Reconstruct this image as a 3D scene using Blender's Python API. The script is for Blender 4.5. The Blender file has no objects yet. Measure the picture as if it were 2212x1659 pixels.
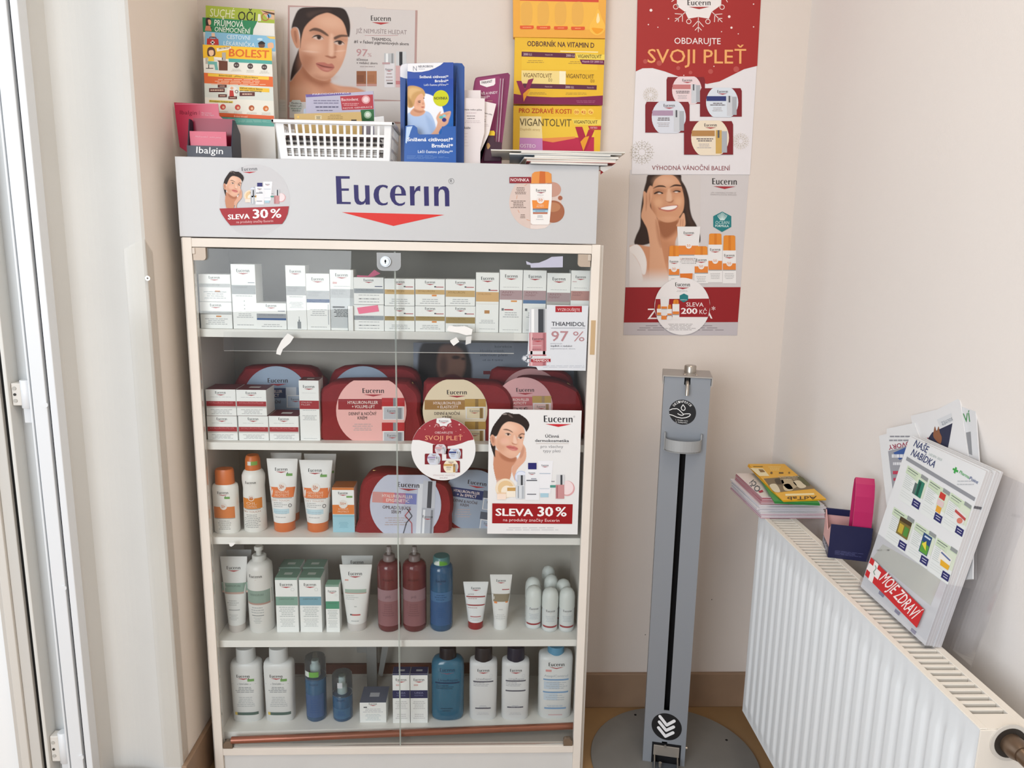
import bpy, bmesh, math, random
import numpy as np
from mathutils import Vector, Matrix
from mathutils.geometry import tessellate_polygon
random.seed(7)
SC = bpy.context.scene
COL = SC.collection
# ------------------------------------------------------------------ camera, light, exposure
F_PX, YAW, PITCH, ROLL = 1591.57, 0.0398, 0.1867, 0.0183      # focal length for a 2212 px wide frame
CAM = np.array([0.6468, -1.6303, 1.3072])
def _axes():
    cy, sy, cp, sp, cr, sr = (f(a) for a in (YAW, PITCH, ROLL) for f in (math.cos, math.sin))
    fwd = np.array([sy, cy, 0]); right = np.array([cy, -sy, 0]); up = np.array([0, 0, 1.])
    f2 = cp*fwd-sp*up; u2 = sp*fwd+cp*up
    return cr*right+sr*u2, -sr*right+cr*u2, f2
AR, AU, AF = _axes()
cd = bpy.data.cameras.new('camera'); co = bpy.data.objects.new('camera', cd); COL.objects.link(co)
cd.sensor_width = 36; cd.lens = F_PX/2212*36; cd.clip_start = .02
co.matrix_world = Matrix(((AR[0], AU[0], -AF[0], CAM[0]), (AR[1], AU[1], -AF[1], CAM[1]), (AR[2], AU[2], -AF[2], CAM[2]), (0, 0, 0, 1)))
SC.camera = co
w = bpy.data.worlds.new('world'); SC.world = w; w.use_nodes = True
w.node_tree.nodes['Background'].inputs[0].default_value = (.86, .92, 1, 1)
w.node_tree.nodes['Background'].inputs[1].default_value = .66
def area(name, loc, target, sx, sy, power, color):
    l = bpy.data.lights.new(name, 'AREA'); l.shape = 'RECTANGLE'; l.size = sx; l.size_y = sy; l.energy = power; l.color = color
    o = bpy.data.objects.new(name, l); COL.objects.link(o); o.location = loc
    o.rotation_euler = (Vector(target)-Vector(loc)).to_track_quat('-Z', 'Y').to_euler(); return o
area('shop_window_daylight', (-1.1, -3.4, 1.65), (.6, 0, 1.0), 1.8, 1.7, 84, (.92, .96, 1))
area('glazed_door_daylight', (-.98, -.16, 1.25), (.35, -1.5, .85), 0.85, 1.7, 13, (.84, .93, 1))
area('ceiling_lamp', (1.05, -1.2, 2.58), (.8, -1.0, 0), .8, .5, 11, (1, .84, .66))
SC.view_settings.view_transform = 'Standard'; SC.view_settings.look = 'None'
SC.view_settings.exposure = -0.14; SC.view_settings.gamma = 1; SC.view_settings.use_curve_mapping = False
# ------------------------------------------------------------------ helpers
def P(px, py, Y):                    # point of the plane y = Y seen at a photo position
    d = AR*((px-1106)/F_PX) - AU*((py-829.5)/F_PX) + AF
    t = (Y-CAM[1])/d[1]; return Vector(CAM+t*d)
def PX(px, py, X):
    d = AR*((px-1106)/F_PX) - AU*((py-829.5)/F_PX) + AF
    t = (X-CAM[0])/d[0]; return Vector(CAM+t*d)
def PZ(px, py, Z):
    d = AR*((px-1106)/F_PX) - AU*((py-829.5)/F_PX) + AF
    t = (Z-CAM[2])/d[2]; return Vector(CAM+t*d)
def lin(h):
    h = h.lstrip('#'); h = h if len(h) == 6 else ''.join(q*2 for q in h); c = [int(h[i:i+2], 16)/255 for i in (0, 2, 4)]
    return tuple(x/12.92 if x <= .04045 else ((x+.055)/1.055)**2.4 for x in c)
MC = {}
def M(h, rough=.5, metal=0, spec=.4, bump=0, bscale=200, var=0, vscale=6, var2=None, coat=0):
    """procedural principled material; var mixes in a second tone by noise, bump adds fine relief"""
    k = (h, rough, metal, spec, bump, bscale, var, vscale, var2, coat)
    if k in MC: return MC[k]
    m = bpy.data.materials.new('m_'+h.strip('#')); m.use_nodes = True; nt = m.node_tree; b = nt.nodes['Principled BSDF']
    c = lin(h); b.inputs['Base Color'].default_value = (*c, 1); b.inputs['Roughness'].default_value = rough
    b.inputs['Metallic'].default_value = metal; b.inputs['Specular IOR Level'].default_value = spec
    if coat: b.inputs['Coat Weight'].default_value = coat
    if bump or var:
        tc = nt.nodes.new('ShaderNodeTexCoord')
    if bump:
        n = nt.nodes.new('ShaderNodeTexNoise'); n.inputs['Scale'].default_value = bscale; n.inputs['Detail'].default_value = 3
        bp = nt.nodes.new('ShaderNodeBump'); bp.inputs['Strength'].default_value = bump; bp.inputs['Distance'].default_value = .002
        nt.links.new(tc.outputs['Object'], n.inputs['Vector']); nt.links.new(n.outputs['Fac'], bp.inputs['Height'])
        nt.links.new(bp.outputs['Normal'], b.inputs['Normal'])
    if var:
        n = nt.nodes.new('ShaderNodeTexNoise'); n.inputs['Scale'].default_value = vscale; n.inputs['Detail'].default_value = 5
        r = nt.nodes.new('ShaderNodeValToRGB'); r.color_ramp.elements[0].position = .35; r.color_ramp.elements[1].position = .7
        c2 = lin(var2) if var2 else tuple(x*(1-var) for x in c)
        r.color_ramp.elements[0].color = (*c, 1); r.color_ramp.elements[1].color = (*c2, 1)
        nt.links.new(tc.outputs['Object'], n.inputs['Vector']); nt.links.new(n.outputs['Fac'], r.inputs['Fac']); nt.links.new(r.outputs['Color'], b.inputs['Base Color'])
    MC[k] = m; return m
def glass_mat(name, tint, refl, rough=.02):
    m = bpy.data.materials.new(name); m.use_nodes = True; nt = m.node_tree; nt.nodes.clear()
    o = nt.nodes.new('ShaderNodeOutputMaterial'); t = nt.nodes.new('ShaderNodeBsdfTransparent'); g = nt.nodes.new('ShaderNodeBsdfGlossy')
    x = nt.nodes.new('ShaderNodeMixShader'); f = nt.nodes.new('ShaderNodeFresnel'); mu = nt.nodes.new('ShaderNodeMath')
    t.inputs[0].default_value = (*tint, 1); g.inputs['Roughness'].default_value = rough; f.inputs[0].default_value = 1.45
    mu.operation = 'MULTIPLY'; mu.inputs[1].default_value = refl
    nt.links.new(f.outputs[0], mu.inputs[0]); nt.links.new(mu.outputs[0], x.inputs[0]); nt.links.new(t.outputs[0], x.inputs[1]); nt.links.new(g.outputs[0], x.inputs[2]); nt.links.new(x.outputs[0], o.inputs[0])
    return m
def photo_mat():                      # printed photographs: colours live in a mesh colour attribute
    if 'photo' in MC: return MC['photo']
    m = bpy.data.materials.new('printed_photo'); m.use_nodes = True; nt = m.node_tree; b = nt.nodes['Principled BSDF']
    a = nt.nodes.new('ShaderNodeAttribute'); a.attribute_name = 'Col'; nt.links.new(a.outputs['Color'], b.inputs['Base Color'])
    b.inputs['Roughness'].default_value = .55; b.inputs['Specular IOR Level'].default_value = .25
    MC['photo'] = m; return m
def ink(h): return M(h, .5, 0, .3)
class MB:
    def __init__(s): s.v = []; s.f = []; s.m = []; s.mats = []; s.sm = []
    def mi(s, m):
        if m not in s.mats: s.mats.append(m)
        return s.mats.index(m)
    def add(s, vs, fs, m, smooth=False):
        o = len(s.v); s.v += [tuple(v) for v in vs]; i = s.mi(m)
        for f in fs: s.f.append(tuple(o+k for k in f)); s.m.append(i); s.sm.append(smooth)
        return s
    def box(s, a, b, m, bev=0):
        x0, y0, z0 = a; x1, y1, z1 = b
        if x0 > x1: x0, x1 = x1, x0
        if y0 > y1: y0, y1 = y1, y0
        if z0 > z1: z0, z1 = z1, z0
        if not bev:
            vs = [(x, y, z) for z in (z0, z1) for y in (y0, y1) for x in (x0, x1)]
            return s.add(vs, [(0, 2, 3, 1), (4, 5, 7, 6), (0, 1, 5, 4), (2, 6, 7, 3), (0, 4, 6, 2), (1, 3, 7, 5)], m)
        bm = bmesh.new(); bmesh.ops.create_cube(bm, size=1)
        for v in bm.verts: v.co = Vector(((x0+x1)/2+v.co.x*(x1-x0), (y0+y1)/2+v.co.y*(y1-y0), (z0+z1)/2+v.co.z*(z1-z0)))
        bmesh.ops.bevel(bm, geom=bm.edges[:]+bm.verts[:], offset=bev, segments=2, profile=.5, affect='EDGES')
        s.addbm(bm, m); return s
    def addbm(s, bm, m, smooth=False):
        bm.verts.index_update(); s.add([v.co.copy() for v in bm.verts], [[v.index for v in f.verts] for f in bm.faces], m, smooth); bm.free()
    def prism(s, pts, axis, a, b, m, smooth=False, cap=None):
        """pts: 2D outline; axis: extrusion axis x/y/z from a to b"""
        def mk(p, t):
            return {'x': (t, p[0], p[1]), 'y': (p[0], t, p[1]), 'z': (p[0], p[1], t)}[axis]
        n = len(pts)
        s.add([mk(p, a) for p in pts]+[mk(p, b) for p in pts], [(i, (i+1) % n, n+(i+1) % n, n+i) for i in range(n)], m, smooth)
        tr = tessellate_polygon([[Vector((p[0], p[1], 0)) for p in pts]])
        s.add([mk(p, a) for p in pts], tr, cap or m); s.add([mk(p, b) for p in pts], [t[::-1] for t in tr], cap or m); return s
    def loft(s, secs, m, n=32, capb=True, capt=True, smooth=True, c=(0, 0)):
        """secs: (z, a, b, power[, dy]) superellipse sections, a along x, b along y"""
        o = []
        for q in secs:
            z, a, b, p = q[:4]; dy = q[4] if len(q) > 4 else 0
            for i in range(n):
                t = 2*math.pi*i/n; ct, st = math.cos(t), math.sin(t)
                o.append((c[0]+a*math.copysign(abs(ct)**(2/p), ct), c[1]+dy+b*math.copysign(abs(st)**(2/p), st), z))
        k = len(secs)
        s.add(o, [(j*n+i, j*n+(i+1) % n, (j+1)*n+(i+1) % n, (j+1)*n+i) for j in range(k-1) for i in range(n)], m, smooth)
        if capb: s.add(o[:n], [tuple(range(n))[::-1]], m)
        if capt: s.add(o[-n:], [tuple(range(n))], m)
        return s
    def tube(s, pts, r, m, n=10):
        pts = [Vector(p) for p in pts]; o = []
        for i, p in enumerate(pts):
            d = (pts[min(i+1, len(pts)-1)]-pts[max(i-1, 0)]).normalized()
            a = d.orthogonal().normalized() if i == 0 else (a-d*a.dot(d)).normalized()
            b = d.cross(a); rr = r[i] if isinstance(r, (list, tuple)) else r
            o += [p+(a*math.cos(2*math.pi*k/n)+b*math.sin(2*math.pi*k/n))*rr for k in range(n)]
        L = len(pts)
        s.add(o, [(j*n+i, j*n+(i+1) % n, (j+1)*n+(i+1) % n, (j+1)*n+i) for j in range(L-1) for i in range(n)], m, True)
        s.add(o[:n], [tuple(range(n))[::-1]], m); s.add(o[-n:], [tuple(range(n))], m); return s
    def xf(s, mat):
        s.v = [tuple(mat @ Vector(v)) for v in s.v]; return s
def props(o, label=None, cat=None, group=None, kind=None):
    for k, v in (('label', label), ('category', cat), ('group', group), ('kind', kind)):
        if v: o[k] = v
    return o
def obj(name, mb, parent=None, label=None, cat=None, group=None, kind=None, world=False, loc=None):
    me = bpy.data.meshes.new(name); me.from_pydata(mb.v, [], mb.f)
    for m in mb.mats: me.materials.append(m)
    me.polygons.foreach_set('material_index', mb.m); me.polygons.foreach_set('use_smooth', mb.sm); me.update()
    o = bpy.data.objects.new(name, me); COL.objects.link(o)
    if parent:
        o.parent = parent
        if world:
            b = parent
            mw = Matrix.LocRotScale(b.location, b.rotation_euler, None)
            if b.parent: mw = Matrix.LocRotScale(b.parent.location, b.parent.rotation_euler, None) @ b.matrix_parent_inverse @ mw
            o.matrix_parent_inverse = mw.inverted()
    if loc: o.location = loc
    return props(o, label, cat, group, kind)
def thing(name, label, cat, loc=(0, 0, 0), rot=(0, 0, 0), group=None):
    o = bpy.data.objects.new(name, None); COL.objects.link(o); o.location = loc; o.rotation_euler = rot; o.empty_display_size = .05
    return props(o, label, cat, group)
def smooth_pts(pts, k=4):
    pts = [np.array(p, float) for p in pts]; n = len(pts); o = []
    for i in range(n):
        a, b, c, d = pts[i-1], pts[i], pts[(i+1) % n], pts[(i+2) % n]
        for j in range(k):
            t = j/k; o.append(.5*(2*b+(c-a)*t+(2*a-5*b+4*c-d)*t*t+(3*b-a-3*c+d)*t**3))
    return o
def circ(cx, cy, rx, ry=None, n=40, a0=0, a1=360):
    ry = ry or rx; full = abs(a1-a0) >= 360
    m = n if full else n+1
    return [(cx+rx*math.cos(math.radians(a0+(a1-a0)*i/n)), cy+ry*math.sin(math.radians(a0+(a1-a0)*i/n))) for i in range(m)]
# ---- lettering
GC = {}
def glyphs(txt, bold):
    k = (txt, bold)
    if k not in GC:
        cu = bpy.data.curves.new('lettering', 'FONT'); cu.body = txt; cu.resolution_u = 2; cu.fill_mode = 'FRONT'
        o = bpy.data.objects.new('lettering', cu); me = bpy.data.meshes.new_from_object(o)
        V = np.array([v.co[:2] for v in me.vertices]).reshape(-1, 2); Fc = [tuple(p.vertices) for p in me.polygons]
        if bold and len(V):                     # heavier strokes: shifted copies of the same glyphs
            n = len(V); sh = ((-bold, 0), (bold, 0), (0, bold*.7), (0, -bold*.7))
            V = np.concatenate([np.c_[V+np.array(q), np.full(n, j)] for j, q in enumerate(sh)]); Fc = [tuple(i+n*j for i in f) for j in range(4) for f in Fc]
        GC[k] = (V, Fc)
        bpy.data.objects.remove(o); bpy.data.curves.remove(cu); bpy.data.meshes.remove(me)
    return GC[k]
CAP = [None]
def capheight():
    if CAP[0] is None: CAP[0] = float(glyphs('E', 0)[0][:, 1].max())
    return CAP[0]
LZ = dict(E=[[(243,140),(452,143),(452,180),(322,180),(330,325),(440,325),(440,360),(332,360),(338,525),(468,528),(468,560),(258,558)]],
 u=[[(512,272),(580,274),(586,470),(598,508),(632,528),(668,512),(686,470),(678,278),(746,280),(754,566),(688,566),(688,530),(660,562),(610,572),(560,560),(530,520),(520,470)]],
 c=[[(1022,290),(1012,330),(985,312),(950,302),(915,318),(892,360),(886,420),(894,490),(915,530),(950,548),(985,545),(1022,526),(1016,562),(985,576),(930,580),(880,565),(835,520),(812,460),(808,410),(820,350),(850,305),(895,278),(945,270),(990,276)]],
 e=[[(1294,432),(1128,432),(1134,490),(1155,530),(1195,552),(1235,548),(1280,524),(1274,560),(1230,584),(1180,586),(1125,565),(1080,515),(1055,450),(1054,400),(1068,340),(1100,300),(1140,280),(1180,276),(1225,288),(1262,320),(1285,365)],[(1128,404),(1224,404),(1220,350),(1200,312),(1175,298),(1150,312),(1135,345)]],
 r=[[(1348,292),(1416,292),(1420,362),(1440,320),(1470,294),(1506,286),(1506,370),(1480,358),(1450,366),(1430,390),(1420,420),(1422,580),(1356,580)]],
 i=[[(1560,296),(1630,296),(1636,586),(1566,586)]],
 n=[[(1710,298),(1778,298),(1780,335),(1805,308),(1845,292),(1890,298),(1922,325),(1938,370),(1942,592),(1876,592),(1872,400),(1862,360),(1838,340),(1805,345),(1782,380),(1778,430),(1782,588),(1714,586)]])
def _ln(p): return ((p[0]-250)/1692, -(p[1]-(558+(p[0]-258)*.0202))/418)
LOGO = [[[_ln(p) for p in ring] for ring in g] for g in LZ.values()]
LTRI = [(.05, -.30), (.955, -.30), (.505, -.735)]
class Pr:
    """flat print laid on a surface: map2(u, v, lift) gives the 3D point; flip: v grows downwards"""
    def __init__(s, map2, flip=False, eps=.00014): s.map = map2; s.flip = flip; s.mb = MB(); s.eps = eps; s.l = 1
    def poly(s, pts, h, l=None, holes=None, m=None):
        l = s.l if l is None else l; rings = [pts]+(holes or [])
        tr = tessellate_polygon([[Vector((p[0], p[1], 0)) for p in r] for r in rings])
        fl = [p for r in rings for p in r]
        s.mb.add([s.map(p[0], p[1], l*s.eps) for p in fl], tr, m or ink(h)); return s
    def rect(s, x0, y0, x1, y1, h, l=None, n=1, m=None):
        l = s.l if l is None else l
        for i in range(n):
            a, b = x0+(x1-x0)*i/n, x0+(x1-x0)*(i+1)/n
            s.mb.add([s.map(a, y0, l*s.eps), s.map(b, y0, l*s.eps), s.map(b, y1, l*s.eps), s.map(a, y1, l*s.eps)], [(0, 1, 2, 3)], m or ink(h), n > 1)
        return s
    def disc(s, cx, cy, r, h, l=None, ry=None, n=28): return s.poly(circ(cx, cy, r, ry, n), h, l)
    def ring(s, cx, cy, r, t, h, l=None, n=28): return s.poly(circ(cx, cy, r, None, n), h, l, holes=[circ(cx, cy, r-t, None, n)])
    def line(s, pts, t, h, l=None):
        for a, b in zip(pts, pts[1:]):
            d = np.subtract(b, a); L = float(np.hypot(*d)) or 1e-9; nx, ny = -d[1]/L*t/2, d[0]/L*t/2
            s.poly([(a[0]+nx, a[1]+ny), (b[0]+nx, b[1]+ny), (b[0]-nx, b[1]-ny), (a[0]-nx, a[1]-ny)], h, l)
        return s
    def _frame(s, x0, y0, x1, y1):
        d = np.array([x1-x0, y1-y0], float); L = float(np.hypot(*d)) or 1e-9
        return d, (np.array([d[1], -d[0]]) if s.flip else np.array([-d[1], d[0]]))/L
    def text(s, t, x0, y0, x1, y1, hh, h, bold=0, l=None, ital=0, arc=None):
        l = s.l if l is None else l; V, Fc = glyphs(t, bold)
        if len(V) == 0: return s
        d, up = s._frame(x0, y0, x1, y1); a, b = V[:, 0].min(), V[:, 0].max(); ch = capheight(); o = []
        for vv in V:
            x, y = vv[:2]; q = np.array([x0, y0])+d*((x-a)/(b-a or 1))+(up+d/np.hypot(*d)*ital)*(y/ch*hh)
            o.append(s.map(q[0], q[1], l*s.eps+(vv[2]*.00004 if len(vv) > 2 else 0)))
        s.mb.add(o, Fc, ink(h)); return s
    def logo(s, x0, y0, x1, y1, hh=None, h='#26262a', tri='#b03038', l=None):
        l = s.l if l is None else l; d, up = s._frame(x0, y0, x1, y1)
        hh = hh or float(np.hypot(*d))/4.05
        def mp(p):
            q = np.array([x0, y0])+d*p[0]+up*p[1]*hh; return s.map(q[0], q[1], l*s.eps)
        for g in LOGO:
            tr = tessellate_polygon([[Vector((p[0], p[1], 0)) for p in r] for r in g])
            s.mb.add([mp(p) for r in g for p in r], tr, ink(h))
        s.mb.add([mp(p) for p in LTRI], [(0, 1, 2)], ink(tri)); return s
    def fine(s, x0, y0, x1, y1, n, h, t=.45, l=None, center=True, seed=None):
        """n rows of print too small to read"""
        rnd = random.Random(seed if seed is not None else int(abs(x0*13+y0*7))); dy = (y1-y0)/n
        for i in range(n):
            W = (x1-x0)*(rnd.uniform(.6, 1)); a = x0+((x1-x0)-W)/2 if center else x0; e = a+W; y = y0+dy*(i+.5)
            while a < e-(x1-x0)*.03:
                b = min(e, a+(x1-x0)*rnd.uniform(.08, .22)); s.rect(a, y-dy*t/2, b, y+dy*t/2, h, l); a = b+(x1-x0)*.025
        return s
    def build(s, parent, name='print', world=False): return obj(name, s.mb, parent, world=world)
def PrY(Y, **k): return Pr(lambda x, y, e: P(x, y, Y-e), flip=True, **k)     # print on a surface facing the room
# ---- printed photographs (vertex-coloured)
def sd_poly(pts, X, Y):
    d = np.full(X.shape, 1e9); ins = np.zeros(X.shape, bool); n = len(pts)
    for i in range(n):
        ax, ay = pts[i]; bx, by = pts[(i+1) % n]; ex, ey = bx-ax, by-ay; wx, wy = X-ax, Y-ay
        t = np.clip((wx*ex+wy*ey)/(ex*ex+ey*ey+1e-12), 0, 1); d = np.minimum(d, (wx-ex*t)**2+(wy-ey*t)**2)
        c = ((ay <= Y) & (by > Y)) | ((by <= Y) & (ay > Y))
        with np.errstate(divide='ignore', invalid='ignore'): ins ^= c & (X < ax+(Y-ay)/(by-ay if by != ay else 1e-9)*ex)
    d = np.sqrt(d); return np.where(ins, d, -d)
def paint(name, x0, y0, x1, y1, step, layers, bg, mapf, parent, tf=None, mask=None, world=False):
    """layers: ('p', pts, colour, soft[, alpha]) or ('e', (cx, cy, rx, ry, rot), colour, soft[, alpha]) or ('g', y0, y1, colour) in source coordinates; tf maps source to print coordinates"""
    nx, ny = max(2, int((x1-x0)/step)+1), max(2, int((y1-y0)/step)+1)
    gx, gy = np.meshgrid(np.linspace(x0, x1, nx), np.linspace(y0, y1, ny))
    C = np.zeros((ny, nx, 3)); C[:] = lin(bg)
    for L in layers:
        al = L[4] if len(L) > 4 else 1; k = L[0]
        if k == 'g': a = np.clip((gy-L[1])/(L[2]-L[1]), 0, 1); a = a*a*(3-2*a)*(L[4] if len(L) > 4 else 1); C = C*(1-a[..., None])+np.array(lin(L[3]))*a[..., None]; continue
        sf = L[3]
        if k == 'e':
            cx, cy, rx, ry, rot = L[1]; r = math.radians(rot); u = (gx-cx)*math.cos(r)+(gy-cy)*math.sin(r); v = -(gx-cx)*math.sin(r)+(gy-cy)*math.cos(r)
            sd = (1-np.sqrt((u/rx)**2+(v/ry)**2))*min(rx, ry)
            a = np.clip(sd/sf*.5+.5, 0, 1); a = a*a*(3-2*a)*al; C = C*(1-a[..., None])+np.array(lin(L[2]))*a[..., None]
        else:
            pts = smooth_pts(L[1]) if k == 'p' else [np.array(q, float) for q in L[1]]
            A = np.array(pts); i0 = max(0, int((A[:, 0].min()-sf-x0)/(x1-x0)*(nx-1))-1); i1 = min(nx, int((A[:, 0].max()+sf-x0)/(x1-x0)*(nx-1))+2)
            j0 = max(0, int((A[:, 1].min()-sf-y0)/(y1-y0)*(ny-1))-1); j1 = min(ny, int((A[:, 1].max()+sf-y0)/(y1-y0)*(ny-1))+2)
            if i1 <= i0 or j1 <= j0: continue
            sd = sd_poly(pts, gx[j0:j1, i0:i1], gy[j0:j1, i0:i1])
            a = np.clip(sd/sf*.5+.5, 0, 1); a = (a*a*(3-2*a)*al)[..., None]; C[j0:j1, i0:i1] = C[j0:j1, i0:i1]*(1-a)+np.array(lin(L[2]))*a
    vs = []
    for j in range(ny):
        for i in range(nx):
            q = (gx[j, i], gy[j, i]); q = tf(*q) if tf else q; vs.append(tuple(mapf(*q)))
    fs = [(j*nx+i, j*nx+i+1, (j+1)*nx+i+1, (j+1)*nx+i) for j in range(ny-1) for i in range(nx-1)]
    if mask is not None:
        ms = np.zeros((ny, nx), bool)
        for mp in mask: ms |= sd_poly(smooth_pts(mp), gx, gy) > 0
        mf = ms.ravel(); fs = [f for f in fs if all(mf[k] for k in f)]
    me = bpy.data.meshes.new(name); me.from_pydata(vs, [], fs); me.materials.append(photo_mat())
    at = me.color_attributes.new('Col', 'FLOAT_COLOR', 'POINT'); at.data.foreach_set('color', np.concatenate([C.reshape(-1, 3), np.ones((nx*ny, 1))], 1).ravel().astype(np.float32))
    o = bpy.data.objects.new(name, me); COL.objects.link(o); o.parent = parent
    if world: o.matrix_parent_inverse = Matrix.LocRotScale(parent.location, parent.rotation_euler, None).inverted()
    return o
# ------------------------------------------------------------------ room
XL, XR, YB, CZ = -.042, 1.439, .285, 2.62
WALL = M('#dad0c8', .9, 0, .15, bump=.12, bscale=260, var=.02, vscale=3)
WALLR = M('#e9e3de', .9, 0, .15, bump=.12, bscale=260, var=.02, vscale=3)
WHITE = M('#e4e4e2', .55, 0, .3, var=.03, vscale=9)
BASE = M('#9a7f68', .45, 0, .35, var=.12, vscale=14, bump=.05, bscale=90)
FLOOR = M('#9c7c56', .35, 0, .4, var=.14, vscale=7, bump=.04, bscale=60)
def struct(name, mb): return obj(name, mb, kind='structure')
struct('floor', MB().box((-1.6, -4.4, -.06), (XR+.1, YB+.1, 0), FLOOR))
struct('ceiling', MB().box((-1.6, -4.4, CZ), (XR+.1, YB+.1, CZ+.1), WHITE))
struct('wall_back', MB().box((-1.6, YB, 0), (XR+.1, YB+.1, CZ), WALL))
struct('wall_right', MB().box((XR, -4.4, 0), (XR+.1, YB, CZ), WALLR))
wb_ = bpy.data.objects['wall_back']
for p in ((1537.5, 1295), (1394, 1371)):
    q = P(*p, YB); obj('nail_hole', MB().prism(circ(q.x, q.z, .0014, None, 10), 'y', YB-.0004, YB+.001, M('#4a4440', .8)), wb_, world=True)
XD = P(170, 1300, -.1).x
lw = [(XL, YB), (XL, -.08)]+[(XL-.005, -.0835)]
for i in range(13):
    t = i/12; lw.append((XL-.005-t*(XL-.02-XD), -.0835+.042*math.sin(t*math.pi*.62)**2))
lw += [(XD+.004, -.075), (XD, -.08), (XD, YB)]
wl = MB().prism(lw, 'z', 0, CZ, M('#d2d1cd', .85, 0, .2, bump=.10, bscale=220, var=.03, vscale=5)); wl.m[0] = wl.mi(M('#f0e7dd', .9, 0, .15, bump=.12, bscale=260, var=.02, vscale=3))
struct('wall_left', wl)
struct('baseboard_back', MB().box((XL, YB-.012, 0), (XR, YB, .106), BASE, .002))
struct('baseboard_right', MB().box((XR-.012, -4.4, 0), (XR, YB-.012, .106), BASE, .002))
struct('baseboard_left', MB().box((XL, -.092, 0), (XL+.012, YB-.012, .106), BASE, .002).box((XD+.006, -.092, 0), (XL, -.0836, .085), BASE, .002))
# white plastic door at the left edge, its frame, leaf, gaskets and hinges
PV = M('#e3e6e9', .35, 0, .4); PVS = M('#d2d5d6', .4, 0, .4); GK = M('#1b1a19', .7, 0, .2)
dr = props(bpy.data.objects.new('door_1', None), kind='structure'); COL.objects.link(dr); dr.location = (XD-.1, -.1, 0)
def dX(px): return P(px, 1300, -.1).x
def strip(name, a, b, y0, y1, m, bev=.0015, z0=0, z1=2.3): return obj(name, MB().box((dX(a), y0, z0), (dX(b), y1, z1), m, bev), dr, world=True)
strip('frame_lip', 155.5, 170, -.108, -.06, PV); strip('gasket', 149, 155.6, -.098, -.06, GK, 0)
strip('frame_profile', 121, 149, -.108, -.055, PV); strip('frame_groove', 116, 121, -.098, -.05, M('#8d8c88', .6), 0)
strip('frame_rebate', 111.5, 116, -.104, -.05, PV); strip('frame_web', 72.5, 111.5, -.07, -.03, PVS, 0)
strip('leaf_edge', 64.5, 72.5, -.106, -.03, M('#dcdbd6', .4)); strip('gasket', 53.5, 64.5, -.096, -.03, GK, 0)
strip('leaf_profile', 30, 53.5, -.104, -.03, M('#cfcdc8', .4)); strip('leaf_profile', 12, 30, -.110, -.03, M('#d6d2cb', .4)); strip('glazing_bead', 1, 12, -.105, -.03, M('#cac5be', .4))
strip('leaf_panel', -260, 1, -.088, -.06, M('#f4f6f7', .4), 0)
for n, (ya, yb) in enumerate(((820, 880), (1578, 1642))):
    zt, zb = P(100, ya, -.085).z, P(100, yb, -.085).z; hx = dX(94)
    h = obj('hinge', MB().loft([(zb, .0115, .0115, 2), (zb+.001, .0125, .0125, 2), (zt-.001, .0125, .0125, 2), (zt, .011, .011, 2)], PV, 20, c=(dX(100), -.088)), dr, world=True)
    k = MB().box((dX(73), -.098, zb+.006), (dX(92), -.075, zt-.006), M('#dddad4', .4), .002)
    obj('hinge_bracket', k, h, world=True)
    obj('hinge_foot', MB().box((dX(86), -.085, zb-.034), (dX(114), -.066, zb-.001), PV, .001), h, world=True)
    for j in range(3): obj('hinge_screw', MB().prism(circ(dX(80), zb+(zt-zb)*(.28+.22*j), .004 if j != 1 else .0028, None, 14), 'y', -.0995, -.097, M('#b9b7b1' if j != 1 else '#33302c', .5)), h, world=True)
for py in (875, 1270, 1636):
    q = P(150-16*(1270-py)/400*0-6, py, -.108); obj('screw_cap', MB().prism(circ(dX(146), P(140, py, -.108).z, .006, None, 18), 'y', -.1095, -.107, PV), dr, world=True)
# clear corner guard on the outside corner of the left wall
CLR = glass_mat('clear_plastic', (.985, .98, .97), .3, .12)
zt = P(312, 515, -.082).z
t = thing('corner_guard', 'clear plastic corner guard screwed to the edge of the white pillar', 'corner guard', (XL, -.084, 0))
obj('guard_strip', MB().prism([(XL-.042, .10), (XL-.042, zt-.022), (XL, zt), (XL, .10)], 'y', -.0862, -.0847, CLR), t, world=True)
obj('guard_strip', MB().prism([(-.086, .108), (-.086, zt), (-.052, zt-.028), (-.052, .108)], 'x', XL+.0006, XL+.002, CLR), t, world=True)
q = P(322, 601, -.0862)
obj('screw', MB().prism(circ(q.x-.002, q.z, .005, None, 18), 'y', -.0885, -.086, M('#cfc9c0', .3, .6)).prism(circ(q.x-.002, q.z, .002, None, 10), 'y', -.0889, -.088, M('#5a534c', .5)), t, world=True)
for (a, b) in ((149, 745), (301, 1645), (322, 1650)):
    pass
# ------------------------------------------------------------------ glass-fronted display cabinet
CW = M('#e6ded4', .5, 0, .35, var=.04, vscale=12); CI = M('#eeede8', .5, 0, .35, var=.04, vscale=10); CB = M('#b4b0a8', .6, 0, .25, var=.05, vscale=4)
SHZ = [1.1113, .8517, .622, .358, .1095]; ST = .0175
cab = thing('display_cabinet', 'tall white display cabinet with two glass doors and five stocked shelves', 'cabinet', (.45, .13, 0))
def cp(name, mb, parent=None): return obj(name, mb, parent or cab, world=True)
for x in (-.0095, .8915): cp('side_panel', MB().box((x, .018, 0), (x+.018, .272, 1.3095), M('#d9d5cf', .5, var=.04, vscale=6), .0008))
cp('stile', MB().box((0, 0, 0), (.0192, .018, 1.3105), CW, .0008)); cp('stile', MB().box((.8812, 0, 0), (.9, .018, 1.3105), CW, .0008))
cp('top_rail', MB().box((.0194, 0, 1.2906), (.881, .018, 1.3095), CW, .0008)); cp('bottom_rail', MB().box((.0194, 0, .0637), (.881, .018, .0827), CW, .0008))
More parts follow.
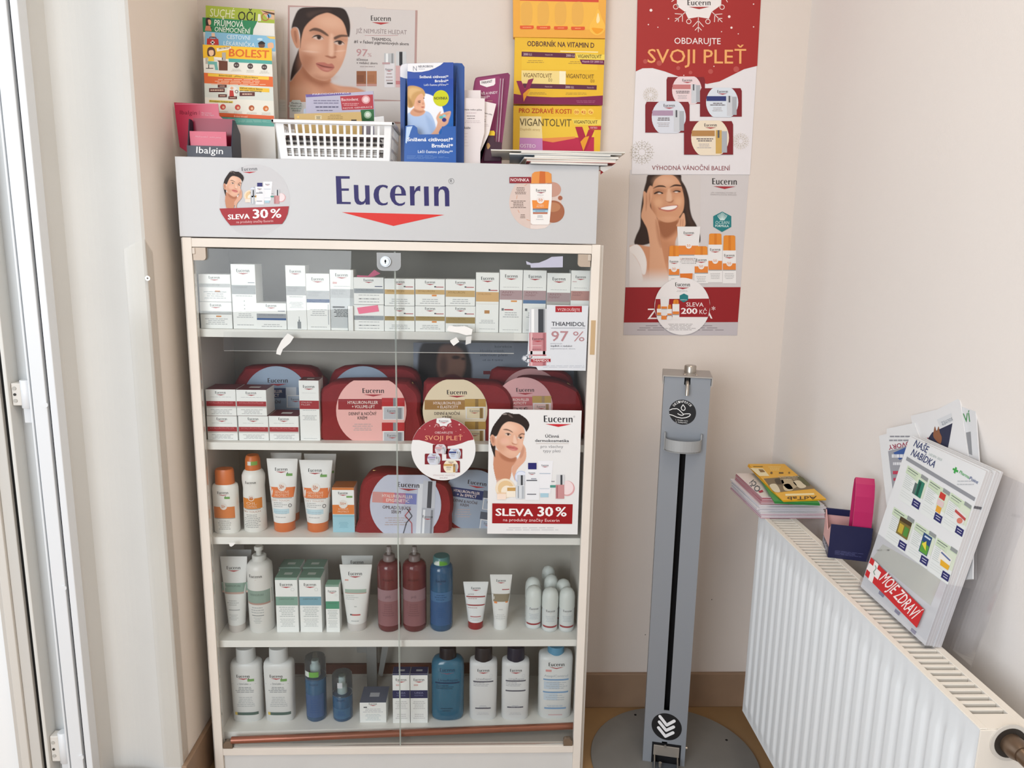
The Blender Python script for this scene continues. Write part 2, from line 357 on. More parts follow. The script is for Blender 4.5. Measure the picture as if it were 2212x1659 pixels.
cp('plinth', MB().box((.0194, .006, 0), (.881, .016, .0636), M('#d6d6d4', .5, var=.05, vscale=8)))
cp('top_panel', MB().box((.0086, .0185, 1.2915), (.8914, .262, 1.3095), CI)); cp('back_panel', MB().box((.0086, .2625, .03), (.8914, .270, 1.309), CB))
for z in SHZ[:4]: cp('shelf', MB().box((.0087, .022, z-ST), (.8913, .262, z), CI, .0008))
cp('bottom_board', MB().prism([(.0087, .026), (.8913, .052), (.8913, .262), (.0087, .262)], 'z', .09, SHZ[4], CI))
cp('floor_panel', MB().box((.0087, .0185, .066), (.8913, .262, .083), M('#a9a7a2', .5)))
cp('brown_reflection_band', MB().box((.0087, .2535, P(700, 1456, .254).z), (.62, .2624, P(700, 1436, .254).z), M('#5a2f26', .4, 0, .4, var=.2, vscale=12)))  # brown band added on the back panel to imitate a reflection in the glass
GL = glass_mat('door_glass', (.985, .99, .985), .55, .01); GE = M('#b4bdb6', .3, 0, .5); HG = M('#b7a797', .4, .1, .4); HGD = M('#7c6a59', .45, .2, .4)
gd = []
for a, b in ((.0205, .4508), (.4528, .8795)):
    d = cp('glass_door', MB().box((a, .003, .0855), (b, .008, 1.288), GL)); gd.append(d)
    e = b if a < .1 else a
    cp('glass_edge', MB().box((e-.0005, .0029, .0855), (e+.0005, .0081, 1.288), GE), d)
for x, s in ((.0215, 1), (.8785, -1)):
    d = gd[0] if s > 0 else gd[1]
    for z, m, h in ((1.2895, HG, .027), (.0835, HGD, .019)):
        r = .007; w = .027 if h > .02 else .022
        za, zb = (z-h, z) if h > .02 else (z, z+h)
        oz, ro = (za, 1) if h > .02 else (zb, -1)
        pts = [(x, za), (x+s*(w if ro < 0 else w-r), za)]
        if ro > 0: pts += [(x+s*(w-r+r*math.sin(k*math.pi/8)), za+r-r*math.cos(k*math.pi/8)) for k in range(1, 5)]+[(x+s*w, zb), (x, zb)]
        else: pts += [(x+s*w, zb-r)]+[(x+s*(w-r+r*math.cos(k*math.pi/8)), zb-r+r*math.sin(k*math.pi/8)) for k in range(1, 5)]+[(x+s*r, zb), (x, zb-r)]
        hh = cp('hinge', MB().prism(pts, 'y', -.0015, .0105, m), d)
        if h > .02: cp('hinge_knuckle', MB().box((x-s*.001, -.0035, zb-.014), (x+s*.0055, .004, zb-.0005), M('#c4b8ab', .4, .1), .001), hh)
q = P(840, 566, 0); zt, zb = P(840, 546, 0).z, P(840, 585, 0).z; r = .012; xa, xb = P(814, 560, 0).x, P(866, 560, 0).x
LK = M('#9fa2a4', .55, .2, .4)
lk = cp('lock', MB().prism([(xa, zt)]+[(xa+r-r*math.cos(k*math.pi/10), zb+r-r*math.sin(k*math.pi/10)) for k in range(6)]+[(xb-r+r*math.sin(k*math.pi/10), zb+r-r*math.cos(k*math.pi/10)) for k in range(6)]+[(xb, zt)], 'y', -.0016, .0022, LK))
qc = P(833, 565, -.004)
cp('lock_cylinder', MB().prism(circ(qc.x, qc.z, .0115, None, 28), 'y', -.006, -.0016, M('#b4b7b9', .3, .8)).prism(circ(qc.x, qc.z, .0085, None, 24), 'y', -.0085, -.006, M('#bcbfc1', .3, .8)), lk)
cp('keyhole', MB().box((qc.x-.001, -.0088, qc.z-.0042), (qc.x+.001, -.0084, qc.z+.0042), M('#151515', .6)).prism(circ(qc.x, qc.z+.001, .0022, None, 12), 'y', -.0088, -.0084, M('#151515', .6)), lk)
cp('catch_plate', MB().box((P(1277, 690, 0).x, -.0008, P(1281, 766, 0).z), (P(1287, 690, 0).x, .001, P(1281, 692, 0).z), M('#c8ab84', .4, .2)))
a, b = PZ(500, 1599, .104), PZ(1238, 1568, .104)  # solid strip added in place of a slanted reflection in the door glass
obj('copper_reflection_strip', MB().tube([a, a.lerp(b, .5), b], .0085, M('#9c5f4a', .28, .35, .5, var=.25, vscale=9), 14), label='copper-brown strip standing in for a glass reflection along the front of the bottom shelf', cat='strip')
# lit header box on top of the cabinet
SX0, SX1, SZ0, SZ1 = -.0037, .8897, 1.3118, 1.4765
hd = thing('header_sign', 'long white header sign with big blue lettering on top of cabinet', 'sign', (.45, .1, SZ0))
obj('sign_box', MB().box((SX0, -.002, SZ0), (SX1, .24, SZ1), M('#c2c3c5', .35, 0, .4, var=.02, vscale=5), .001), hd, world=True)
pr = PrY(-.002); pr.l = 1.5
k = 1/6.9125
lz = lambda x, y: (690+x*k, 360+y*k)
for gname, g in LZ.items(): pr.poly([lz(*p) for p in g[0]], '#2b2560', holes=[[lz(*p) for p in g[1]]] if len(g) > 1 else None)
pr.poly([lz(333, 680), lz(1868, 718), lz(1105, 886)], '#d0302a')
pr.ring(*lz(1970, 216), 6.1, .7, '#4a4a4e'); x0, y0 = lz(1952, 235); pr.text('R', x0, y0, x0+4.6, y0+.1, 6.4, '#4a4a4e')
pr.build(hd, 'lettering', True)

bk = thing('bracket_reflection', 'grey bracket shape standing in for a glass reflection behind the square box', 'bracket', (P(795, 1440, .2).x, .2, P(795, 1488, .2).z))
BKM = M('#8d8f8e', .45, .4, .4)  # bracket shape is added; it imitates a reflection seen in the lower glass
obj('reflection_arm', MB().box((P(792, 1440, .2).x, .2, P(800, 1488, .2).z), (P(814, 1440, .2).x, .216, SHZ[3]-ST-.0004), BKM, .001), bk, world=True); obj('reflection_plate', MB().box((P(771, 1440, .2).x, .204, P(795, 1412, .2).z), (P(792, 1440, .2).x, .21, SHZ[3]-ST-.0004), BKM, .001), bk, world=True)
a, b, c_, d = P(838, 1400, .205), P(856, 1400, .205), P(826, 1462, .205), P(817, 1456, .205)
obj('reflection_brace', MB().prism([(a.x, SHZ[3]-ST-.0004), (b.x, SHZ[3]-ST-.0004), (c_.x, c_.z), (d.x, d.z)], 'y', .205, .209, BKM), bk, world=True)
# ------------------------------------------------------------------ hand sanitiser stand
DG = M('#8d9299', .45, .25, .4, bump=.03, bscale=900); DGD = M('#17171a', .6, 0, .2); STL = M('#b3aba1', .3, .85, .5)
DY = .03
def dx(px, py): return P(px, py, DY).x
px0 = (dx(1430.5, 816)+dx(1395.5, 1640))/2; px1 = (dx(1529, 816)+dx(1482.5, 1640))/2; pzt = P(1480, 816, DY).z; pc = (px0+px1)/2
sd = thing('sanitizer_stand', 'grey metal hand sanitiser stand with foot pedal and round base', 'sanitizer stand', (pc, DY+.05, 0))
def sp(name, mb, par=None): return obj(name, mb, par or sd, world=True)
s0, s1 = P(1463, 986, DY), P(1444, 1536, DY); sw = .0068; zo = P(1440, 1603, DY).z
po = MB().box((px0, DY, .006), (pc-sw, DY+.003, pzt), DG).box((pc+sw, DY, .006), (px1, DY+.003, pzt), DG)
nz = P(1478, 826, DY).z
po.box((pc-sw, DY, s0.z+.02), (pc+sw, DY+.003, nz-.006), DG).box((pc-sw, DY, zo), (pc+sw, DY+.003, s1.z), DG)
po.box((px0, DY+.003, .006), (px0+.003, DY+.094, pzt), DG).box((px1-.003, DY+.003, .006), (px1, DY+.094, pzt), DG).box((px0+.003, DY+.091, .006), (px1-.003, DY+.094, pzt), DG)
sp('post', po)
sp('inner_channel', MB().box((pc-.012, DY+.03, .1), (pc+.012, DY+.05, pzt-.01), DGD).box((px0+.003, DY+.06, .02), (px1-.003, DY+.064, pzt-.02), DGD))
cpz = pzt+.003
sp('cap', MB().box((px0-.0035, DY-.004, pzt+.0005), (px1+.0035, DY+.096, pzt+.0035), M('#a6a39f', .45, .3), .0008).box((px0-.0035, DY-.004, pzt-.018), (px0-.001, DY+.096, pzt+.001), M('#a6a39f', .45, .3)).box((px1+.001, DY-.004, pzt-.018), (px1+.0035, DY+.096, pzt+.001), M('#a6a39f', .45, .3)))
kq = P(1481, 798, DY+.05)
sp('pump_knob', MB().loft([(pzt+.0036, .014, .014, 2), (pzt+.019, .014, .014, 2), (pzt+.021, .0125, .0125, 2)], STL, 28, c=(kq.x, DY+.055)))
for ddx in (-.0135, .0135): sp('cap_screw', MB().loft([(pzt+.0034, .0042, .0042, 2), (pzt+.0048, .0036, .0036, 2), (pzt+.0055, .0015, .0015, 2)], STL, 14, c=(kq.x+ddx, DY+.024)))
sp('nozzle_slot', MB().box((pc-.0045, DY-.0004, nz-.008), (pc+.0045, DY+.002, pzt-.001), DGD))
sp('nozzle', MB().tube([(pc, DY+.004, nz+.002), (pc, DY-.006, nz), (pc, DY-.013, nz-.006), (pc, DY-.015, P(1477, 855, DY-.015).z)], .0042, STL, 14))
pr = PrY(DY); c = (1475, 891)
pr.disc(*c, 28.3, '#1d1d20', 1.5, 27, 44)
def zz(x, y): return (1260+x/3.6075, 760+y/3.6075)
pr.l = 2.5
hand = [(676, 462), (700, 450), (735, 447), (755, 462), (775, 485), (790, 490), (815, 482), (832, 484), (836, 492), (815, 508), (780, 518), (745, 516), (700, 500), (676, 492)]
for a in ([(676, 462), (700, 450), (735, 447), (752, 458), (778, 484), (784, 492), (770, 498), (750, 492), (738, 484)], [(780, 488), (800, 484), (828, 482), (836, 488), (826, 502), (800, 514), (770, 519), (735, 514), (700, 500), (676, 495)], [(780, 413), (765, 438), (770, 454), (782, 459), (794, 453), (796, 438), (780, 413)]):
    pr.line([zz(*p) for p in a], 1.5, '#ececec')
for i, ch in enumerate('DEZINFEKCE'):
    an = math.radians(-142+i*11.2); r = 20.5; bx, by = c[0]+r*math.cos(an), c[1]+r*math.sin(an); tx, ty = -math.sin(an), math.cos(an)
    pr.text(ch, bx-tx*1.6, by-ty*1.6, bx+tx*1.6, by+ty*1.6, 4.6, '#ececec', .01)
pr.text('1. Vložte ruce', 1460.5, 909.5, 1486, 910.5, 2.6, '#e2e2e2'); pr.text('2. Sešlápněte', 1460.5, 914, 1485, 914.6, 2.6, '#e2e2e2')
pr.build(sd, 'round_hand_sticker', True)
pr = PrY(DY); pr.poly(circ(1440.3, 1570.3, 31.8, 28.6, 44), '#1b1b1d', 1.5); pr.l = 2.5
def z7(x, y): return (1330+x/6.406, 1400+y/6.406)
for a in ([(617, 962), (708, 1068), (808, 998)], [(608, 1040), (700, 1142), (800, 1080)], [(597, 1120), (690, 1224), (792, 1160)]):
    pr.line([z7(*p) for p in a], 6.4, '#e8e8ea')
    for p in (a[0], a[2], a[1]): pr.disc(*z7(*p), 3.2, '#e8e8ea', 2.6, n=14)
pr.build(sd, 'arrow_sticker', True)
# drip tray: a curved strip bent round a shelf
ty0, ty1 = P(1475, 950, DY-.02).z, P(1475, 976, DY-.02).z; ta, tb = dx(1436, 950)+.001, dx(1514, 950)-.001; tc = (ta+tb)/2; tr = (tb-ta)/2
arc = [(tc-tr*math.cos(math.pi*i/20), DY-.028*math.sin(math.pi*i/20)-.012*(1 if 0 < i < 20 else 0)) for i in range(21)]
TR = M('#a2a4a5', .45, .25)
tm = MB()
for (p, q) in zip(arc, arc[1:]):
    n = Vector((p[1]-q[1], q[0]-p[0], 0)).normalized()*.0022
    tm.add([(p[0], p[1], ty1), (q[0], q[1], ty1), (q[0], q[1], ty0), (p[0], p[1], ty0), (p[0]+n.x, p[1]+n.y, ty1), (q[0]+n.x, q[1]+n.y, ty1), (q[0]+n.x, q[1]+n.y, ty0), (p[0]+n.x, p[1]+n.y, ty0)], [(0, 1, 2, 3), (5, 4, 7, 6), (3, 2, 6, 7), (0, 4, 5, 1)], TR)
sp('drip_tray', tm.prism(arc, 'z', ty1+.001, ty1+.003, TR).box((ta-.001, DY-.012, ty1), (ta+.0015, DY-.0005, ty0+.012), TR).box((tb-.0015, DY-.012, ty1), (tb+.001, DY-.0005, ty0+.012), TR))
# pedal and its opening
ox0, ox1 = dx(1408.5, 1630), dx(1469, 1630)
sp('pedal_opening', MB().box((ox0, DY-.0008, .006), (ox1, DY+.001, zo-.004), DGD))
sp('pedal', MB().box((ox0+.004, DY-.004, .03), (ox1-.004, DY-.001, zo-.01), M('#9b938a', .4, .4), .001).box((ox0+.004, DY-.075, .006), (ox1-.004, DY-.004, .012), M('#5d636b', .45, .4), .001).tube([(pc-.009, DY-.03, .018), (pc-.009, DY-.03, .03)], .004, STL).box((ox0+.006, DY-.03, .012), (ox0+.009, DY-.004, .032), STL).box((ox1-.009, DY-.03, .012), (ox1-.006, DY-.004, .032), STL))
q = P(1438, 1612, DY-.005); sp('pedal_screw', MB().prism(circ(q.x, q.z, .0035, None, 14), 'y', DY-.0065, DY-.004, STL))
q = P(1487, 1609, DY+.02); sp('side_bolt', MB().prism([(DY+.02+.004*math.cos(k), q.z+.004*math.sin(k)) for k in [i*math.pi/6 for i in range(12)]], 'x', px1, px1+.006, STL))
bc = Vector(((PZ(1268, 1612, .005).x+PZ(1612, 1605, .005).x)/2, .055, 0)); br = (PZ(1612, 1605, .005).x-PZ(1268, 1612, .005).x)/2
bp = sp('base_plate', MB().loft([(.0, br, br, 2), (.005, br, br, 2), (.006, br-.001, br-.001, 2)], M('#85837f', .5, .2, .35, var=.08, vscale=12), 72, c=(bc.x, bc.y)))
for p in ((1341, 1551), (1540, 1578)):
    q = PZ(*p, .006); sp('base_hole', MB().loft([(.0055, .0035, .0035, 2), (.0064, .0035, .0035, 2)], DGD, 14, c=(q.x, q.y)), bp)
sd.rotation_euler.z = math.radians(-13); sd.location.x += .0112
# ------------------------------------------------------------------ radiator under the right wall
RX0, RX1, RY0, RY1, RZ0, RZ1 = 1.287, 1.362, -.803, -.026, .195, .7045
RW = M('#e3e7ea', .3, 0, .45); RC = M('#e6e0d6', .4, 0, .35)
rd = thing('panel_radiator', 'white ribbed panel radiator along the right wall', 'radiator', ((RX0+RX1)/2, (RY0+RY1)/2, 0))
def rp(name, mb, par=None): return obj(name, mb, par or rd, world=True)
nr = 23; pit = (RY1-RY0)/nr; prof = []
for i in range(nr*12+1):
    y = RY0+(RY1-RY0)*i/(nr*12); ph = (y-RY0)/pit % 1; s_ = 0.5-.5*math.cos(2*math.pi*ph); prof.append((y, -.0035*min(1, max(0, (s_-.12)*2.2))))
zs = [RZ0, RZ0+.02, RZ0+.035, RZ1-.052, RZ1-.036, RZ1]; am = [0, 0, 1, 1, 0, 0]
vs = [(RX0+.0035+a*x, y, z) for z, a in zip(zs, am) for y, x in prof]; n = len(prof)
fp = MB().add(vs, [(j*n+i, j*n+i+1, (j+1)*n+i+1, (j+1)*n+i) for j in range(5) for i in range(n-1)], RW, True)
fp.box((RX0+.0037, RY0, RZ0), (RX0+.012, RY1, RZ1), RW)
rp('front_panel', fp)
rp('back_panel', MB().box((RX1-.008, RY0+.004, RZ0), (RX1, RY1-.004, RZ1-.004), RC))
rp('convector', MB().box((RX0+.013, RY0+.01, RZ0+.05), (RX1-.009, RY1-.01, RZ1-.03), M('#55524d', .7)))
rp('top_frame', MB().box((RX0+.004, RY0, RZ1-.002), (RX0+.0145, RY1, RZ1+.0015), RC, .0006).box((RX1-.012, RY0, RZ1-.006), (RX1+.001, RY1, RZ1+.0015), RC, .0006).box((RX0+.0145, RY0, RZ1-.006), (RX1-.012, RY0+.03, RZ1+.0012), RC).box((RX0+.0145, RY1-.012, RZ1-.006), (RX1-.012, RY1, RZ1+.0012), RC))
sl = MB().box((RX0+.0145, -.0033, RZ1-.007), (RX1-.012, .0033, RZ1+.0008), RC, .0008)
sl0 = rp('slat', sl); yy = RY0+.042; sl0.location.y = 0; first = True
while yy < RY1-.016:
    if first: o = sl0; first = False
    else: o = sl0.copy(); COL.objects.link(o)
    o.location = (0, yy, 0); yy += .0148
sp_ = MB().box((RX0+.004, RY0-.002, RZ0), (RX1, RY0, RZ1), RC, .0006)
rp('side_panel', sp_); rp('side_panel', MB().box((RX0+.004, RY1, RZ0), (RX1, RY1+.002, RZ1), RC, .0006))
vq = P(2180, 1603, RY0-.002); vc = (min(vq.x, 1.345), vq.z); BR = M('#6d5a4a', .35, .6)
rp('valve_ring', MB().prism(circ(*vc, .026, None, 36), 'y', RY0-.004, RY0-.002, M('#cfcac2', .4)).prism(circ(*vc, .021, None, 36), 'y', RY0-.0046, RY0-.004, M('#2e2823', .6)))
vv = thing('thermostat_valve', 'white thermostatic valve with bronze pipe at the near radiator end', 'valve', (vc[0], RY0-.03, vc[1]))
obj('union_nut', MB().loft([(0, .014, .014, 2), (.012, .0145, .0145, 2), (.022, .011, .011, 2)], BR, 24).xf(Matrix.Translation((vc[0], RY0-.0047, vc[1])) @ Matrix.Rotation(math.radians(90), 4, 'X')), vv, world=True)
obj('elbow_pipe', MB().tube([(vc[0], RY0-.02, vc[1]), (vc[0]+.004, RY0-.04, vc[1]-.004), (vc[0]+.016, RY0-.055, vc[1]-.02), (vc[0]+.022, RY0-.058, vc[1]-.06), (vc[0]+.022, RY0-.058, .02)], .0105, BR, 16), vv, world=True)
obj('thermostat_head', MB().loft([(0, .017, .017, 2), (.004, .020, .020, 2), (.03, .021, .021, 2), (.036, .019, .019, 2)], M('#ecebe7', .4), 28).xf(Matrix.Translation((vc[0]+.022, RY0-.05, vc[1]+.008)) @ Matrix.Rotation(math.radians(60), 4, 'Y')), vv, world=True)
# ------------------------------------------------------------------ goods on the shelves
CARD = M('#e2e4e2', .45, 0, .3)
def card(h): return M(h, .45, 0, .35)
def carton(name, label, xl, xr, yt, z0, Yf, dep, fn, group=None, body='#eef0ee', top=None, ym=None, cat='box', rot=0, lidtag=None):
    ym = ym if ym is not None else yt+40
    X0, X1 = P(xl, ym, Yf).x, P(xr, ym, Yf).x; h = P((xl+xr)/2, yt, Yf).z-z0; w = X1-X0
    t = thing(name, label, cat, ((X0+X1)/2, Yf, z0), (0, 0, rot), group)
    mb = MB().box((-w/2+.0003, 0, .0002), (w/2-.0003, dep, h), card(body), .0006)
    if top: mb.box((-w/2+.0006, .0006, h-.0002), (w/2-.0006, dep-.0006, h+.0003), card(top))
    obj('carton', mb, t)
    pr = Pr(lambda u, v, e: Vector((u, -e, v))); pr.l = 1; fn(pr, w, h); pr.build(t)
    if lidtag:
        p2 = Pr(lambda u, v, e: Vector((u, v, h+.0003+e))); p2.rect(-w*.18, dep*.35, w*.18, dep*.6, lidtag); p2.build(t, 'price_tag')
    t['hh'] = h; return t
def face(band, bt='', btc='#8b8d8e', b=(.40, .53), ly=.83, lw=.52, sub=None, fines=((.12, .30, 3),), bars=(), side=None, logo=True, bt2=None, tri='#a83a40'):
    def fn(pr, w, h):
        if logo:
            lx = w*lw/2; pr.logo(-lx, h*ly, lx, h*ly, tri=tri)
        if band: pr.rect(-w*.485, h*b[0], w*.485, h*b[1], band)
        if sub: pr.rect(-w*.485, h*(b[0]-sub[1]), w*.485, h*b[0], sub[0])
        pr.l = 2
        bh = h*(b[1]-b[0])
        if bt:
            th = min(bh*.38, w*.075)
            pr.text(bt, -w*.40, h*b[1]-bh*.12-th, w*(.40 if len(bt) > 9 else .15), h*b[1]-bh*.12-th, th, btc)
            if bt2: pr.text(bt2, -w*.40, h*b[1]-bh*.22-2*th, w*.05, h*b[1]-bh*.22-2*th, th, btc)
        pr.l = 1
        for f in fines: pr.fine(-w*.36, h*f[0], w*.36, h*f[1], f[2], '#b4b7b9', .4)
        for q in bars: pr.rect(w*q[0], h*q[1], w*q[2], h*q[3], q[4])
    return fn
Z1, Z2, Z3, Z4, Z5 = SHZ
SIL, GOLD, RED = '#a9adb0', '#c8a874', '#a02f36'
NB = ((-.02, .685, .0, .70, '#b9bcc0'), (.2, .66, .42, .675, '#4c5573'))
g = 'cream boxes on the top shelf'
Y1 = .034
lo = carton('cream_box', 'small white cream box with silver band, lower of leftmost pair on top shelf', 433, 502, 652.5, Z1, Y1, .05, face('#b9bdbd', 'HYALURON', b=(.53, .66), ly=.84, lw=.34, fines=((.14, .4, 4),), bars=((.0, .44, .16, .49, '#d08a4c'),)), g)
carton('cream_box', 'small white cream box with silver band, upper of leftmost pair on top shelf', 430, 499, 592.4, Z1+lo['hh']+.0005, Y1, .05, face('#b9bdbd', 'HYALURON', b=(.53, .66), ly=.84, lw=.34, fines=((.1, .4, 4),), bars=((.0, .36, .16, .41, '#d08a4c'),)), g)
carton('serum_box', 'tall white serum box with grey band and three dots, second from left on top shelf', 499.3, 552.3, 570.8, Z1, Y1, .052, face('#9aa0a2', 'HYALURON', '#6f7578', b=(.54, .68), ly=.88, lw=.52, fines=((.05, .08, 1), (.17, .25, 3), (.5, .53, 1)), bars=((-.02, .43, .02, .44, '#555'), (-.02, .365, .02, .375, '#555'), (-.02, .31, .02, .32, '#555'), (.18, .715, .45, .725, '#5b6172'))), g)
carton('cream_box', 'low white cream box with grey band over a blue stripe on top shelf', 554.3, 619.5, 654.8, Z1, Y1-.002, .05, face('#9b9fa5', 'HYALURON-FILLER', '#7d8288', b=(.43, .60), ly=.86, lw=.34, sub=('#3b5a8c', .075), fines=((.08, .22, 2),), bars=((.22, .69, .45, .71, '#4c5573'),)), g)
carton('serum_box', 'tall white box showing a grey serum nozzle, beside the gap on top shelf', 617, 660.5, 573.3, Z1, Y1-.003, .04, face('#a8acae', 'HYALURON-', '#84898c', b=(.54, .68), ly=.89, lw=.55, bt2='FILLER', fines=((.34, .44, 5), (.5, .53, 1)), bars=((.02, .02, .2, .13, '#8b9093'), (.08, .13, .14, .16, '#777c80'), (.1, .16, .12, .21, '#777c80'))), g)
carton('serum_box', 'white box with silver band above a navy stripe on top shelf', 661, 712.3, 591, Z1, Y1-.003, .045, face('#b2b6b8', 'HYALURON-', '#8b9093', b=(.55, .70), ly=.88, lw=.5, bt2='FILLER', sub=('#33507c', .06), fines=((.25, .38, 4), (.04, .07, 1)), bars=((.40, .1, .44, .46, '#b9bdc0'),)), g)
carton('serum_box', 'tall silver-fronted box with a tiny red note above its band on top shelf', 712.6, 764, 582.6, Z1, Y1-.003, .045, face('#b3b7b9', 'HYALURON-', '#8e9396', b=(.54, .685), ly=.89, lw=.52, bt2='FILLER', sub=('#c3c8ca', .5), fines=((.22, .36, 6), (.72, .74, 1)), bars=((-.38, .77, -.2, .80, '#d8a6a4'), (-.4, .375, .1, .4, '#9aa0a3'))), g)
carton('serum_box', 'tiny narrow white box squeezed in before the silver-fronted box', 751.5, 763.4, 661, Z1, Y1-.012, .008, lambda pr, w, h: pr.rect(-w*.35, h*.45, w*.35, h*.9, '#eceeee').rect(-w*.5, 0, -w*.42, h, '#6d7072'), g)
lo = carton('cream_box', 'small white box with grey band under the pink sticky note', 764.2, 830, 658.7, Z1, Y1-.006, .052, face('#9aa1a6', 'HYALURON', '#7c8388', b=(.42, .59), ly=.9, lw=.30, logo=False, fines=((.07, .14, 1), (.17, .26, 1), (.32, .38, 1)), bars=((-.3, .20, -.27, .23, '#555'), (-.08, .20, -.05, .23, '#555'), (.14, .20, .17, .23, '#555'))), g)
up = carton('cream_box', 'small white box with grey band stacked above the pink-noted box', 764, 829.4, 599.3, Z1+lo['hh']+.0005, Y1-.006, .052, face('#9aa1a6', 'HYALURON', '#7c8388', b=(.42, .59), ly=.86, lw=.32, fines=((.07, .14, 1), (.17, .26, 1), (.32, .38, 1)), bars=((-.3, .20, -.27, .23, '#555'), (-.08, .20, -.05, .23, '#555'), (.14, .20, .17, .23, '#555'), (.2, .66, .45, .69, '#4c5573'))), g)
for i, (a, b, nm) in enumerate(((830.3, 896, 'left'), (896.6, 961.6, 'middle'), (962, 1027, 'right'))):
    spf = ((.06, .36, .22, .42, '#dd8b3f'),) if i == 1 else ()
    bb = (.43, .60) if i < 2 else (.34, .58); dots = ((.14, .69, .2, .74, '#55585b'), (.2, .69, .45, .72, '#b04a4e'))
    lo = carton('cream_box', 'white box with gold band, lower one of the %s gold pair' % nm, a, b, 661.3, Z1, Y1-.006, .052, face('#a08a58', 'HYALURON', '#8a7442', b=bb, ly=.86, lw=.33, fines=((.08, .28, 3),), bars=spf+dots), 'gold banded cream boxes on the top shelf')
    carton('cream_box', 'white box with gold band, upper one of the %s gold pair' % nm, a, b-.3, 602+i*.7, Z1+lo['hh']+.0005, Y1-.006, .052, face(GOLD, 'HYALURON', '#96793f', b=bb, ly=.84, lw=.33, fines=((.06, .28, 3),), bars=spf+dots), 'gold banded cream boxes on the top shelf')
carton('serum_box', 'tall white box with gold band and small brown square', 1027.6, 1078.2, 588.9, Z1, Y1-.006, .046, face('#d3ac78', 'HYALURON', '#a98350', b=(.52, .68), ly=.88, lw=.54, fines=((.15, .22, 3), (.05, .07, 1)), bars=((-.12, .32, .10, .375, '#b78552'), (-.46, .48, .46, .485, '#d8cfc4'), (.05, .70, .12, .73, '#55585b'), (.12, .70, .43, .715, '#b04a4e'))), g)
PK = ('ANTI-', '#8b6468')
for (a, b, y, c, lb, sub, ex, bt2) in ((1079, 1129.3, 583, '#b0979a', 'tall white box with mauve band and small orange square, next to the gold-banded tall box', None, ((-.0, .495, .26, .52, '#dd9a55'), (-.28, .36, .1, .38, '#b04a4e'), (-.4, .355, -.3, .395, '#777a7d')), 'PIGMENT'),
        (1129.8, 1180.4, 584, '#b0979a', 'tall white box with mauve band over a blue stripe', ('#5d7ba1', .055), ((-.4, .355, -.3, .395, '#777a7d'),), 'PIGMENT'),
        (1181, 1232.6, 590, '#ab9698', 'white box with mauve band over a grey stripe behind the serum sign', ('#b6b3ae', .055), (), 'PIGMENT'),
        (1233, 1274, 584.3, '#b98d87', 'narrow white box with rosy band at right end of top shelf', None, ((-.42, .82, -.2, .83, '#c9a3a3'),), 'PIGMENT')):
    carton('serum_box', lb, a, b, y, Z1, Y1-.006, .046, face(c, 'ANTI-', '#8b6468', b=(.53, .68), ly=.88, lw=.53, bt2=bt2, sub=sub, fines=((.04, .06, 1), (.24, .34, 3), (.72, .735, 1)), bars=ex), 'pigment serum boxes on the top shelf')
# shelf two: small red-banded boxes
g = 'red banded cream boxes on the second shelf'
RF = lambda: face(RED, 'HYALURON-FILLER', '#c9777b', b=(.37, .56), ly=.84, lw=.34, sub=('#c9c6c4', .06), fines=((.06, .26, 4), (.7, .73, 1)))
hs = []
for a, b, lb in ((448.3, 513.6, 'first from left in the lower row'), (515.7, 580.8, 'in the middle of the lower row'), (581.8, 646, 'last in the lower row with price tag on lid')):
    r = carton('cream_box', 'red-banded small white box, '+lb, a, b, 899, Z2, .040, .066, RF(), g, top='#6d2a30', lidtag='#d8d4cf' if 'last' in lb else None); hs.append(r['hh'])
carton('cream_box', 'red-banded small white box at left of the upper row', 445.4, 510.6, 841.3, Z2+hs[0]+.0006, .040, .066, RF(), g, top='#6d2a30')
carton('cream_box', 'red-banded small white box at right of the upper row, lid showing', 511.2, 576.4, 842.3, Z2+hs[1]+.0006, .040, .066, RF(), g, top='#6d2a30', lidtag='#d8d4cf')
carton('serum_box', 'tall slim white box with red band and red lid on second shelf', 646, 689.4, 822, Z2, .042, .046, face(RED, 'HYALURON-', '#d6b3b3', b=(.53, .67), ly=.88, lw=.56, bt2='FILLER', fines=((.03, .045, 1), (.34, .43, 4), (.5, .52, 1), (.79, .80, 1))), g, top='#6d2a30', lidtag='#d8d4cf')
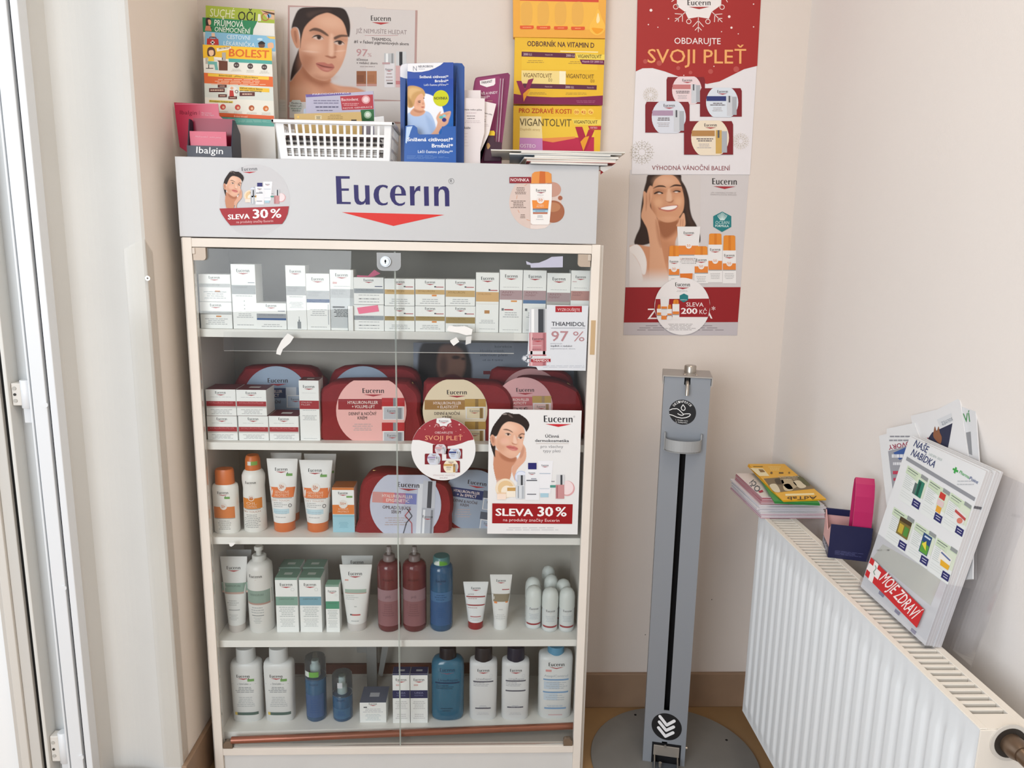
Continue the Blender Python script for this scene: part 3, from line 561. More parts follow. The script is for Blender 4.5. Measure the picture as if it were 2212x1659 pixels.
# ---- lofted bottles, tubes and roll-ons
class Bottle:
    def __init__(s, name, label, xl, xr, yb, zs, yt, group=None, rot=0, b=None, cat='bottle', ymid=None, Yf=None):
        xm = (xl+xr)/2; Y = Yf if Yf is not None else min(max(PZ(xm, yb, zs).y, .034), .2); ymid = ymid or (yb+yt)/2
        w = P(xr, ymid, Y+.02).x-P(xl, ymid, Y+.02).x; s.a = w/2; s.b = b*s.a if b else s.a
        s.h = P(xm, yt, Y+s.b).z-zs; s.x = (P(xl, ymid, Y+s.b).x+P(xr, ymid, Y+s.b).x)/2
        s.t = thing(name, label, cat, (s.x, Y+s.b, zs), (0, 0, rot), group); s.secs = None
    def secs_abs(s, secs): return [(z*s.h, a*s.a, bb*s.b, p) for z, a, bb, p in secs]
    def part(s, name, secs, m, n=32, body=False, **k):
        q = s.secs_abs(secs)
        if body: s.secs = q
        return obj(name, MB().loft(q, m, n, **k), s.t)
    def at(s, z):
        q = s.secs
        for c, d in zip(q, q[1:]):
            if c[0] <= z <= d[0] and d[0] > c[0]:
                t = (z-c[0])/(d[0]-c[0]); return [c[i]+(d[i]-c[i])*t for i in range(1, 4)]
        return list(q[-1][1:4]) if z > q[-1][0] else list(q[0][1:4])
    def print(s, fn, name='print'):
        def mp(u, v, e):                       # u, v as fractions of half width and height
            z = v*s.h; a, b, p = s.at(z); x = u*s.a; k = min(abs(x/a), .999)
            return Vector((x, -b*(1-k**p)**(1/p)-e, z))
        pr = Pr(mp, eps=.0003); pr.r = s.h/s.a; fn(pr); pr.build(s.t, name)
def tlogo(pr, v, w=.5, h='#2b2b2e', x=0, tri='#a83a40'): pr.logo(x-w, v, x+w, v, 2*w/4.05/pr.r, h, tri)
def spf(pr, col, v0, v1, num, txt=(), ncol='#cf7440', fs=.1):
    pr.l = 1; pr.rect(-.82, v0, .82, v1, col, n=14); vv = v1+.005; r = .27
    pr.l = 2; pr.poly(circ(0, vv, r, r/pr.r*1.0, 28), '#e6e0da'); pr.l = 3
    pr.text(num, -.16, vv-.06/pr.r*2, .14, vv-.06/pr.r*2, .25/pr.r, ncol, .01)
    for i, tx in enumerate(txt): pr.text(tx, -.46, v0+(v1-v0)*(.42-.32*i), .46, v0+(v1-v0)*(.42-.32*i), (v1-v0)*.24, '#f0cdb0')
    pr.l = 1
def leaf(pr, x, v, w=.42, h='#6fa25a'): pr.rect(x, v, x+w, v+.035, h, n=3); pr.poly([(x+.04, v+.03), (x+.12, v+.03), (x+.1, v+.06)], '#4d5f45')
ORG, WB = M('#d6743c', .35, 0, .45), M('#eae9e4', .35, 0, .4)
g = 'sun care on the third shelf'
B = Bottle('lotion_bottle', 'white sun lotion bottle with bright orange cap at left of third shelf', 461, 515.5, 1153, Z3, 1011.9, g, b=.62)
B.part('body', [(0, .93, .9, 2.6), (.02, .99, 1, 2.8), (.7, 1, 1, 2.8), (.755, .95, .95, 2.6), (.77, .8, .9, 2.4)], WB, body=True); B.part('cap', [(.765, .74, .9, 2.4), (.97, .72, .88, 2.4), (1, .64, .8, 2.4)], ORG)
def f(pr):
    tlogo(pr, .635, .42); leaf(pr, .1, .555); spf(pr, '#d47e45', .25, .43, '50+', ('', ''), '#d08a62'); pr.fine(-.62, .06, .62, .22, 5, '#a9aba9', .4); pr.rect(-.82, .238, .82, .248, '#9c9a95', n=8)
B.print(f)
B = Bottle('spray_can', 'white sun spray can with orange cap and green sticker', 524.8, 574, 1151, Z3, 982.4, g)
B.part('body', [(0, .9, .9, 2), (.015, 1, 1, 2), (.3, .97, .97, 2), (.5, .95, .95, 2), (.58, .93, .93, 2), (.68, 1, 1, 2), (.74, .99, .99, 2), (.79, .85, .85, 2), (.815, .68, .68, 2)], WB, body=True); B.part('cap', [(.81, .68, .68, 2), (.95, .64, .64, 2), (.985, .56, .56, 2), (1, .5, .5, 2)], M('#cc6c33', .35, 0, .45))
def f(pr):
    tlogo(pr, .655, .46); spf(pr, '#d98433', .32, .46, '30', ('OIL', 'CONTROL')); pr.rect(-.9, .308, .9, .318, '#9c9a95', n=8); pr.text('DRY TOUCH', -.8, .27, .7, .27, .022, '#b8856c'); pr.fine(-.78, .06, .7, .25, 8, '#a3a5a4', .4)
B.print(f)
def f(pr): pr.rect(-.28, .885, .02, .935, '#d9ddd8', n=3); pr.rect(.02, .885, .52, .935, '#7fa653', n=4)
B.secs = B.secs_abs([(.81, .68, .68, 2), (.95, .64, .64, 2), (1, .5, .5, 2)]); B.print(f, 'green_sticker')
def sqtube(label, xl, xr, yt, bl, br, yc, yb, zs, group, capm, bodym, fn, Yf=None, bands=(), cat='tube'):
    """cosmetic tube standing on its cap, crimped flat at the top"""
    B = Bottle('squeeze_tube', label, xl, xr, yb, zs, yt, group, b=.62, cat=cat, ymid=yt+20, Yf=Yf)
    c = (br-bl)/(xr-xl); zc = (yb-yc)/(yb-yt); c = min(c*1.05, .92)
    q = [(zc, c*.99, c*1.5, 2), (zc+.02, c, c*1.52, 2)]
    for i in range(1, 9):
        t = i/8; q.append((zc+.02+(.965-zc-.02)*t, c+(1-c)*t, c*1.5*(1-t)**.8*.95+.03, 2+t*1.2))
    q += [(.968, 1, .03, 3.2), (1, 1.0, .026, 3.2)]
    B.part('tube_body', q, bodym, 36, body=True); B.part('cap', [(0, c*.9, c*1.4, 2), (.012, c*.97, c*1.48, 2), (zc*.92, c*.97, c*1.48, 2), (zc, c*.95, c*1.45, 2)], capm, 30)
    if fn: B.print(fn)
    return B
def dry(pr):
    tlogo(pr, .84, .40, x=-.05); leaf(pr, .27, .77, .4); spf(pr, '#df7a43', .48, .62, '50+', ('SENSITIVE', 'PROTECT')); pr.rect(-.8, .468, .8, .478, '#a39e99', n=8); pr.text('DRY TOUCH', -.62, .43, .45, .43, .022, '#c19a86'); pr.fine(-.55, .345, .35, .42, 3, '#aeb0b0', .4, center=False)
    pr.rect(-.6, .26, .45, .325, '#bcd6e0', n=10); pr.fine(-.55, .25, .4, .3, 2, '#a9c3cf', .4, l=2); pr.poly(circ(.5, .37, .1, .12/pr.r, 20), '#4b4b4e', 2, holes=[circ(.5, .37, .07, .085/pr.r, 20)]); pr.fine(-.5, .20, .3, .225, 1, '#b0b2b2', .4)
TW = M('#e6e6e4', .35, 0, .4); OC = M('#cf6f39', .3, 0, .45)
sqtube('white sun cream tube with green leaf mark, back left of the orange-capped tubes', 585, 652, 978, 598, 645, 1120, 1140, Z3, g, OC, M('#d4d4d1', .4), None, Yf=.115)
sqtube('white sun cream tube with green leaf mark, back right of the orange-capped tubes', 657, 727, 980, 672, 715, 1120, 1140, Z3, g, OC, M('#d4d4d1', .4), lambda pr: (tlogo(pr, .85, .4), leaf(pr, .5, .72, .35)), Yf=.115)
sqtube('white and orange sun cream tube beside the spray can', 576.7, 643.8, 990.5, 591.7, 636.5, 1128.8, 1150, Z3, g, OC, TW, dry)
sqtube('white and orange sun cream tube next to the orange and blue carton', 647, 719, 993.6, 663, 707.7, 1129.9, 1151, Z3, g, OC, TW, dry)
def f(pr, w, h):
    pr.rect(-w/2+.0006, 0.0005, w/2-.0006, h*.40, '#9cc8d6'); pr.rect(-w/2+.0006, h*.41, w/2-.0006, h*.62, '#dd7f3d'); pr.rect(-w/2+.0006, h*.95, w/2-.0006, h, '#d07a3c'); pr.l = 2; pr.disc(0, h*.635, w*.2, '#e6e2dc'); pr.l = 3; pr.text('50+', -w*.13, h*.62, w*.13, h*.62, h*.055, '#d0783e', .01)
    pr.text('HYDRO', -w*.22, h*.51, w*.22, h*.51, h*.035, '#f0d4ba'); pr.text('PROTECT', -w*.25, h*.45, w*.25, h*.45, h*.035, '#f0d4ba'); pr.logo(-w*.21, h*.86, w*.21, h*.86); pr.rect(w*.15, h*.78, w*.42, h*.82, '#7aa65f'); pr.fine(-w*.22, h*.1, w*.22, h*.24, 5, '#84b4c4'); pr.rect(-w/2+.0006, h*.35, w/2-.0006, h*.4, '#8cbccb')
carton('cream_box', 'small orange, white and light blue sun cream box on third shelf', 717.5, 765.5, 1053.6, Z3, PZ(742, 1150, Z3).y, .05, f, g, top='#a8602f')
# shelf four
g = 'products on the fourth shelf'
GRN = '#8fa79b'
def f(pr): tlogo(pr, .835, .5); pr.rect(-.96, .54, .96, .66, '#86a094', n=14); pr.rect(-.96, .515, .96, .54, '#b99c92', n=14); pr.l = 2; pr.text('DERMOPURE', -.6, .61, .5, .61, .022, '#5d7368'); pr.l = 1; pr.fine(-.55, .36, .35, .44, 3, '#b3b8b8', .4); pr.rect(-.42, .3, .4, .312, '#a4a8a8', n=5); pr.fine(-.4, .17, .3, .25, 4, '#b9bebe', .4)
sqtube('pale tube with green stripe, back row at left end of fourth shelf', 486, 544, 1187, 500, 530, 1330, 1350, Z4, g, M('#b3afaa', .4), M('#c3c6c6', .4), None, Yf=.11)
sqtube('white tube with wide green stripe at left end of fourth shelf', 476.3, 534.8, 1201.8, 494.7, 529.7, 1351.5, 1368, Z4, g, M('#c3bdb8', .4), M('#dcdedd', .38), f)
B = Bottle('pump_bottle', 'white pump bottle with green wave and brown stripe on fourth shelf', 536, 590.5, 1369, Z4, 1179, g)
B.part('body', [(0, .9, .9, 2), (.015, .97, .97, 2), (.3, 1, 1, 2), (.74, 1, 1, 2), (.79, .96, .96, 2), (.825, .75, .75, 2), (.84, .5, .5, 2)], M('#dbdad6', .35, 0, .4), body=True)
B.part('pump_collar', [(.835, .55, .55, 2), (.89, .55, .55, 2), (.90, .48, .48, 2)], M('#cfcfca', .4)); B.part('pump_stem', [(.90, .22, .22, 2), (.96, .22, .22, 2)], M('#c9c9c4', .4)); B.part('pump_head', [(.955, .34, .34, 2), (.99, .36, .36, 2), (1, .3, .3, 2)], M('#cfcfca', .4))
def f(pr):
    tlogo(pr, .675, .5, x=-.08); pr.rect(-.97, .37, .97, .52, '#8ba195', n=16); pr.rect(-.97, .35, .97, .372, '#b08f84', n=16); pr.l = 2; pr.text('DERMOPURE', -.6, .46, .5, .46, .022, '#66796f'); pr.l = 1; pr.fine(-.6, .24, .5, .33, 3, '#b0b4b4', .4); pr.rect(-.5, .215, .45, .225, '#8f9494', n=5); pr.fine(-.4, .12, .3, .2, 4, '#b6baba', .4)
B.print(f)
def gb(col, lw=.55, dc='#6c8b80'):
    def fn(pr, w, h):
        pr.logo(-w*lw/2, h*.855, w*lw/2, h*.855); pr.rect(-w*.49, h*.50, w*.49, h*.66, col); pr.rect(-w*.49, h*.965, w*.49, h, '#7f9d90'); pr.l = 2; pr.text('DERMOPURE', -w*.33, h*.605, w*.33, h*.605, h*.022, '#4e6d66'); pr.l = 1; pr.fine(-w*.36, h*.28, w*.36, h*.48, 6, '#b9c0c0', .4); pr.fine(-w*.34, h*.1, w*.34, h*.26, 6, '#c2c8c8', .4); pr.ring(w*.28, h*.79, w*.08, w*.015, '#c9cdcb')
    return fn
yb4 = PZ(620, 1366, Z4).y
for a, b, yt, lb, c, yf in ((605, 651, 1226, 'white box with green lid, back left of the green-lidded boxes', '#7fa294', yb4+.062), (656, 702, 1226, 'white box with green lid, back right of the green-lidded boxes', '#7fa294', yb4+.062), (595.4, 643.6, 1248.5, 'tall white box with green band and lid on fourth shelf', '#7fa294', yb4), (647, 694.5, 1248.5, 'tall white box with green lid and teal-blue band', '#7aa5b5', yb4)):
    carton('serum_box', lb, a, b, yt, Z4, yf, .05, gb(c), 'green lidded boxes on the fourth shelf', top='#6c9080', ym=1300, lidtag='#b9c6bf')
carton('serum_box', 'small narrow white box with emerald green band on fourth shelf', 703.5, 733.2, 1264, Z4, yb4, .03, gb('#4f9577', .6), g, top='#83b39c', ym=1310)
def f(pr): tlogo(pr, .845, .42, x=-.03); pr.rect(-.66, .765, -.44, .785, '#d39a90'); pr.rect(-.66, .585, .66, .64, '#9db2a5', n=12); pr.rect(-.66, .575, .66, .588, '#bd8f86', n=12); pr.fine(-.6, .48, .2, .56, 3, '#c0c4c3', .4, center=False); pr.fine(-.12, .37, .12, .4, 1, '#b9bdbc', .5); pr.rect(-.34, .25, -.2, .275, '#6f6f70'); pr.rect(-.22, .25, .3, .272, '#b75a58', n=4); pr.fine(-.36, .15, .3, .19, 1, '#b9bdbc', .4)
sqtube('white tube behind the slim-striped tube on fourth shelf', 738, 806, 1199.9, 752, 795, 1335, 1350, Z4, g, M('#c0bdb8', .4), M('#c6c8c6', .4), lambda pr: tlogo(pr, .88, .4), Yf=.112)
sqtube('white tube with a slim green and red stripe on fourth shelf', 733.8, 804, 1219.3, 749, 790, 1348.6, 1366, Z4, g, M('#cbc6c2', .4), M('#e2e3e1', .38), f)
for i, (a, b, lb) in enumerate(((815.5, 867, 'burgundy pump bottle with clear pump, left one of the two'), (870, 921.6, 'burgundy pump bottle with clear pump, right one of the two'))):
    B = Bottle('pump_bottle', lb, a, b, 1367, Z4, 1180, 'burgundy pump bottles')
    B.part('body', [(0, .86, .86, 2), (.02, .97, .97, 2), (.05, 1, 1, 2), (.75, 1, 1, 2), (.795, .95, .95, 2), (.825, .78, .78, 2), (.835, .55, .55, 2)], M('#6e3236', .18, 0, .5, var=.3, vscale=18, var2='#5a2428'), body=True)
    PC = M('#8f8886', .25, 0, .5)
    B.part('pump_collar', [(.83, .5, .5, 2), (.90, .48, .48, 2), (.905, .4, .4, 2)], M('#7d6f6d', .3)); B.part('pump_stem', [(.905, .17, .17, 2), (.975, .17, .17, 2)], PC); B.part('pump_head', [(.94, .28, .28, 2), (.955, .2, .2, 2), (1, .2, .2, 2)], PC)
    def f(pr):
        tlogo(pr, .635, .42, '#4a1d22', tri='#b02a2a'); pr.rect(-.93, .08, .93, .52, '#8b5f63', n=18); pr.rect(-.93, .385, .93, .525, '#97777d', n=18, l=2); pr.l = 3; pr.text('pH5', -.2, .43, .22, .43, .03, '#6a4f58'); pr.fine(-.55, .2, .55, .36, 6, '#7c5459', .35)
    B.print(f, 'label_print')
BLU = M('#2f5d80', .15, 0, .55, var=.25, vscale=14, var2='#24496c')
B = Bottle('cleanser_bottle', 'dark blue round bottle with green sticker on its cap, fourth shelf', 928.6, 978.5, 1366, Z4, 1199.5, g)
B.part('body', [(0, .88, .88, 2), (.02, .97, .97, 2), (.05, 1, 1, 2), (.8, 1, 1, 2), (.86, .96, .96, 2), (.89, .8, .8, 2), (.9, .7, .7, 2)], BLU, body=True); B.part('cap', [(.895, .74, .74, 2), (.985, .72, .72, 2), (1, .64, .64, 2)], M('#4d7a7c', .3))
def f(pr): tlogo(pr, .695, .42, '#142c48', tri='#8f2434'); pr.rect(-.9, .09, .9, .55, '#375a86', n=16); pr.rect(-.85, .42, .85, .55, '#476f98', n=16, l=2); pr.l = 3; pr.fine(-.55, .44, .5, .53, 3, '#2b5078', .4); pr.fine(-.4, .2, .4, .34, 5, '#2b5384', .35)
B.print(f, 'label_print')
B.secs = B.secs_abs([(.895, .74, .74, 2), (1, .7, .7, 2)]); B.print(lambda pr: (pr.rect(-.6, .905, -.14, .965, '#d6ded6', n=4), pr.rect(-.14, .905, .55, .965, '#5f9c3a', n=6)), 'green_sticker')
def f(pr): tlogo(pr, .85, .36, x=.0); pr.text('pH5', -.62, .735, -.15, .735, .03, '#8a8a8c'); pr.rect(-.75, .685, .75, .712, '#9c4a4c', n=10); pr.rect(-.72, .51, .72, .538, '#9c4a4c', n=10); pr.fine(-.6, .64, .4, .68, 1, '#b9a0a0', .4, center=False); pr.fine(-.6, .45, .5, .49, 1, '#b9a0a0', .4, center=False); pr.rect(-.42, .275, .42, .295, '#b06868', n=6); pr.fine(-.45, .2, .45, .26, 2, '#bcc0c0', .4)
sqtube('small white tube with red lines and dark red cap', 1000.7, 1055, 1256.4, 1011.6, 1043.7, 1345, 1361.6, Z4, g, M('#8f2a2c', .3), M('#e0e3e4', .38), f)
def f(pr): tlogo(pr, .875, .42); pr.rect(.1, .73, .75, .745, '#a3494d', n=4); pr.rect(-.8, .52, .8, .66, '#8f8570', n=12); pr.rect(-.6, .49, -.33, .525, '#df8a4e', n=3); pr.rect(.42, .50, .64, .525, '#df8a4e', n=3); pr.fine(-.3, .36, .3, .40, 1, '#c4c4c4', .4); pr.fine(-.5, .2, .5, .3, 3, '#c6c8c8', .4)
sqtube('small white tube with brown-grey stripe and white cap', 1058.3, 1106, 1240.9, 1066, 1095, 1340, 1361.6, Z4, g, M('#e6e7e5', .4), M('#e2e3e1', .38), f)
def rollon(label, xl, xr, yt, yb, Yf=None):
    B = Bottle('roll_on_deodorant', label, xl, xr, yb, Z4, yt, 'roll-on deodorants', cat='deodorant', Yf=Yf)
    B.part('body', [(0, .82, .82, 2), (.015, .95, .95, 2), (.06, .97, .97, 2), (.5, .97, .97, 2), (.55, .95, .95, 2)], M('#d7dcdc', .2, 0, .5), body=True)
    B.part('cap', [(.55, 1, 1, 2), (.78, 1, 1, 2), (.88, .92, .92, 2), (.95, .7, .7, 2), (.985, .4, .4, 2), (1, .1, .1, 2)], M('#d6dcd9', .4))
    def f(pr): tlogo(pr, .49, .52, '#55585c'); pr.rect(-.93, .115, .93, .155, '#9b4347', n=14); pr.fine(-.7, .25, .7, .4, 4, '#b9c2c8', .4)
    B.print(f)
rollon('white roll-on deodorant, farthest one at the back', 1169, 1198, 1222, 1330, .165)
rollon('white roll-on deodorant, left one of the back row', 1134, 1167, 1246.5, 1345, .098)
rollon('white roll-on deodorant, middle one of the back row', 1174, 1205, 1241, 1345, .112)
rollon('white roll-on deodorant, right one of the back row', 1200, 1232, 1251, 1345, .094)
rollon('white roll-on deodorant, left one of the front row', 1134.8, 1170, 1265, 1360.5)
rollon('white roll-on deodorant, middle one of the front row', 1170.3, 1205.6, 1268.6, 1367)
rollon('white roll-on deodorant, right one of the front row', 1207, 1241, 1268.6, 1367)
# bottom shelf
g = 'bottles on the bottom shelf'
SHB = [(0, .88, .85, 3), (.015, .95, .97, 3.2), (.4, .97, 1, 3.2), (.74, 1, 1, 3.2), (.79, .98, .97, 3), (.815, .9, .85, 2.6), (.825, .62, .7, 2.2)]
for a, b, lb, tx in ((501.7, 567.5, 'white shampoo bottle with dark green stripe, left of the two', 0), (572.5, 637, 'white shampoo bottle with dark green stripe, right of the two', 0)):
    B = Bottle('shampoo_bottle', lb, a, b, 1561, Z5, 1396, 'white shampoo bottles', b=.62)
    B.part('body', SHB, M('#dddfde', .35, 0, .4), body=True); B.part('cap', [(.82, .62, .9, 2.2), (.99, .6, .88, 2.2), (1, .57, .84, 2.2)], M('#d2d5d5', .35))
    def f(pr):
        tlogo(pr, .635, .42, x=-.05); leaf(pr, .22, .58, .42); pr.text('DermoCapillaire', -.32, .535, .28, .535, .028, '#9aa0a4'); pr.rect(-.8, .54, -.4, .545, '#8b9094'); pr.rect(.35, .54, .72, .545, '#8b9094'); pr.fine(-.62, .42, .68, .51, 4, '#8f9498', .4); pr.fine(-.6, .22, .66, .37, 6, '#b2b7ba', .35)
        pr.rect(-.72, .105, -.55, .145, '#d3b75a', n=2); pr.rect(-.55, .105, .8, .145, '#46605a', n=12)
    B.print(f)
FRO = glass_mat('frosted_cap', (.93, .95, .945), 1.6, .4)
for a, b, yb, yt, zc, lb, st in ((660.5, 705, 1561, 1417.8, .70, 'slim tall blue bottle with frosted cap and green sticker, bottom shelf', 1), (718.8, 761.5, 1561, 1453.6, .57, 'short blue bottle with frosted cap on bottom shelf', 0)):
    B = Bottle('cleanser_bottle', lb, a, b, yb, Z5, yt, g)
    B.part('body', [(0, .88, .88, 2), (.02, .98, .98, 2), (.06, 1, 1, 2), (zc-.02, 1, 1, 2), (zc, .95, .95, 2)], BLU, body=True)
    B.part('inner_neck', [(zc, .5, .5, 2), (zc+.16, .5, .5, 2), (zc+.18, .36, .36, 2), (.95, .34, .34, 2)], M('#a3b4b6', .4))
    B.part('cap', [(zc-.01, 1.02, 1.02, 2), (.975, 1, 1, 2), (1, .93, .93, 2)], FRO)
    def f(pr): pr.rect(-.85, .08, .85, zc-.25 if st else .3, '#3a5a86' if st else '#3f688a', n=14); tlogo(pr, zc-.09, .4, '#18365c', tri='#4b3560'); pr.l = 2; pr.fine(-.5, .15, .5, .38 if st else .26, 6, '#2c5285', .35)
    B.print(f, 'label_print')
    if st: B.secs = B.secs_abs([(zc, 1.03, 1.03, 2), (1, 1.0, 1.0, 2)]); B.print(lambda pr: (pr.rect(-.85, .745, -.42, .83, '#d2dad4', n=4), pr.rect(-.42, .745, .5, .83, '#6aa84c', n=8)), 'green_sticker')
    else:
        B.secs = B.secs_abs([(zc, 1.03, 1.03, 2), (1, 1.0, 1.0, 2)]); B.print(lambda pr: pr.rect(-.3, .78, .2, .9, '#c9cdd2', n=4), 'price_tag')
def f(pr, w, h): pr.logo(-w*.15, h*.9, w*.15, h*.9); pr.rect(-w*.35, h*.74, -w*.22, h*.8, '#55585d'); pr.fine(-w*.4, h*.5, w*.4, h*.72, 3, '#c2c4c8', .4); pr.fine(-w*.3, h*.1, w*.3, h*.45, 5, '#c6d2d4', .4)
carton('cream_box', 'square white box with slate-blue lid on bottom shelf', 777, 834.5, 1518, Z5, PZ(806, 1561, Z5).y, .07, f, g, top='#5d6579', lidtag='#b9bcc4', ym=1540)
def f(pr, w, h): pr.logo(-w*.3, h*.86, w*.3, h*.86); pr.rect(-w*.49, h*.51, w*.49, h*.67, '#2a2f58'); pr.rect(-w*.49, h*.975, w*.49, h, '#2a2f58'); pr.l = 2; pr.text('UREA', -w*.25, h*.6, w*.25, h*.6, h*.035, '#8c90b4'); pr.text('REPAIR', -w*.25, h*.55, w*.25, h*.55, h*.03, '#6c7099'); pr.l = 1; pr.fine(-w*.36, h*.28, w*.36, h*.46, 5, '#c6c6c8', .4); pr.fine(-w*.36, h*.08, w*.36, h*.2, 3, '#ccccce', .4); pr.rect(-w*.3, h*.76, -w*.05, h*.79, '#d8b9b6')
for a, b, lb in ((848, 885.6, 'slim white box with navy band, left of the navy-lidded pair'), (886.3, 924, 'slim white box with navy band, right of the navy-lidded pair')):
    carton('cream_box', lb, a, b, 1455.7, Z5, PZ(885, 1562, Z5).y, .032, f, 'navy banded boxes', top='#2a2f58', lidtag='#a9abb0', ym=1510)
NAVY = M('#1d1f33', .35, 0, .4)
def urea(bars, col, name, tx, c2='#6b6e78'):
    def f(pr):
        tlogo(pr, .70, .42); pr.text(name, -.5, .585, .62, .585, .026, tx)
        for v, w in bars: pr.rect(-w, v, w, v+.018, col, n=10)
        pr.fine(-.7, .49, .5, .555, 3, '#b3b5bb', .4, center=False); pr.fine(-.6, .08, .6, .12, 2, '#c4c6ca', .4); pr.fine(-.4, .185, .4, .225, 2, '#b9bcc4', .5); pr.poly(circ(.55, .64, .12, .12/pr.r, 20), '#cfd1d4', None, holes=[circ(.55, .64, .09, .09/pr.r, 20)])
    return f
B = Bottle('body_wash_bottle', 'large teal-blue body wash bottle with black cap on bottom shelf', 932, 1002.6, 1558.6, Z5, 1394, g, b=.66)
B.part('body', [(0, .86, .84, 2.6), (.02, .96, .97, 2.8), (.06, 1, 1, 2.8), (.7, 1, 1, 2.8), (.79, .97, .95, 2.6), (.84, .82, .8, 2.4), (.855, .56, .7, 2.2)], M('#336b86', .15, 0, .55, var=.2, vscale=10, var2='#2a5c78'), body=True); B.part('cap', [(.85, .52, .74, 2.2), (.98, .5, .72, 2.2), (1, .47, .68, 2.2)], M('#15141f', .35))
def f(pr): tlogo(pr, .71, .45, '#1c3a58', tri='#8a2c40'); pr.text('UreaRepair', -.55, .575, .68, .575, .03, '#1c3a58'); pr.rect(-.74, .54, .74, .562, '#1c3a5a', n=10); pr.fine(-.7, .46, .5, .53, 3, '#24485f', .4, center=False); pr.fine(-.4, .14, .35, .2, 2, '#244a62', .5)
B.print(f)
for a, b, yb, lb, bars, tg in ((1014, 1073.6, 1557, 'white body lotion bottle with black cap and two dark lines', ((.55, .72), (.17, .56)), '#8f939c'), (1083.3, 1142.6, 1557, 'white body lotion bottle with navy cap and three dark lines', ((.56, .72), (.42, .72), (.185, .58)), '#8f939c')):
    B = Bottle('lotion_bottle', lb, a, b, yb, Z5, 1394, g, b=.66)
    B.part('body', [(0, .9, .86, 3), (.02, .98, .97, 3.2), (.4, 1, 1, 3.2), (.76, 1, 1, 3.2), (.805, .97, .93, 3), (.825, .85, .8, 2.6), (.83, .62, .7, 2.2)], M('#dcdedf', .35, 0, .4), body=True); B.part('cap', [(.8, .645, .85, 2.2), (.985, .62, .84, 2.2), (1, .58, .8, 2.2)], NAVY if 'navy' in lb else M('#232128', .35))
    B.print(urea(bars, '#5c5d69', 'UreaRepair', '#9a9ca4'))
B = Bottle('lotion_bottle', 'white body lotion bottle with light blue cap and blue lines', 1162, 1235, 1554, Z5, 1392, g, b=.62)
B.part('body', [(0, .9, .86, 3), (.02, .97, .97, 3.2), (.4, .98, 1, 3.2), (.84, 1, 1, 3.2), (.885, .96, .92, 3), (.91, .8, .7, 2.6), (.915, .5, .6, 2.2)], M('#dee1e1', .35, 0, .4), body=True); B.part('cap', [(.86, .49, .8, 2.2), (.985, .48, .78, 2.2), (1, .45, .74, 2.2)], M('#5d97b8', .35))
def f(pr): tlogo(pr, .77, .46); pr.rect(-.62, .69, -.28, .72, '#d99a98', n=2); pr.text('AtopiControl', -.7, .615, .7, .615, .032, '#a9b4bc'); [pr.rect(-w, v, w, v+.022, '#7fa3c8', n=10) for v, w in ((.565, .74), (.385, .74), (.15, .64))]; pr.rect(-.7, .44, .2, .55, '#c3d2e0', n=8); pr.rect(-.7, .28, .1, .375, '#c6d5e2', n=8); pr.fine(-.6, .44, .7, .55, 4, '#b3bcc4', .3, l=2); pr.fine(-.6, .27, .6, .37, 3, '#b9c2ca', .3, l=2); pr.fine(-.5, .175, .5, .21, 2, '#aebfd0', .4); pr.rect(-.4, .06, .42, .07, '#d0a3a8', n=4)
B.print(f)
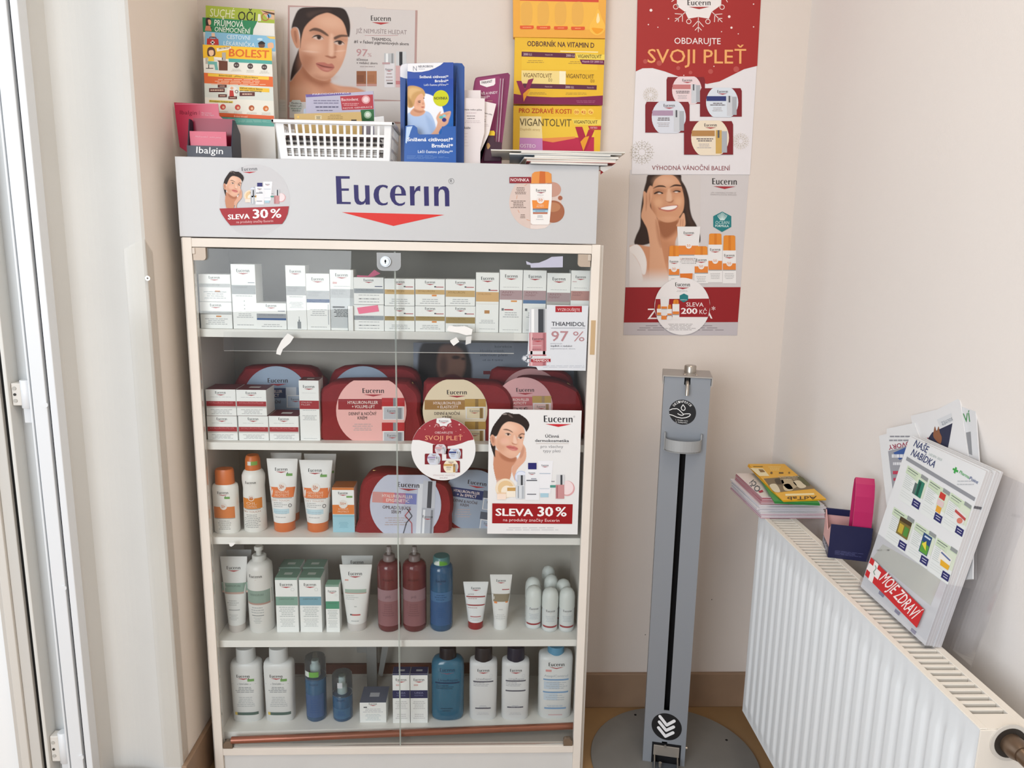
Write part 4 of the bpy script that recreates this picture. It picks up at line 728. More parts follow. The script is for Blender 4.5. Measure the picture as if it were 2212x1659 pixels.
# ------------------------------------------------------------------ gift bags and cards inside the cabinet
def PrZ(Y, ox, oy, s, **k): return Pr(lambda x, y, e: P(ox+x/s, oy+y/s, Y-e), flip=True, **k)      # traced on a vertical surface
def card_panel(name, label, pts, Y, th, m, cat, group=None, back=None):
    """a flat card of real thickness whose front outline is given by photo positions on the plane y = Y"""
    w = [P(*p, Y) for p in pts]; c = sum(w, Vector())/len(w); zb = min(q.z for q in w)
    t = thing(name, label, cat, (c.x, Y, zb), group=group)
    obj('sheet', MB().prism([(q.x, q.z) for q in w], 'y', Y, Y+th, m), t, world=True); return t
def clipcirc(cx, cy, r, y0, y1, n=48): return [(x, min(max(y, y0), y1)) for x, y in circ(cx, cy, r, None, n)]
def bag_print(pr, cx, cy, r, band, t, jars, top=None, rot=0, logoc='#33282a', dna=False):
    ca, sa = math.cos(math.radians(rot)), math.sin(math.radians(rot))
    def q(x, y): return (cx+r*(x*ca-y*sa), cy+r*(x*sa+y*ca))
    def R(x0, y0, x1, y1, h, l=None): pr.poly([q(x0, y0), q(x1, y0), q(x1, y1), q(x0, y1)], h, l)
    def Tx(s, x0, x1, y, hh, h, b=0): pr.text(s, *q(x0, y), *q(x1, y), hh*r, h, b)
    pr.l = 3; pr.logo(*q(-.25, -.50), *q(.36, -.5), .135*r, logoc, '#a8323a')
    bs = band if isinstance(band, tuple) else (band,)
    pr.l = 2
    for i, b in enumerate(bs):
        xa, xb = -.955+1.255*i/len(bs), -.955+1.255*(i+1)/len(bs)
        R(xa if i else -.94, -.33, xb, -.03, b)
    pr.l = 3; Tx(t[0], -.67, .19, -.19, .085, '#f2e2dc', .012); Tx(t[1], -.55, .1, -.07, .085, '#f2e2dc', .012)
    Tx(t[2], -.64, .15, .13, .085, '#5a4a48', .01)
    if t[3]: Tx(t[3], -.39, -.12, .25, .085, '#5a4a48', .01)
    x0, y0 = q(-.59, .36); x1, y1 = q(.1, .58); pr.fine(x0, y0, x1, y1, 4, '#b8a9a8', .35)
    lid, glas, gl2 = jars
    if dna:
        R(.33, -.62, .46, .9, '#dfe2e8', 3); R(.46, -.72, .82, .05, lid, 3); R(.6, -.70, .72, .05, '#4a4d55', 4); R(.46, .05, .82, .95, glas, 3); R(.5, .1, .56, .9, '#eef0f4', 4); R(.72, .1, .78, .9, gl2, 4)
        pr.line([q(.05, .1), q(.2, .3), q(.05, .5), q(-.02, .8)], .03*r, '#5a5d68'); pr.line([q(.15, .1), q(.0, .3), q(.2, .5), q(.22, .78)], .03*r, '#b9646c'); pr.l = 4; x0, y0 = q(.5, .33); x1, y1 = q(.78, .33); pr.logo(x0, y0, x1, y1, None, '#555', '#a44')
    else:
        for yy in (-.36, .34):
            R(.30, yy, .95, yy+.24, lid, 3); R(.62, yy, .72, yy+.24, gl2, 4); R(.33, yy+.24, .93, yy+.62, '#e6e4e4', 3); R(.36, yy+.27, .90, yy+.6, glas, 4); R(.76, yy+.28, .86, yy+.6, gl2, 5)
            pr.l = 5; x0, y0 = q(.46, yy+.4); x1, y1 = q(.74, yy+.4); pr.logo(x0, y0, x1, y1, None, '#666', '#a44')
BAGM = M('#8a2a2e', .75, 0, .2, bump=.35, bscale=700, var=.12, vscale=30)
def bag(label, pts, Y, dep, lab, labc, pargs, group, zip_=True, world_rot=0):
    w = [P(*p, Y+.012) for p in pts]; zb = min(q.z for q in w); cx = sum(q.x for q in w)/len(w)
    t = thing('cosmetic_bag', label, 'bag', (cx, Y, zb), group=group)
    zc = sum(q.z for q in w)/len(w); sm = [(a[0], a[1]) for a in smooth_pts([(q.x, q.z) for q in w], 3)]; n = len(sm)
    rings = []
    for yy, k in ((0, .93), (.006, .975), (.014, 1), (dep-.014, .97), (dep-.005, .92), (dep, .85)):
        rings.append([((x-cx)*k+cx, Y+yy, zb+max(.0005, ((z-zc)*(k if z > zc else k+(1-k)*.6)+zc-zb))) for x, z in sm])
    mb = MB().add([p for r in rings for p in r], [(j*n+i, j*n+(i+1) % n, (j+1)*n+(i+1) % n, (j+1)*n+i) for j in range(5) for i in range(n)], BAGM, True)
    for r, fl in ((rings[0], 0), (rings[-1], 1)):
        tr = tessellate_polygon([[Vector((p[0], p[2], 0)) for p in r]]); mb.add(r, tr, BAGM)
    obj('bag_body', mb, t, world=True)
    lp = [P(*p, Y-.002) for p in clipcirc(*lab)]
    obj('label_card', MB().prism([(q.x, q.z) for q in lp], 'y', Y-.002, Y-.0004, M(labc, .4, 0, .4)), t, world=True)
    pr = PrY(Y-.002); bag_print(pr, *lab[:3], *pargs[0], **pargs[1]); pr.build(t, 'print', True)
    if zip_:
        a, b = w[zip_[0]], w[zip_[1]]
        obj('zip', MB().tube([(a.x, Y+dep*.45, a.z), ((a.x+b.x)/2+.004, Y+dep*.4, (a.z+b.z)/2), (b.x, Y+dep*.45, b.z)], .0016, M('#c9a66a', .35, .6), 8), t, world=True)
    return t
g = 'red cosmetic gift bags'
LB = M('#9fb0c4')
bag('red gift bag with pale blue round label, back row left', [(512, 935), (504, 880), (503, 838), (525, 800), (545, 791), (665, 793), (692, 815), (707, 840), (705, 935)], .155, .07, (596, 862, 71, 791, 930), '#98a9bf', (('#2e3a63', ('HYALURON-FILLER', '+ 3x EFFECT', 'DENNÍ & NOČNÍ', 'KRÉM'), ('#c9ced6', '#b7c3d3', '#8f9db3')), {}), g, zip_=(6, 8))
bag('red gift bag with pale blue round label, back row behind the pink label', [(712, 935), (707, 880), (712, 822), (738, 792), (830, 792), (888, 796), (912, 830), (910, 935)], .155, .06, (784, 862, 71, 791, 930), '#98a9bf', (('#2e3a63', ('HYALURON-FILLER', '+ 3x EFFECT', 'DENNÍ & NOČNÍ', 'KRÉM'), ('#c9ced6', '#b7c3d3', '#8f9db3')), {}), g, zip_=None)
bag('red gift bag with rosy round label, half hidden at the back right', [(1062, 935), (1058, 870), (1061, 800), (1108, 796), (1180, 797), (1225, 805), (1240, 840), (1238, 935)], .16, .055, (1146, 862, 66, 796, 930), '#cf9c9d', (('#c06a70', ('HYALURON-FILLER', '+ ELASTICITY', 'ROSÉ', ''), ('#c2a46a', '#e0b9b6', '#b98f8f')), {}), g, zip_=None)
bag('red gift bag with big pink round label, front row left', [(701, 953), (693, 905), (692, 848), (707, 832), (735, 824), (868, 824), (888, 830), (908, 853), (908, 890), (903, 953)], .05, .085, (802, 887, 76, 822, 955), '#ecb5b0', (('#96282f', ('HYALURON-FILLER', '+ VOLUME-LIFT', 'DENNÝ & NOČNÝ', 'KRÉM'), ('#b5262c', '#b9bcc2', '#85898f')), {}), g, zip_=(6, 8))
bag('red gift bag with cream and gold round label, front row middle', [(922, 953), (914, 905), (915, 835), (930, 823), (1045, 826), (1085, 833), (1107, 862), (1107, 895), (1100, 953)], .055, .085, (983, 887, 70, 820, 953), '#e7d6b8', (('#a57a45', ('HYALURON-FILLER', '+ ELASTICITY', 'DENNÍ & NOČNÍ', 'KRÉM'), ('#b8924c', '#e2d3b4', '#8f7140')), {}), g, zip_=(6, 8))
bag('red gift bag with rose round label at right end of second shelf', [(1118, 953), (1112, 890), (1112, 835), (1130, 818), (1190, 820), (1228, 832), (1255, 858), (1254, 953)], .07, .085, (1131, 878, 63, 815, 945), '#dba6a8', (('#c4686c', ('HYALURON-FILLER', '+ ELASTICITY', 'ROSÉ', ''), ('#bd9a58', '#e6c4c0', '#a88a6a')), {}), g, zip_=(5, 6))
bag('red gift bag with lilac round label and open zip on third shelf', [(778, 1152), (775, 1120), (779, 1050), (802, 1024), (850, 1022), (925, 1032), (967, 1045), (979, 1080), (976, 1112), (957, 1154)], .052, .09, (876, 1091, 77, 1026, 1154), '#c4c9da', ((('#cf9490', '#dd8580', '#b07a9c', '#7f86c2'), ('HYALURON-FILLER', 'EPIGENETIC', 'OMLADZUJÚCE', 'SÉRUM'), ('#c9ccd4', '#b4b8c2', '#82868f')), dict(rot=3, dna=True)), g, zip_=(3, 5))
bag('red gift bag with slate blue label, tilted behind the big discount poster', [(966, 1135), (960, 1060), (985, 1024), (1040, 1022), (1085, 1040), (1092, 1100), (1088, 1150)], .085, .07, (1022, 1080, 66, 1015, 1148), '#9aa6b8', (('#2c3868', ('HYALURON-FILLER', '+ 3x EFFECT', 'DENNÍ & NOČNÍ', 'KRÉM'), ('#5a5f6c', '#aeb8c8', '#6a7280')), dict(rot=8)), g, zip_=None)
# portrait card standing behind the bags
t = card_panel('display_card', 'grey portrait card standing behind the bags on second shelf', [(893, 740), (1242, 741), (1236, 925), (900, 924)], .236, .002, M('#8d95a3', .5), 'card')
paint('portrait_print', 893, 741, 1060, 905, 1.5, [('p', [(912, 742), (960, 735), (1000, 740), (1012, 760), (1020, 800), (1010, 860), (960, 880), (905, 880), (902, 800)], '#2d2523', 4), ('p', [(950, 752), (975, 745), (1000, 760), (1005, 790), (998, 815), (985, 830), (960, 828), (945, 800)], '#7d5a4c', 5), ('e', (985, 772, 9, 4, 0), '#3b2a26', 2), ('e', (1001, 775, 5, 3, 0), '#3b2a26', 2), ('p', [(960, 812), (980, 808), (996, 816), (985, 824), (968, 822)], '#5c2f30', 2), ('e', (958, 790, 9, 20, 0), '#553b33', 6)], '#8d95a3', lambda x, y: P(x, y, .2358), t, world=True)
pr = PrZ(.236, 860, 740, 5.027, eps=.0003); pr.text('korekce', 1050, 55, 1235, 55, 26, '#4a4f58'); pr.text('hloubky vrásek', 890, 100, 1150, 100, 24, '#5c626c'); pr.text('stárnutí pleti', 890, 147, 1185, 147, 26, '#565c66'); pr.text('už za 4 týdny', 920, 197, 1140, 197, 18, '#4f5560'); pr.text('28', 820, 432, 925, 432, 34, '#3a3f49'); pr.rect(925, 308, 1005, 345, '#7a2a30'); pr.build(t, 'print', True)
# ------------------------------------------------------------------ posters, stickers and tape on the glass doors
GY = .0029
PAP = M('#e4e4e4', .4, 0, .4)
LC = lambda k: [  # short-haired woman, traced
 ('p', [(130, 560), (190, 570), (320, 655), (400, 640), (405, 700), (350, 770), (342, 860), (320, 935), (295, 1010), (165, 1010), (150, 930), (130, 850), (115, 760), (120, 680)], '#c58a6c', 8), ('p', [(190, 590), (320, 655), (400, 645), (380, 700), (300, 700), (220, 660)], '#a5684c', 16, .8),
 ('p', [(450, 610), (470, 490), (505, 500), (525, 560), (518, 680), (440, 770), (402, 830), (392, 945), (362, 890), (346, 790), (400, 690)], '#d9a78e', 6), ('p', [(440, 620), (480, 510), (500, 540), (490, 610), (455, 660)], '#b9826a', 8, .6),
 ('p', [(75, 400), (100, 362), (138, 385), (148, 440), (142, 505), (108, 505), (85, 450)], '#cf9a80', 5), ('p', [(95, 400), (120, 395), (128, 450), (110, 470)], '#a8705a', 6, .7),
 ('p', [(240, 240), (300, 205), (380, 212), (450, 240), (497, 285), (507, 370), (492, 450), (472, 540), (430, 612), (380, 645), (320, 655), (250, 622), (190, 570), (150, 510), (145, 440), (165, 370), (200, 300)], '#dcac92', 4),
 ('e', (220, 490, 60, 90, 15), '#c99478', 40, .6), ('e', (300, 270, 110, 55, 15), '#e8c3ac', 40, .8), ('e', (260, 450, 50, 40, 0), '#e9c2ac', 30, .7), ('e', (460, 470, 26, 50, 0), '#e6bda6', 25, .6), ('e', (350, 590, 70, 30, 8), '#e3b79e', 20, .6), ('p', [(370, 380), (390, 380), (410, 450), (405, 480), (365, 470)], '#e9c6b2', 10, .8), ('p', [(345, 462), (370, 474), (402, 482), (412, 474), (404, 490), (360, 484)], '#a8694f', 5, .8), ('p', [(395, 380), (420, 400), (415, 440), (402, 420)], '#c8917a', 10, .5),
 ('p', [(240, 300), (282, 294), (330, 312), (360, 336), (350, 338), (308, 318), (250, 308)], '#6a4c3e', 4, .9), ('p', [(428, 374), (468, 348), (508, 356), (504, 368), (470, 363), (438, 386)], '#66493c', 5, .9),
 ('e', (300, 362, 38, 17, 10), '#dccabf', 4, .85), ('e', (303, 361, 16, 16, 0), '#5a4032', 3), ('e', (303, 361, 8, 8, 0), '#201512', 2), ('e', (255, 440, 40, 30, 0), '#e0a795', 26, .5), ('p', [(262, 360), (285, 345), (320, 350), (338, 372), (318, 358), (285, 354)], '#3a2822', 3), ('e', (450, 404, 36, 15, 8), '#dccabf', 4, .85), ('e', (456, 403, 15, 15, 0), '#5a4032', 3), ('e', (456, 403, 7, 7, 0), '#201512', 2), ('p', [(415, 402), (440, 388), (470, 394), (488, 408), (465, 400), (440, 398)], '#3a2822', 3),
 ('p', [(276, 510), (325, 498), (352, 506), (378, 508), (424, 536), (402, 562), (350, 562), (300, 536)], '#c4716a', 4), ('e', (355, 550, 34, 7, 8), '#d99a90', 6, .7), ('p', [(280, 513), (340, 524), (418, 537), (380, 534), (330, 528)], '#8e4c42', 2),
 ('p', [(138, 645), (100, 560), (80, 480), (72, 400), (92, 310), (125, 240), (185, 160), (238, 102), (300, 88), (370, 106), (440, 108), (520, 160), (563, 220), (562, 280), (530, 335), (500, 282), (450, 240), (380, 214), (300, 206), (240, 242), (200, 302), (168, 372), (140, 388), (105, 364), (78, 400), (88, 460), (112, 505), (145, 505), (140, 580)], '#2a201d', 4), ('p', [(300, 110), (330, 120), (360, 150), (340, 150), (310, 130)], '#7a6a64', 8, .6), ('p', [(230, 115), (270, 105), (290, 115), (250, 120)], '#b9aca6', 5, .7)]
MASKC = [[(138, 645), (100, 560), (80, 480), (72, 400), (92, 310), (125, 240), (185, 160), (238, 102), (300, 88), (370, 106), (440, 108), (520, 160), (563, 220), (562, 280), (530, 335), (507, 370), (505, 400), (492, 450), (472, 540), (430, 612), (380, 645), (250, 640)], [(115, 600), (190, 570), (320, 640), (400, 640), (405, 700), (350, 770), (342, 860), (320, 935), (295, 1010), (165, 1010), (150, 930), (130, 850), (115, 760), (112, 680)], [(440, 615), (472, 480), (505, 500), (527, 560), (520, 680), (440, 772), (402, 832), (392, 945), (362, 890), (346, 790), (390, 650)]]
def range_pics(pr, f, l=2):
    def R(x0, y0, x1, y1, h, dl=0): pr.poly([f(x0, y0), f(x1, y0), f(x1, y1), f(x0, y1)], h, l+dl)
    def D(cx, cy, r, h, dl=0): pr.poly([f(*p) for p in circ(cx, cy, r, None, 30)], h, l+dl)
    D(460, 890, 78, '#c3cde4'); D(462, 888, 66, '#dde3f0', 1)
    D(1030, 1030, 95, '#d9a3a6'); D(1022, 1022, 86, '#ecd9db', 1)
    D(265, 1030, 122, '#ead9c0'); D(270, 1030, 96, '#e0c193', 1); D(285, 1065, 70, '#efe3d0', 2)
    R(285, 1005, 392, 1138, '#efe6d6', 3); R(290, 1020, 392, 1062, '#c49a5a', 4); R(165, 1080, 275, 1168, '#f0dccd', 5); R(165, 1080, 275, 1098, '#e6c9a8', 6)
    R(512, 795, 688, 1175, '#e6e8ec', 2); R(548, 715, 652, 795, '#28286a', 3); R(528, 925, 660, 938, '#55565e', 4); R(535, 1098, 648, 1108, '#55565e', 4); R(585, 905, 650, 917, '#9a9ca8', 4)
    pr.l = l+5; pr.logo(*f(556, 848), *f(635, 848), None, '#55565e', '#a44')
    pr.poly([f(670, 690), f(858, 690), f(825, 1090), f(690, 1090)], '#e9eaee', l+1); R(688, 842, 825, 852, '#b0bccb', 3); R(690, 1030, 810, 1036, '#b9c3cf', 3); R(700, 1090, 800, 1140, '#a9cbd9', 3); pr.l = l+4; pr.logo(*f(715, 755), *f(800, 755), None, '#66676e', '#a44')
    R(400, 990, 505, 1160, '#d3d8dd', 4); R(415, 865, 508, 990, '#c6cad0', 5); R(458, 868, 482, 990, '#3c3f45', 6); R(420, 1000, 435, 1150, '#9aa2aa', 5); R(470, 1000, 495, 1155, '#b0b6bd', 5)
    R(890, 985, 995, 1158, '#c58e90', 4); R(902, 862, 1000, 985, '#cfd0d3', 5); R(948, 864, 972, 985, '#3c3f45', 6); R(900, 995, 915, 1150, '#a56a6e', 5); R(820, 990, 890, 1020, '#4f9486', 3); R(835, 940, 875, 950, '#8a8a8e', 3)
R2 = (1045, 875, 5.7227)
t = card_panel('discount_poster', 'white portrait discount poster on the right glass door with red banner', [(1056.5, 883.5), (1256.5, 887), (1247.5, 1154.5), (1052.5, 1152.8)], GY-.0006, .0006, PAP, 'poster')
pyd = GY-.0006
paint('portrait_print', 60, 80, 570, 1010, 6, LC(0)+[('g', 900, 1005, '#e4e4e4')], '#e4e4e4', lambda x, y: P(R2[0]+x/R2[2], R2[1]+y/R2[2], pyd-.0002), t, mask=MASKC, world=True)
pr = PrZ(pyd, *R2, eps=.0002)
range_pics(pr, lambda x, y: (x, y)); pr.l = 2
pr.logo(742, 210, 1098, 213, 80, '#2b2b30', '#c22630'); pr.ring(1118, 143, 9, 2.5, '#777', 2)
pr.text('Účinná', 760, 402, 930, 403, 36, '#3c3c40', .012); pr.text('dermokosmetika', 635, 455, 1052, 458, 34, '#3c3c40', .012); pr.rect(645, 474, 1050, 478, '#b9a79c'); pr.text('pro všechny', 702, 528, 982, 530, 34, '#8b8b8f'); pr.text('typy pleti', 732, 582, 948, 584, 34, '#8b8b8f')
pr.poly([(105, 1215), (1100, 1226), (1092, 1470), (103, 1462)], '#97141b', 3); pr.l = 4; pr.text('SLEVA', 145, 1366, 612, 1372, 86, '#f2eeee', .03); pr.text('30', 662, 1372, 858, 1374, 112, '#f2eeee', .03); pr.text('%', 885, 1374, 1025, 1376, 112, '#f2eeee', .02); pr.text('na produkty značky Eucerin', 240, 1436, 935, 1444, 36, '#eecfd0'); pr.l = 2; pr.fine(240, 1505, 960, 1555, 2, '#c3c3c6', .3); pr.build(t, 'print', True)
# round christmas sticker
def minibag(pr, x0, y0, x1, y1, lab, band, l, jar='#c9ccd2'):
    w, h = x1-x0, y1-y0; cx, cy = x0+w*.53, y0+h*.5; r = w*.385
    pr.poly([(x0+w*.03, y0), (x1-w*.03, y0), (x1, y0+h*.1), (x1, y1), (x0, y1), (x0, y0+h*.1)], '#7c2028', l); pr.poly([(min(max(a, x0), x1), min(max(b, y0-h*.02), y1+h*.02)) for a, b in circ(cx, cy, r, h*.62, 36)], lab, l+1)
    pr.rect(cx-r*.97, y0+h*.28, cx+r*.25, y0+h*.45, band, l+2); pr.rect(cx+r*.3, y0+h*.27, cx+r*.62, y1-h*.03, jar, l+2); pr.rect(cx+r*.62, y0+h*.3, cx+r*.9, y1-h*.06, '#a9adb4', l+2); pr.rect(cx+r*.4, y0+h*.27, cx+r*.5, y0+h*.5, '#5a5c62', l+3)
    pr.l = l+3; pr.logo(cx-r*.3, y0+h*.16, cx+r*.35, y0+h*.16, None, '#4a4246', '#a8323a'); pr.fine(cx-r*.75, y0+h*.5, cx+r*.2, y0+h*.62, 2, '#6b6266', .5, l+3); pr.fine(cx-r*.7, y0+h*.66, cx+r*.1, y0+h*.82, 3, '#b3adb0', .4, l+3)
R1 = (880, 895, 11.06)
c = (860, 825); outl = circ(860, 828, 768, 748, 72)
t = card_panel('round_sticker', 'round red and white winter gift sticker on the glass at centre', [(R1[0]+x/R1[2], R1[1]+y/R1[2]) for x, y in outl], GY-.0003, .0003, PAP, 'sticker')
pr = PrZ(GY-.0003, *R1, eps=.00018)
top = [p for p in circ(860, 828, 764, 744, 72, 0, 360) if p[1] < 610]; top = sorted(top, key=lambda p: p[0])
wave = [(1580, 606), (1450, 630), (1300, 690), (1130, 740), (960, 765), (780, 740), (600, 705), (430, 650), (280, 615), (125, 612)]
pr.poly(top+wave, '#94303a' if 0 else '#96313a', 1); pr.l = 2
pr.poly([(700, 100), (860, 84), (1025, 100), (1055, 190), (1000, 215), (960, 240), (940, 290), (860, 275), (780, 290), (765, 235), (690, 200)], '#e2e2e2'); pr.l = 3; pr.logo(758, 180, 978, 182, 44, '#55555a', '#a8323a')
for a in ([(700, 250), (640, 310)], [(660, 255), (690, 262)], [(1010, 250), (1065, 310)], [(860, 290), (860, 375)], [(815, 340), (860, 300), (905, 340)], [(670, 240), (720, 240), (735, 300)], [(1055, 240), (1005, 240), (990, 300)]): pr.line(a, 12, '#d9a9a8', 2)
for x, y, r in ((1240, 245, 20), (1272, 366, 14), (535, 275, 12), (300, 340, 11), (420, 360, 9), (1160, 407, 6), (1355, 432, 6)): pr.disc(x, y, r, '#e6b9b4', 2, n=14)
pr.text('OBDARUJTE', 655, 462, 1085, 464, 52, '#ddc3c4', 0, 2); pr.text('SVOJI PLEŤ', 420, 612, 1318, 622, 104, '#e3a07c', .004, 2)
minibag(pr, 605, 720, 960, 950, '#d6cbd2', '#c79aa0', 2); minibag(pr, 930, 822, 1312, 1060, '#c9d3e2', '#3a4a80', 2); minibag(pr, 415, 940, 825, 1195, '#cdd2de', '#9d8fae', 4); minibag(pr, 795, 1108, 1255, 1390, '#e6dcc4', '#c49a5a', 6, '#b08a50')
pr.text('VÝHODNÁ VÁNOČNÍ', 610, 1475, 1135, 1475, 36, '#c9b4b6', 0, 2); pr.text('BALENÍ', 775, 1535, 960, 1535, 34, '#b9a0a4', 0, 2); pr.build(t, 'print', True)
# serum card hung on the right door
R4 = (840, 540, 4.809)
f4 = lambda x, y: (R4[0]+x/R4[2], R4[1]+y/R4[2])
t = card_panel('serum_card', 'pale serum advert card hanging on right glass door beside the hinge stile', [f4(*p) for p in ((1640, 570), (2072, 580), (2045, 1254), (1550, 1248), (1530, 1215), (1440, 1205), (1450, 1180), (1380, 1135), (1385, 1110), (1440, 1085), (1452, 880), (1462, 610), (1640, 612))], GY-.0005, .0005, M('#d5d9df', .35, 0, .45), 'card')
pr = PrZ(GY-.0005, *R4, eps=.00018); pr.l = 1
pr.rect(1730, 583, 2005, 646, '#a3262e'); pr.l = 2; pr.text('VYZKOUŠEJTE', 1752, 632, 1985, 635, 26, '#e6c4c6', .01); pr.text('THIAMIDOL', 1690, 788, 2040, 792, 42, '#3a3c44', .012); pr.rect(1685, 808, 2040, 813, '#8b8d95'); pr.text('97', 1686, 945, 1864, 947, 102, '#b08388', .012); pr.text('%', 1912, 947, 2032, 948, 100, '#b08388', 0)
pr.text('potvrzuje', 1680, 976, 1800, 978, 13, '#9a9da6'); pr.text('úspěch v redukci', 1680, 1004, 1902, 1006, 17, '#44464e', .01); pr.text('pigmentových skvrn', 1680, 1030, 1935, 1032, 13, '#9a9da6'); pr.fine(1600, 1195, 2035, 1225, 2, '#b3b8c2', .3)
pr.l = 1; pr.rect(1468, 612, 1640, 858, '#c4c7cb'); pr.rect(1480, 614, 1510, 858, '#e8eaec', 2); pr.rect(1552, 614, 1606, 858, '#3d4046', 2); pr.rect(1606, 614, 1622, 858, '#8e9298', 2); pr.rect(1458, 858, 1636, 1205, '#bf8389'); pr.rect(1470, 862, 1492, 1200, '#d9b0b3', 2); pr.rect(1600, 862, 1625, 1200, '#a2646b', 2); pr.rect(1455, 1050, 1640, 1085, '#d9d3d6', 2); pr.l = 3; pr.logo(1490, 935, 1605, 936, 26, '#5a3a42', '#a8323a'); pr.rect(1480, 992, 1585, 997, '#e0c4c7'); pr.fine(1475, 1020, 1600, 1045, 1, '#a06a70', .4)
for cx, cy, r in ((1412, 1125, 34), (1462, 1108, 28), (1450, 1148, 30)): pr.poly(circ(cx, cy, r, None, 6), '#8f96a1', 3, holes=[circ(cx, cy, r*.72, None, 6)])
pr.rect(1478, 1102, 1680, 1130, '#e4e4e6', 3); pr.text('PATENTOVANÝ', 1490, 1124, 1672, 1125, 15, '#a9abb2', 0, 4); pr.rect(1478, 1130, 1680, 1164, '#a02630', 3); pr.text('THIAMIDOL', 1492, 1158, 1668, 1160, 22, '#f0e4e4', .015, 4); pr.build(t, 'print', True)
# clear plastic sleeve taped to the doors, tape scraps, torn paper and notes
t = thing('plastic_sleeve', 'wide clear plastic sleeve taped across the doors below top shelf', 'sleeve', (.45, GY-.001, P(800, 765, GY).z))
obj('sleeve_sheet', MB().prism([(P(484, 716, GY).x, P(484, 716, GY).z), (P(1110, 716, GY).x, P(1110, 716, GY).z), (P(1110, 766, GY).x, P(1110, 764, GY).z), (P(484, 757, GY).x, P(484, 757, GY).z)], 'y', GY-.0022, GY-.0016, glass_mat('sleeve_plastic', (.985, .985, .985), .8, .06)), t, world=True)
a, b, c_, d = P(484, 757, GY-.003), P(890, 763, GY-.003), P(1110, 762.5, GY-.003), P(1110, 765.5, GY-.003)
obj('sleeve_edge', MB().add([P(484, 757.2, GY-.0024), P(1110, 762.6, GY-.0024), P(1110, 764.2, GY-.0024), P(484, 757.7, GY-.0024)], [(0, 3, 2, 1)], M('#b4b5b1', .25, 0, .6)), t, world=True)
TP = M('#e6e6e4', .7, 0, .2)
def scrap(label, pts, f, Y=None, m=TP, name='tape_scrap', cat='tape', group='torn tape scraps on the glass'):
    return card_panel(name, label, [f(*p) for p in pts], (Y or GY-.0028), .0004, m, cat, group)
f1 = lambda x, y: (400+x/4.809, 540+y/4.809)
scrap('long torn white tape scrap on the left door under top shelf', ((1065, 865), (1130, 905), (1092, 965), (1015, 1030), (990, 1092), (945, 1080), (952, 1035), (1000, 940)), f1)
scrap('diamond-shaped white tape scrap on the right door', ((635, 942), (700, 905), (732, 952), (672, 996), (645, 965)), f4)
scrap('small wedge-shaped tape scrap right of the diamond scrap', ((802, 902), (860, 893), (852, 968), (796, 985)), f4, m=M('#d2d3d1', .6))
scrap('wide crumpled white tape patch at front of top shelf', ((600, 830), (625, 785), (700, 795), (790, 790), (870, 825), (860, 880), (800, 885), (720, 860), (640, 850)), f4, m=M('#e9e9e7', .6))
f5 = lambda x, y: (430+x/4.916, 960+y/4.916)
scrap('tiny torn tape scrap at left below third shelf', ((315, 1045), (385, 1045), (370, 1068), (345, 1086), (325, 1080)), f5)
card_panel('torn_paper', 'torn pale lilac paper stuck to top right of the glass', [f4(*p) for p in ((1425, 115), (1480, 138), (1560, 132), (1640, 100), (1690, 72), (1808, 65), (1806, 180), (1475, 184), (1470, 156), (1432, 150))], GY-.0004, .0004, M('#b9bacd', .7), 'paper')
card_panel('sticky_note', 'pink sticky note on front of a small box on top shelf', [f1(*p) for p in ((1785, 600), (2000, 572), (2014, 638), (1805, 665))], Y1-.0068, .0004, M('#f07f9c', .7), 'note', 'pink sticky notes')
card_panel('sticky_note', 'pink sticky note curling up above a box beside the lock', [f1(*p) for p in ((1782, 283), (1785, 262), (1900, 268), (1965, 205), (2028, 245), (1960, 275), (1900, 284))], Y1+.01, .0004, M('#c96a86', .7), 'note', 'pink sticky notes')
# stickers on the header sign (parts of it)
R3 = (460, 350, 10.367); HY = -.002
f3 = lambda x, y: (R3[0]+x/R3[2], R3[1]+y/R3[2])
pr = PrZ(HY, *R3, eps=.0002); pr.poly(circ(935, 850, 788, 800, 64), '#c7c7ca', 1)
hx = lambda x, y: (990+(x-548)*1.105, 465+(y-715)*1.06)
range_pics(pr, lambda x, y: hx(x+(90 if x < 400 else 0)*1.35+(18 if x < 400 else 0), y-(40 if x < 400 else 0)), 2)
pr.l = 2; pr.logo(645, 200, 988, 188, 80, '#55555c', '#b32c34'); pr.poly([(142, 1042), (1700, 990), (1672, 1160), (1620, 1280), (1545, 1386), (388, 1420), (280, 1290), (200, 1170)], '#a32a32', 9); pr.l = 10
pr.text('SLEVA', 335, 1285, 825, 1266, 105, '#f4eeee', .035); pr.text('30', 890, 1260, 1240, 1250, 195, '#f4eeee', .035); pr.text('%', 1288, 1250, 1535, 1244, 195, '#f4eeee', .02); pr.text('na produkty značky Eucerin', 525, 1370, 1350, 1342, 52, '#e6c3c5'); pr.l = 2; pr.fine(650, 1440, 1300, 1560, 4, '#d2d2d6', .25)
s1 = pr.build(hd, 'round_sticker', True)
hw = lambda x, y: (230+(x-75)*.938, 195+(y-90)*1.027)
paint('portrait_print', 60, 80, 570, 905, 8, LC(0), '#e6e6e6', lambda x, y: P(*f3(*hw(x, y)), HY-.0017), hd, mask=MASKC, world=True)
R5 = (1090, 360, 11.44); pr = PrZ(HY, *R5, eps=.0002)
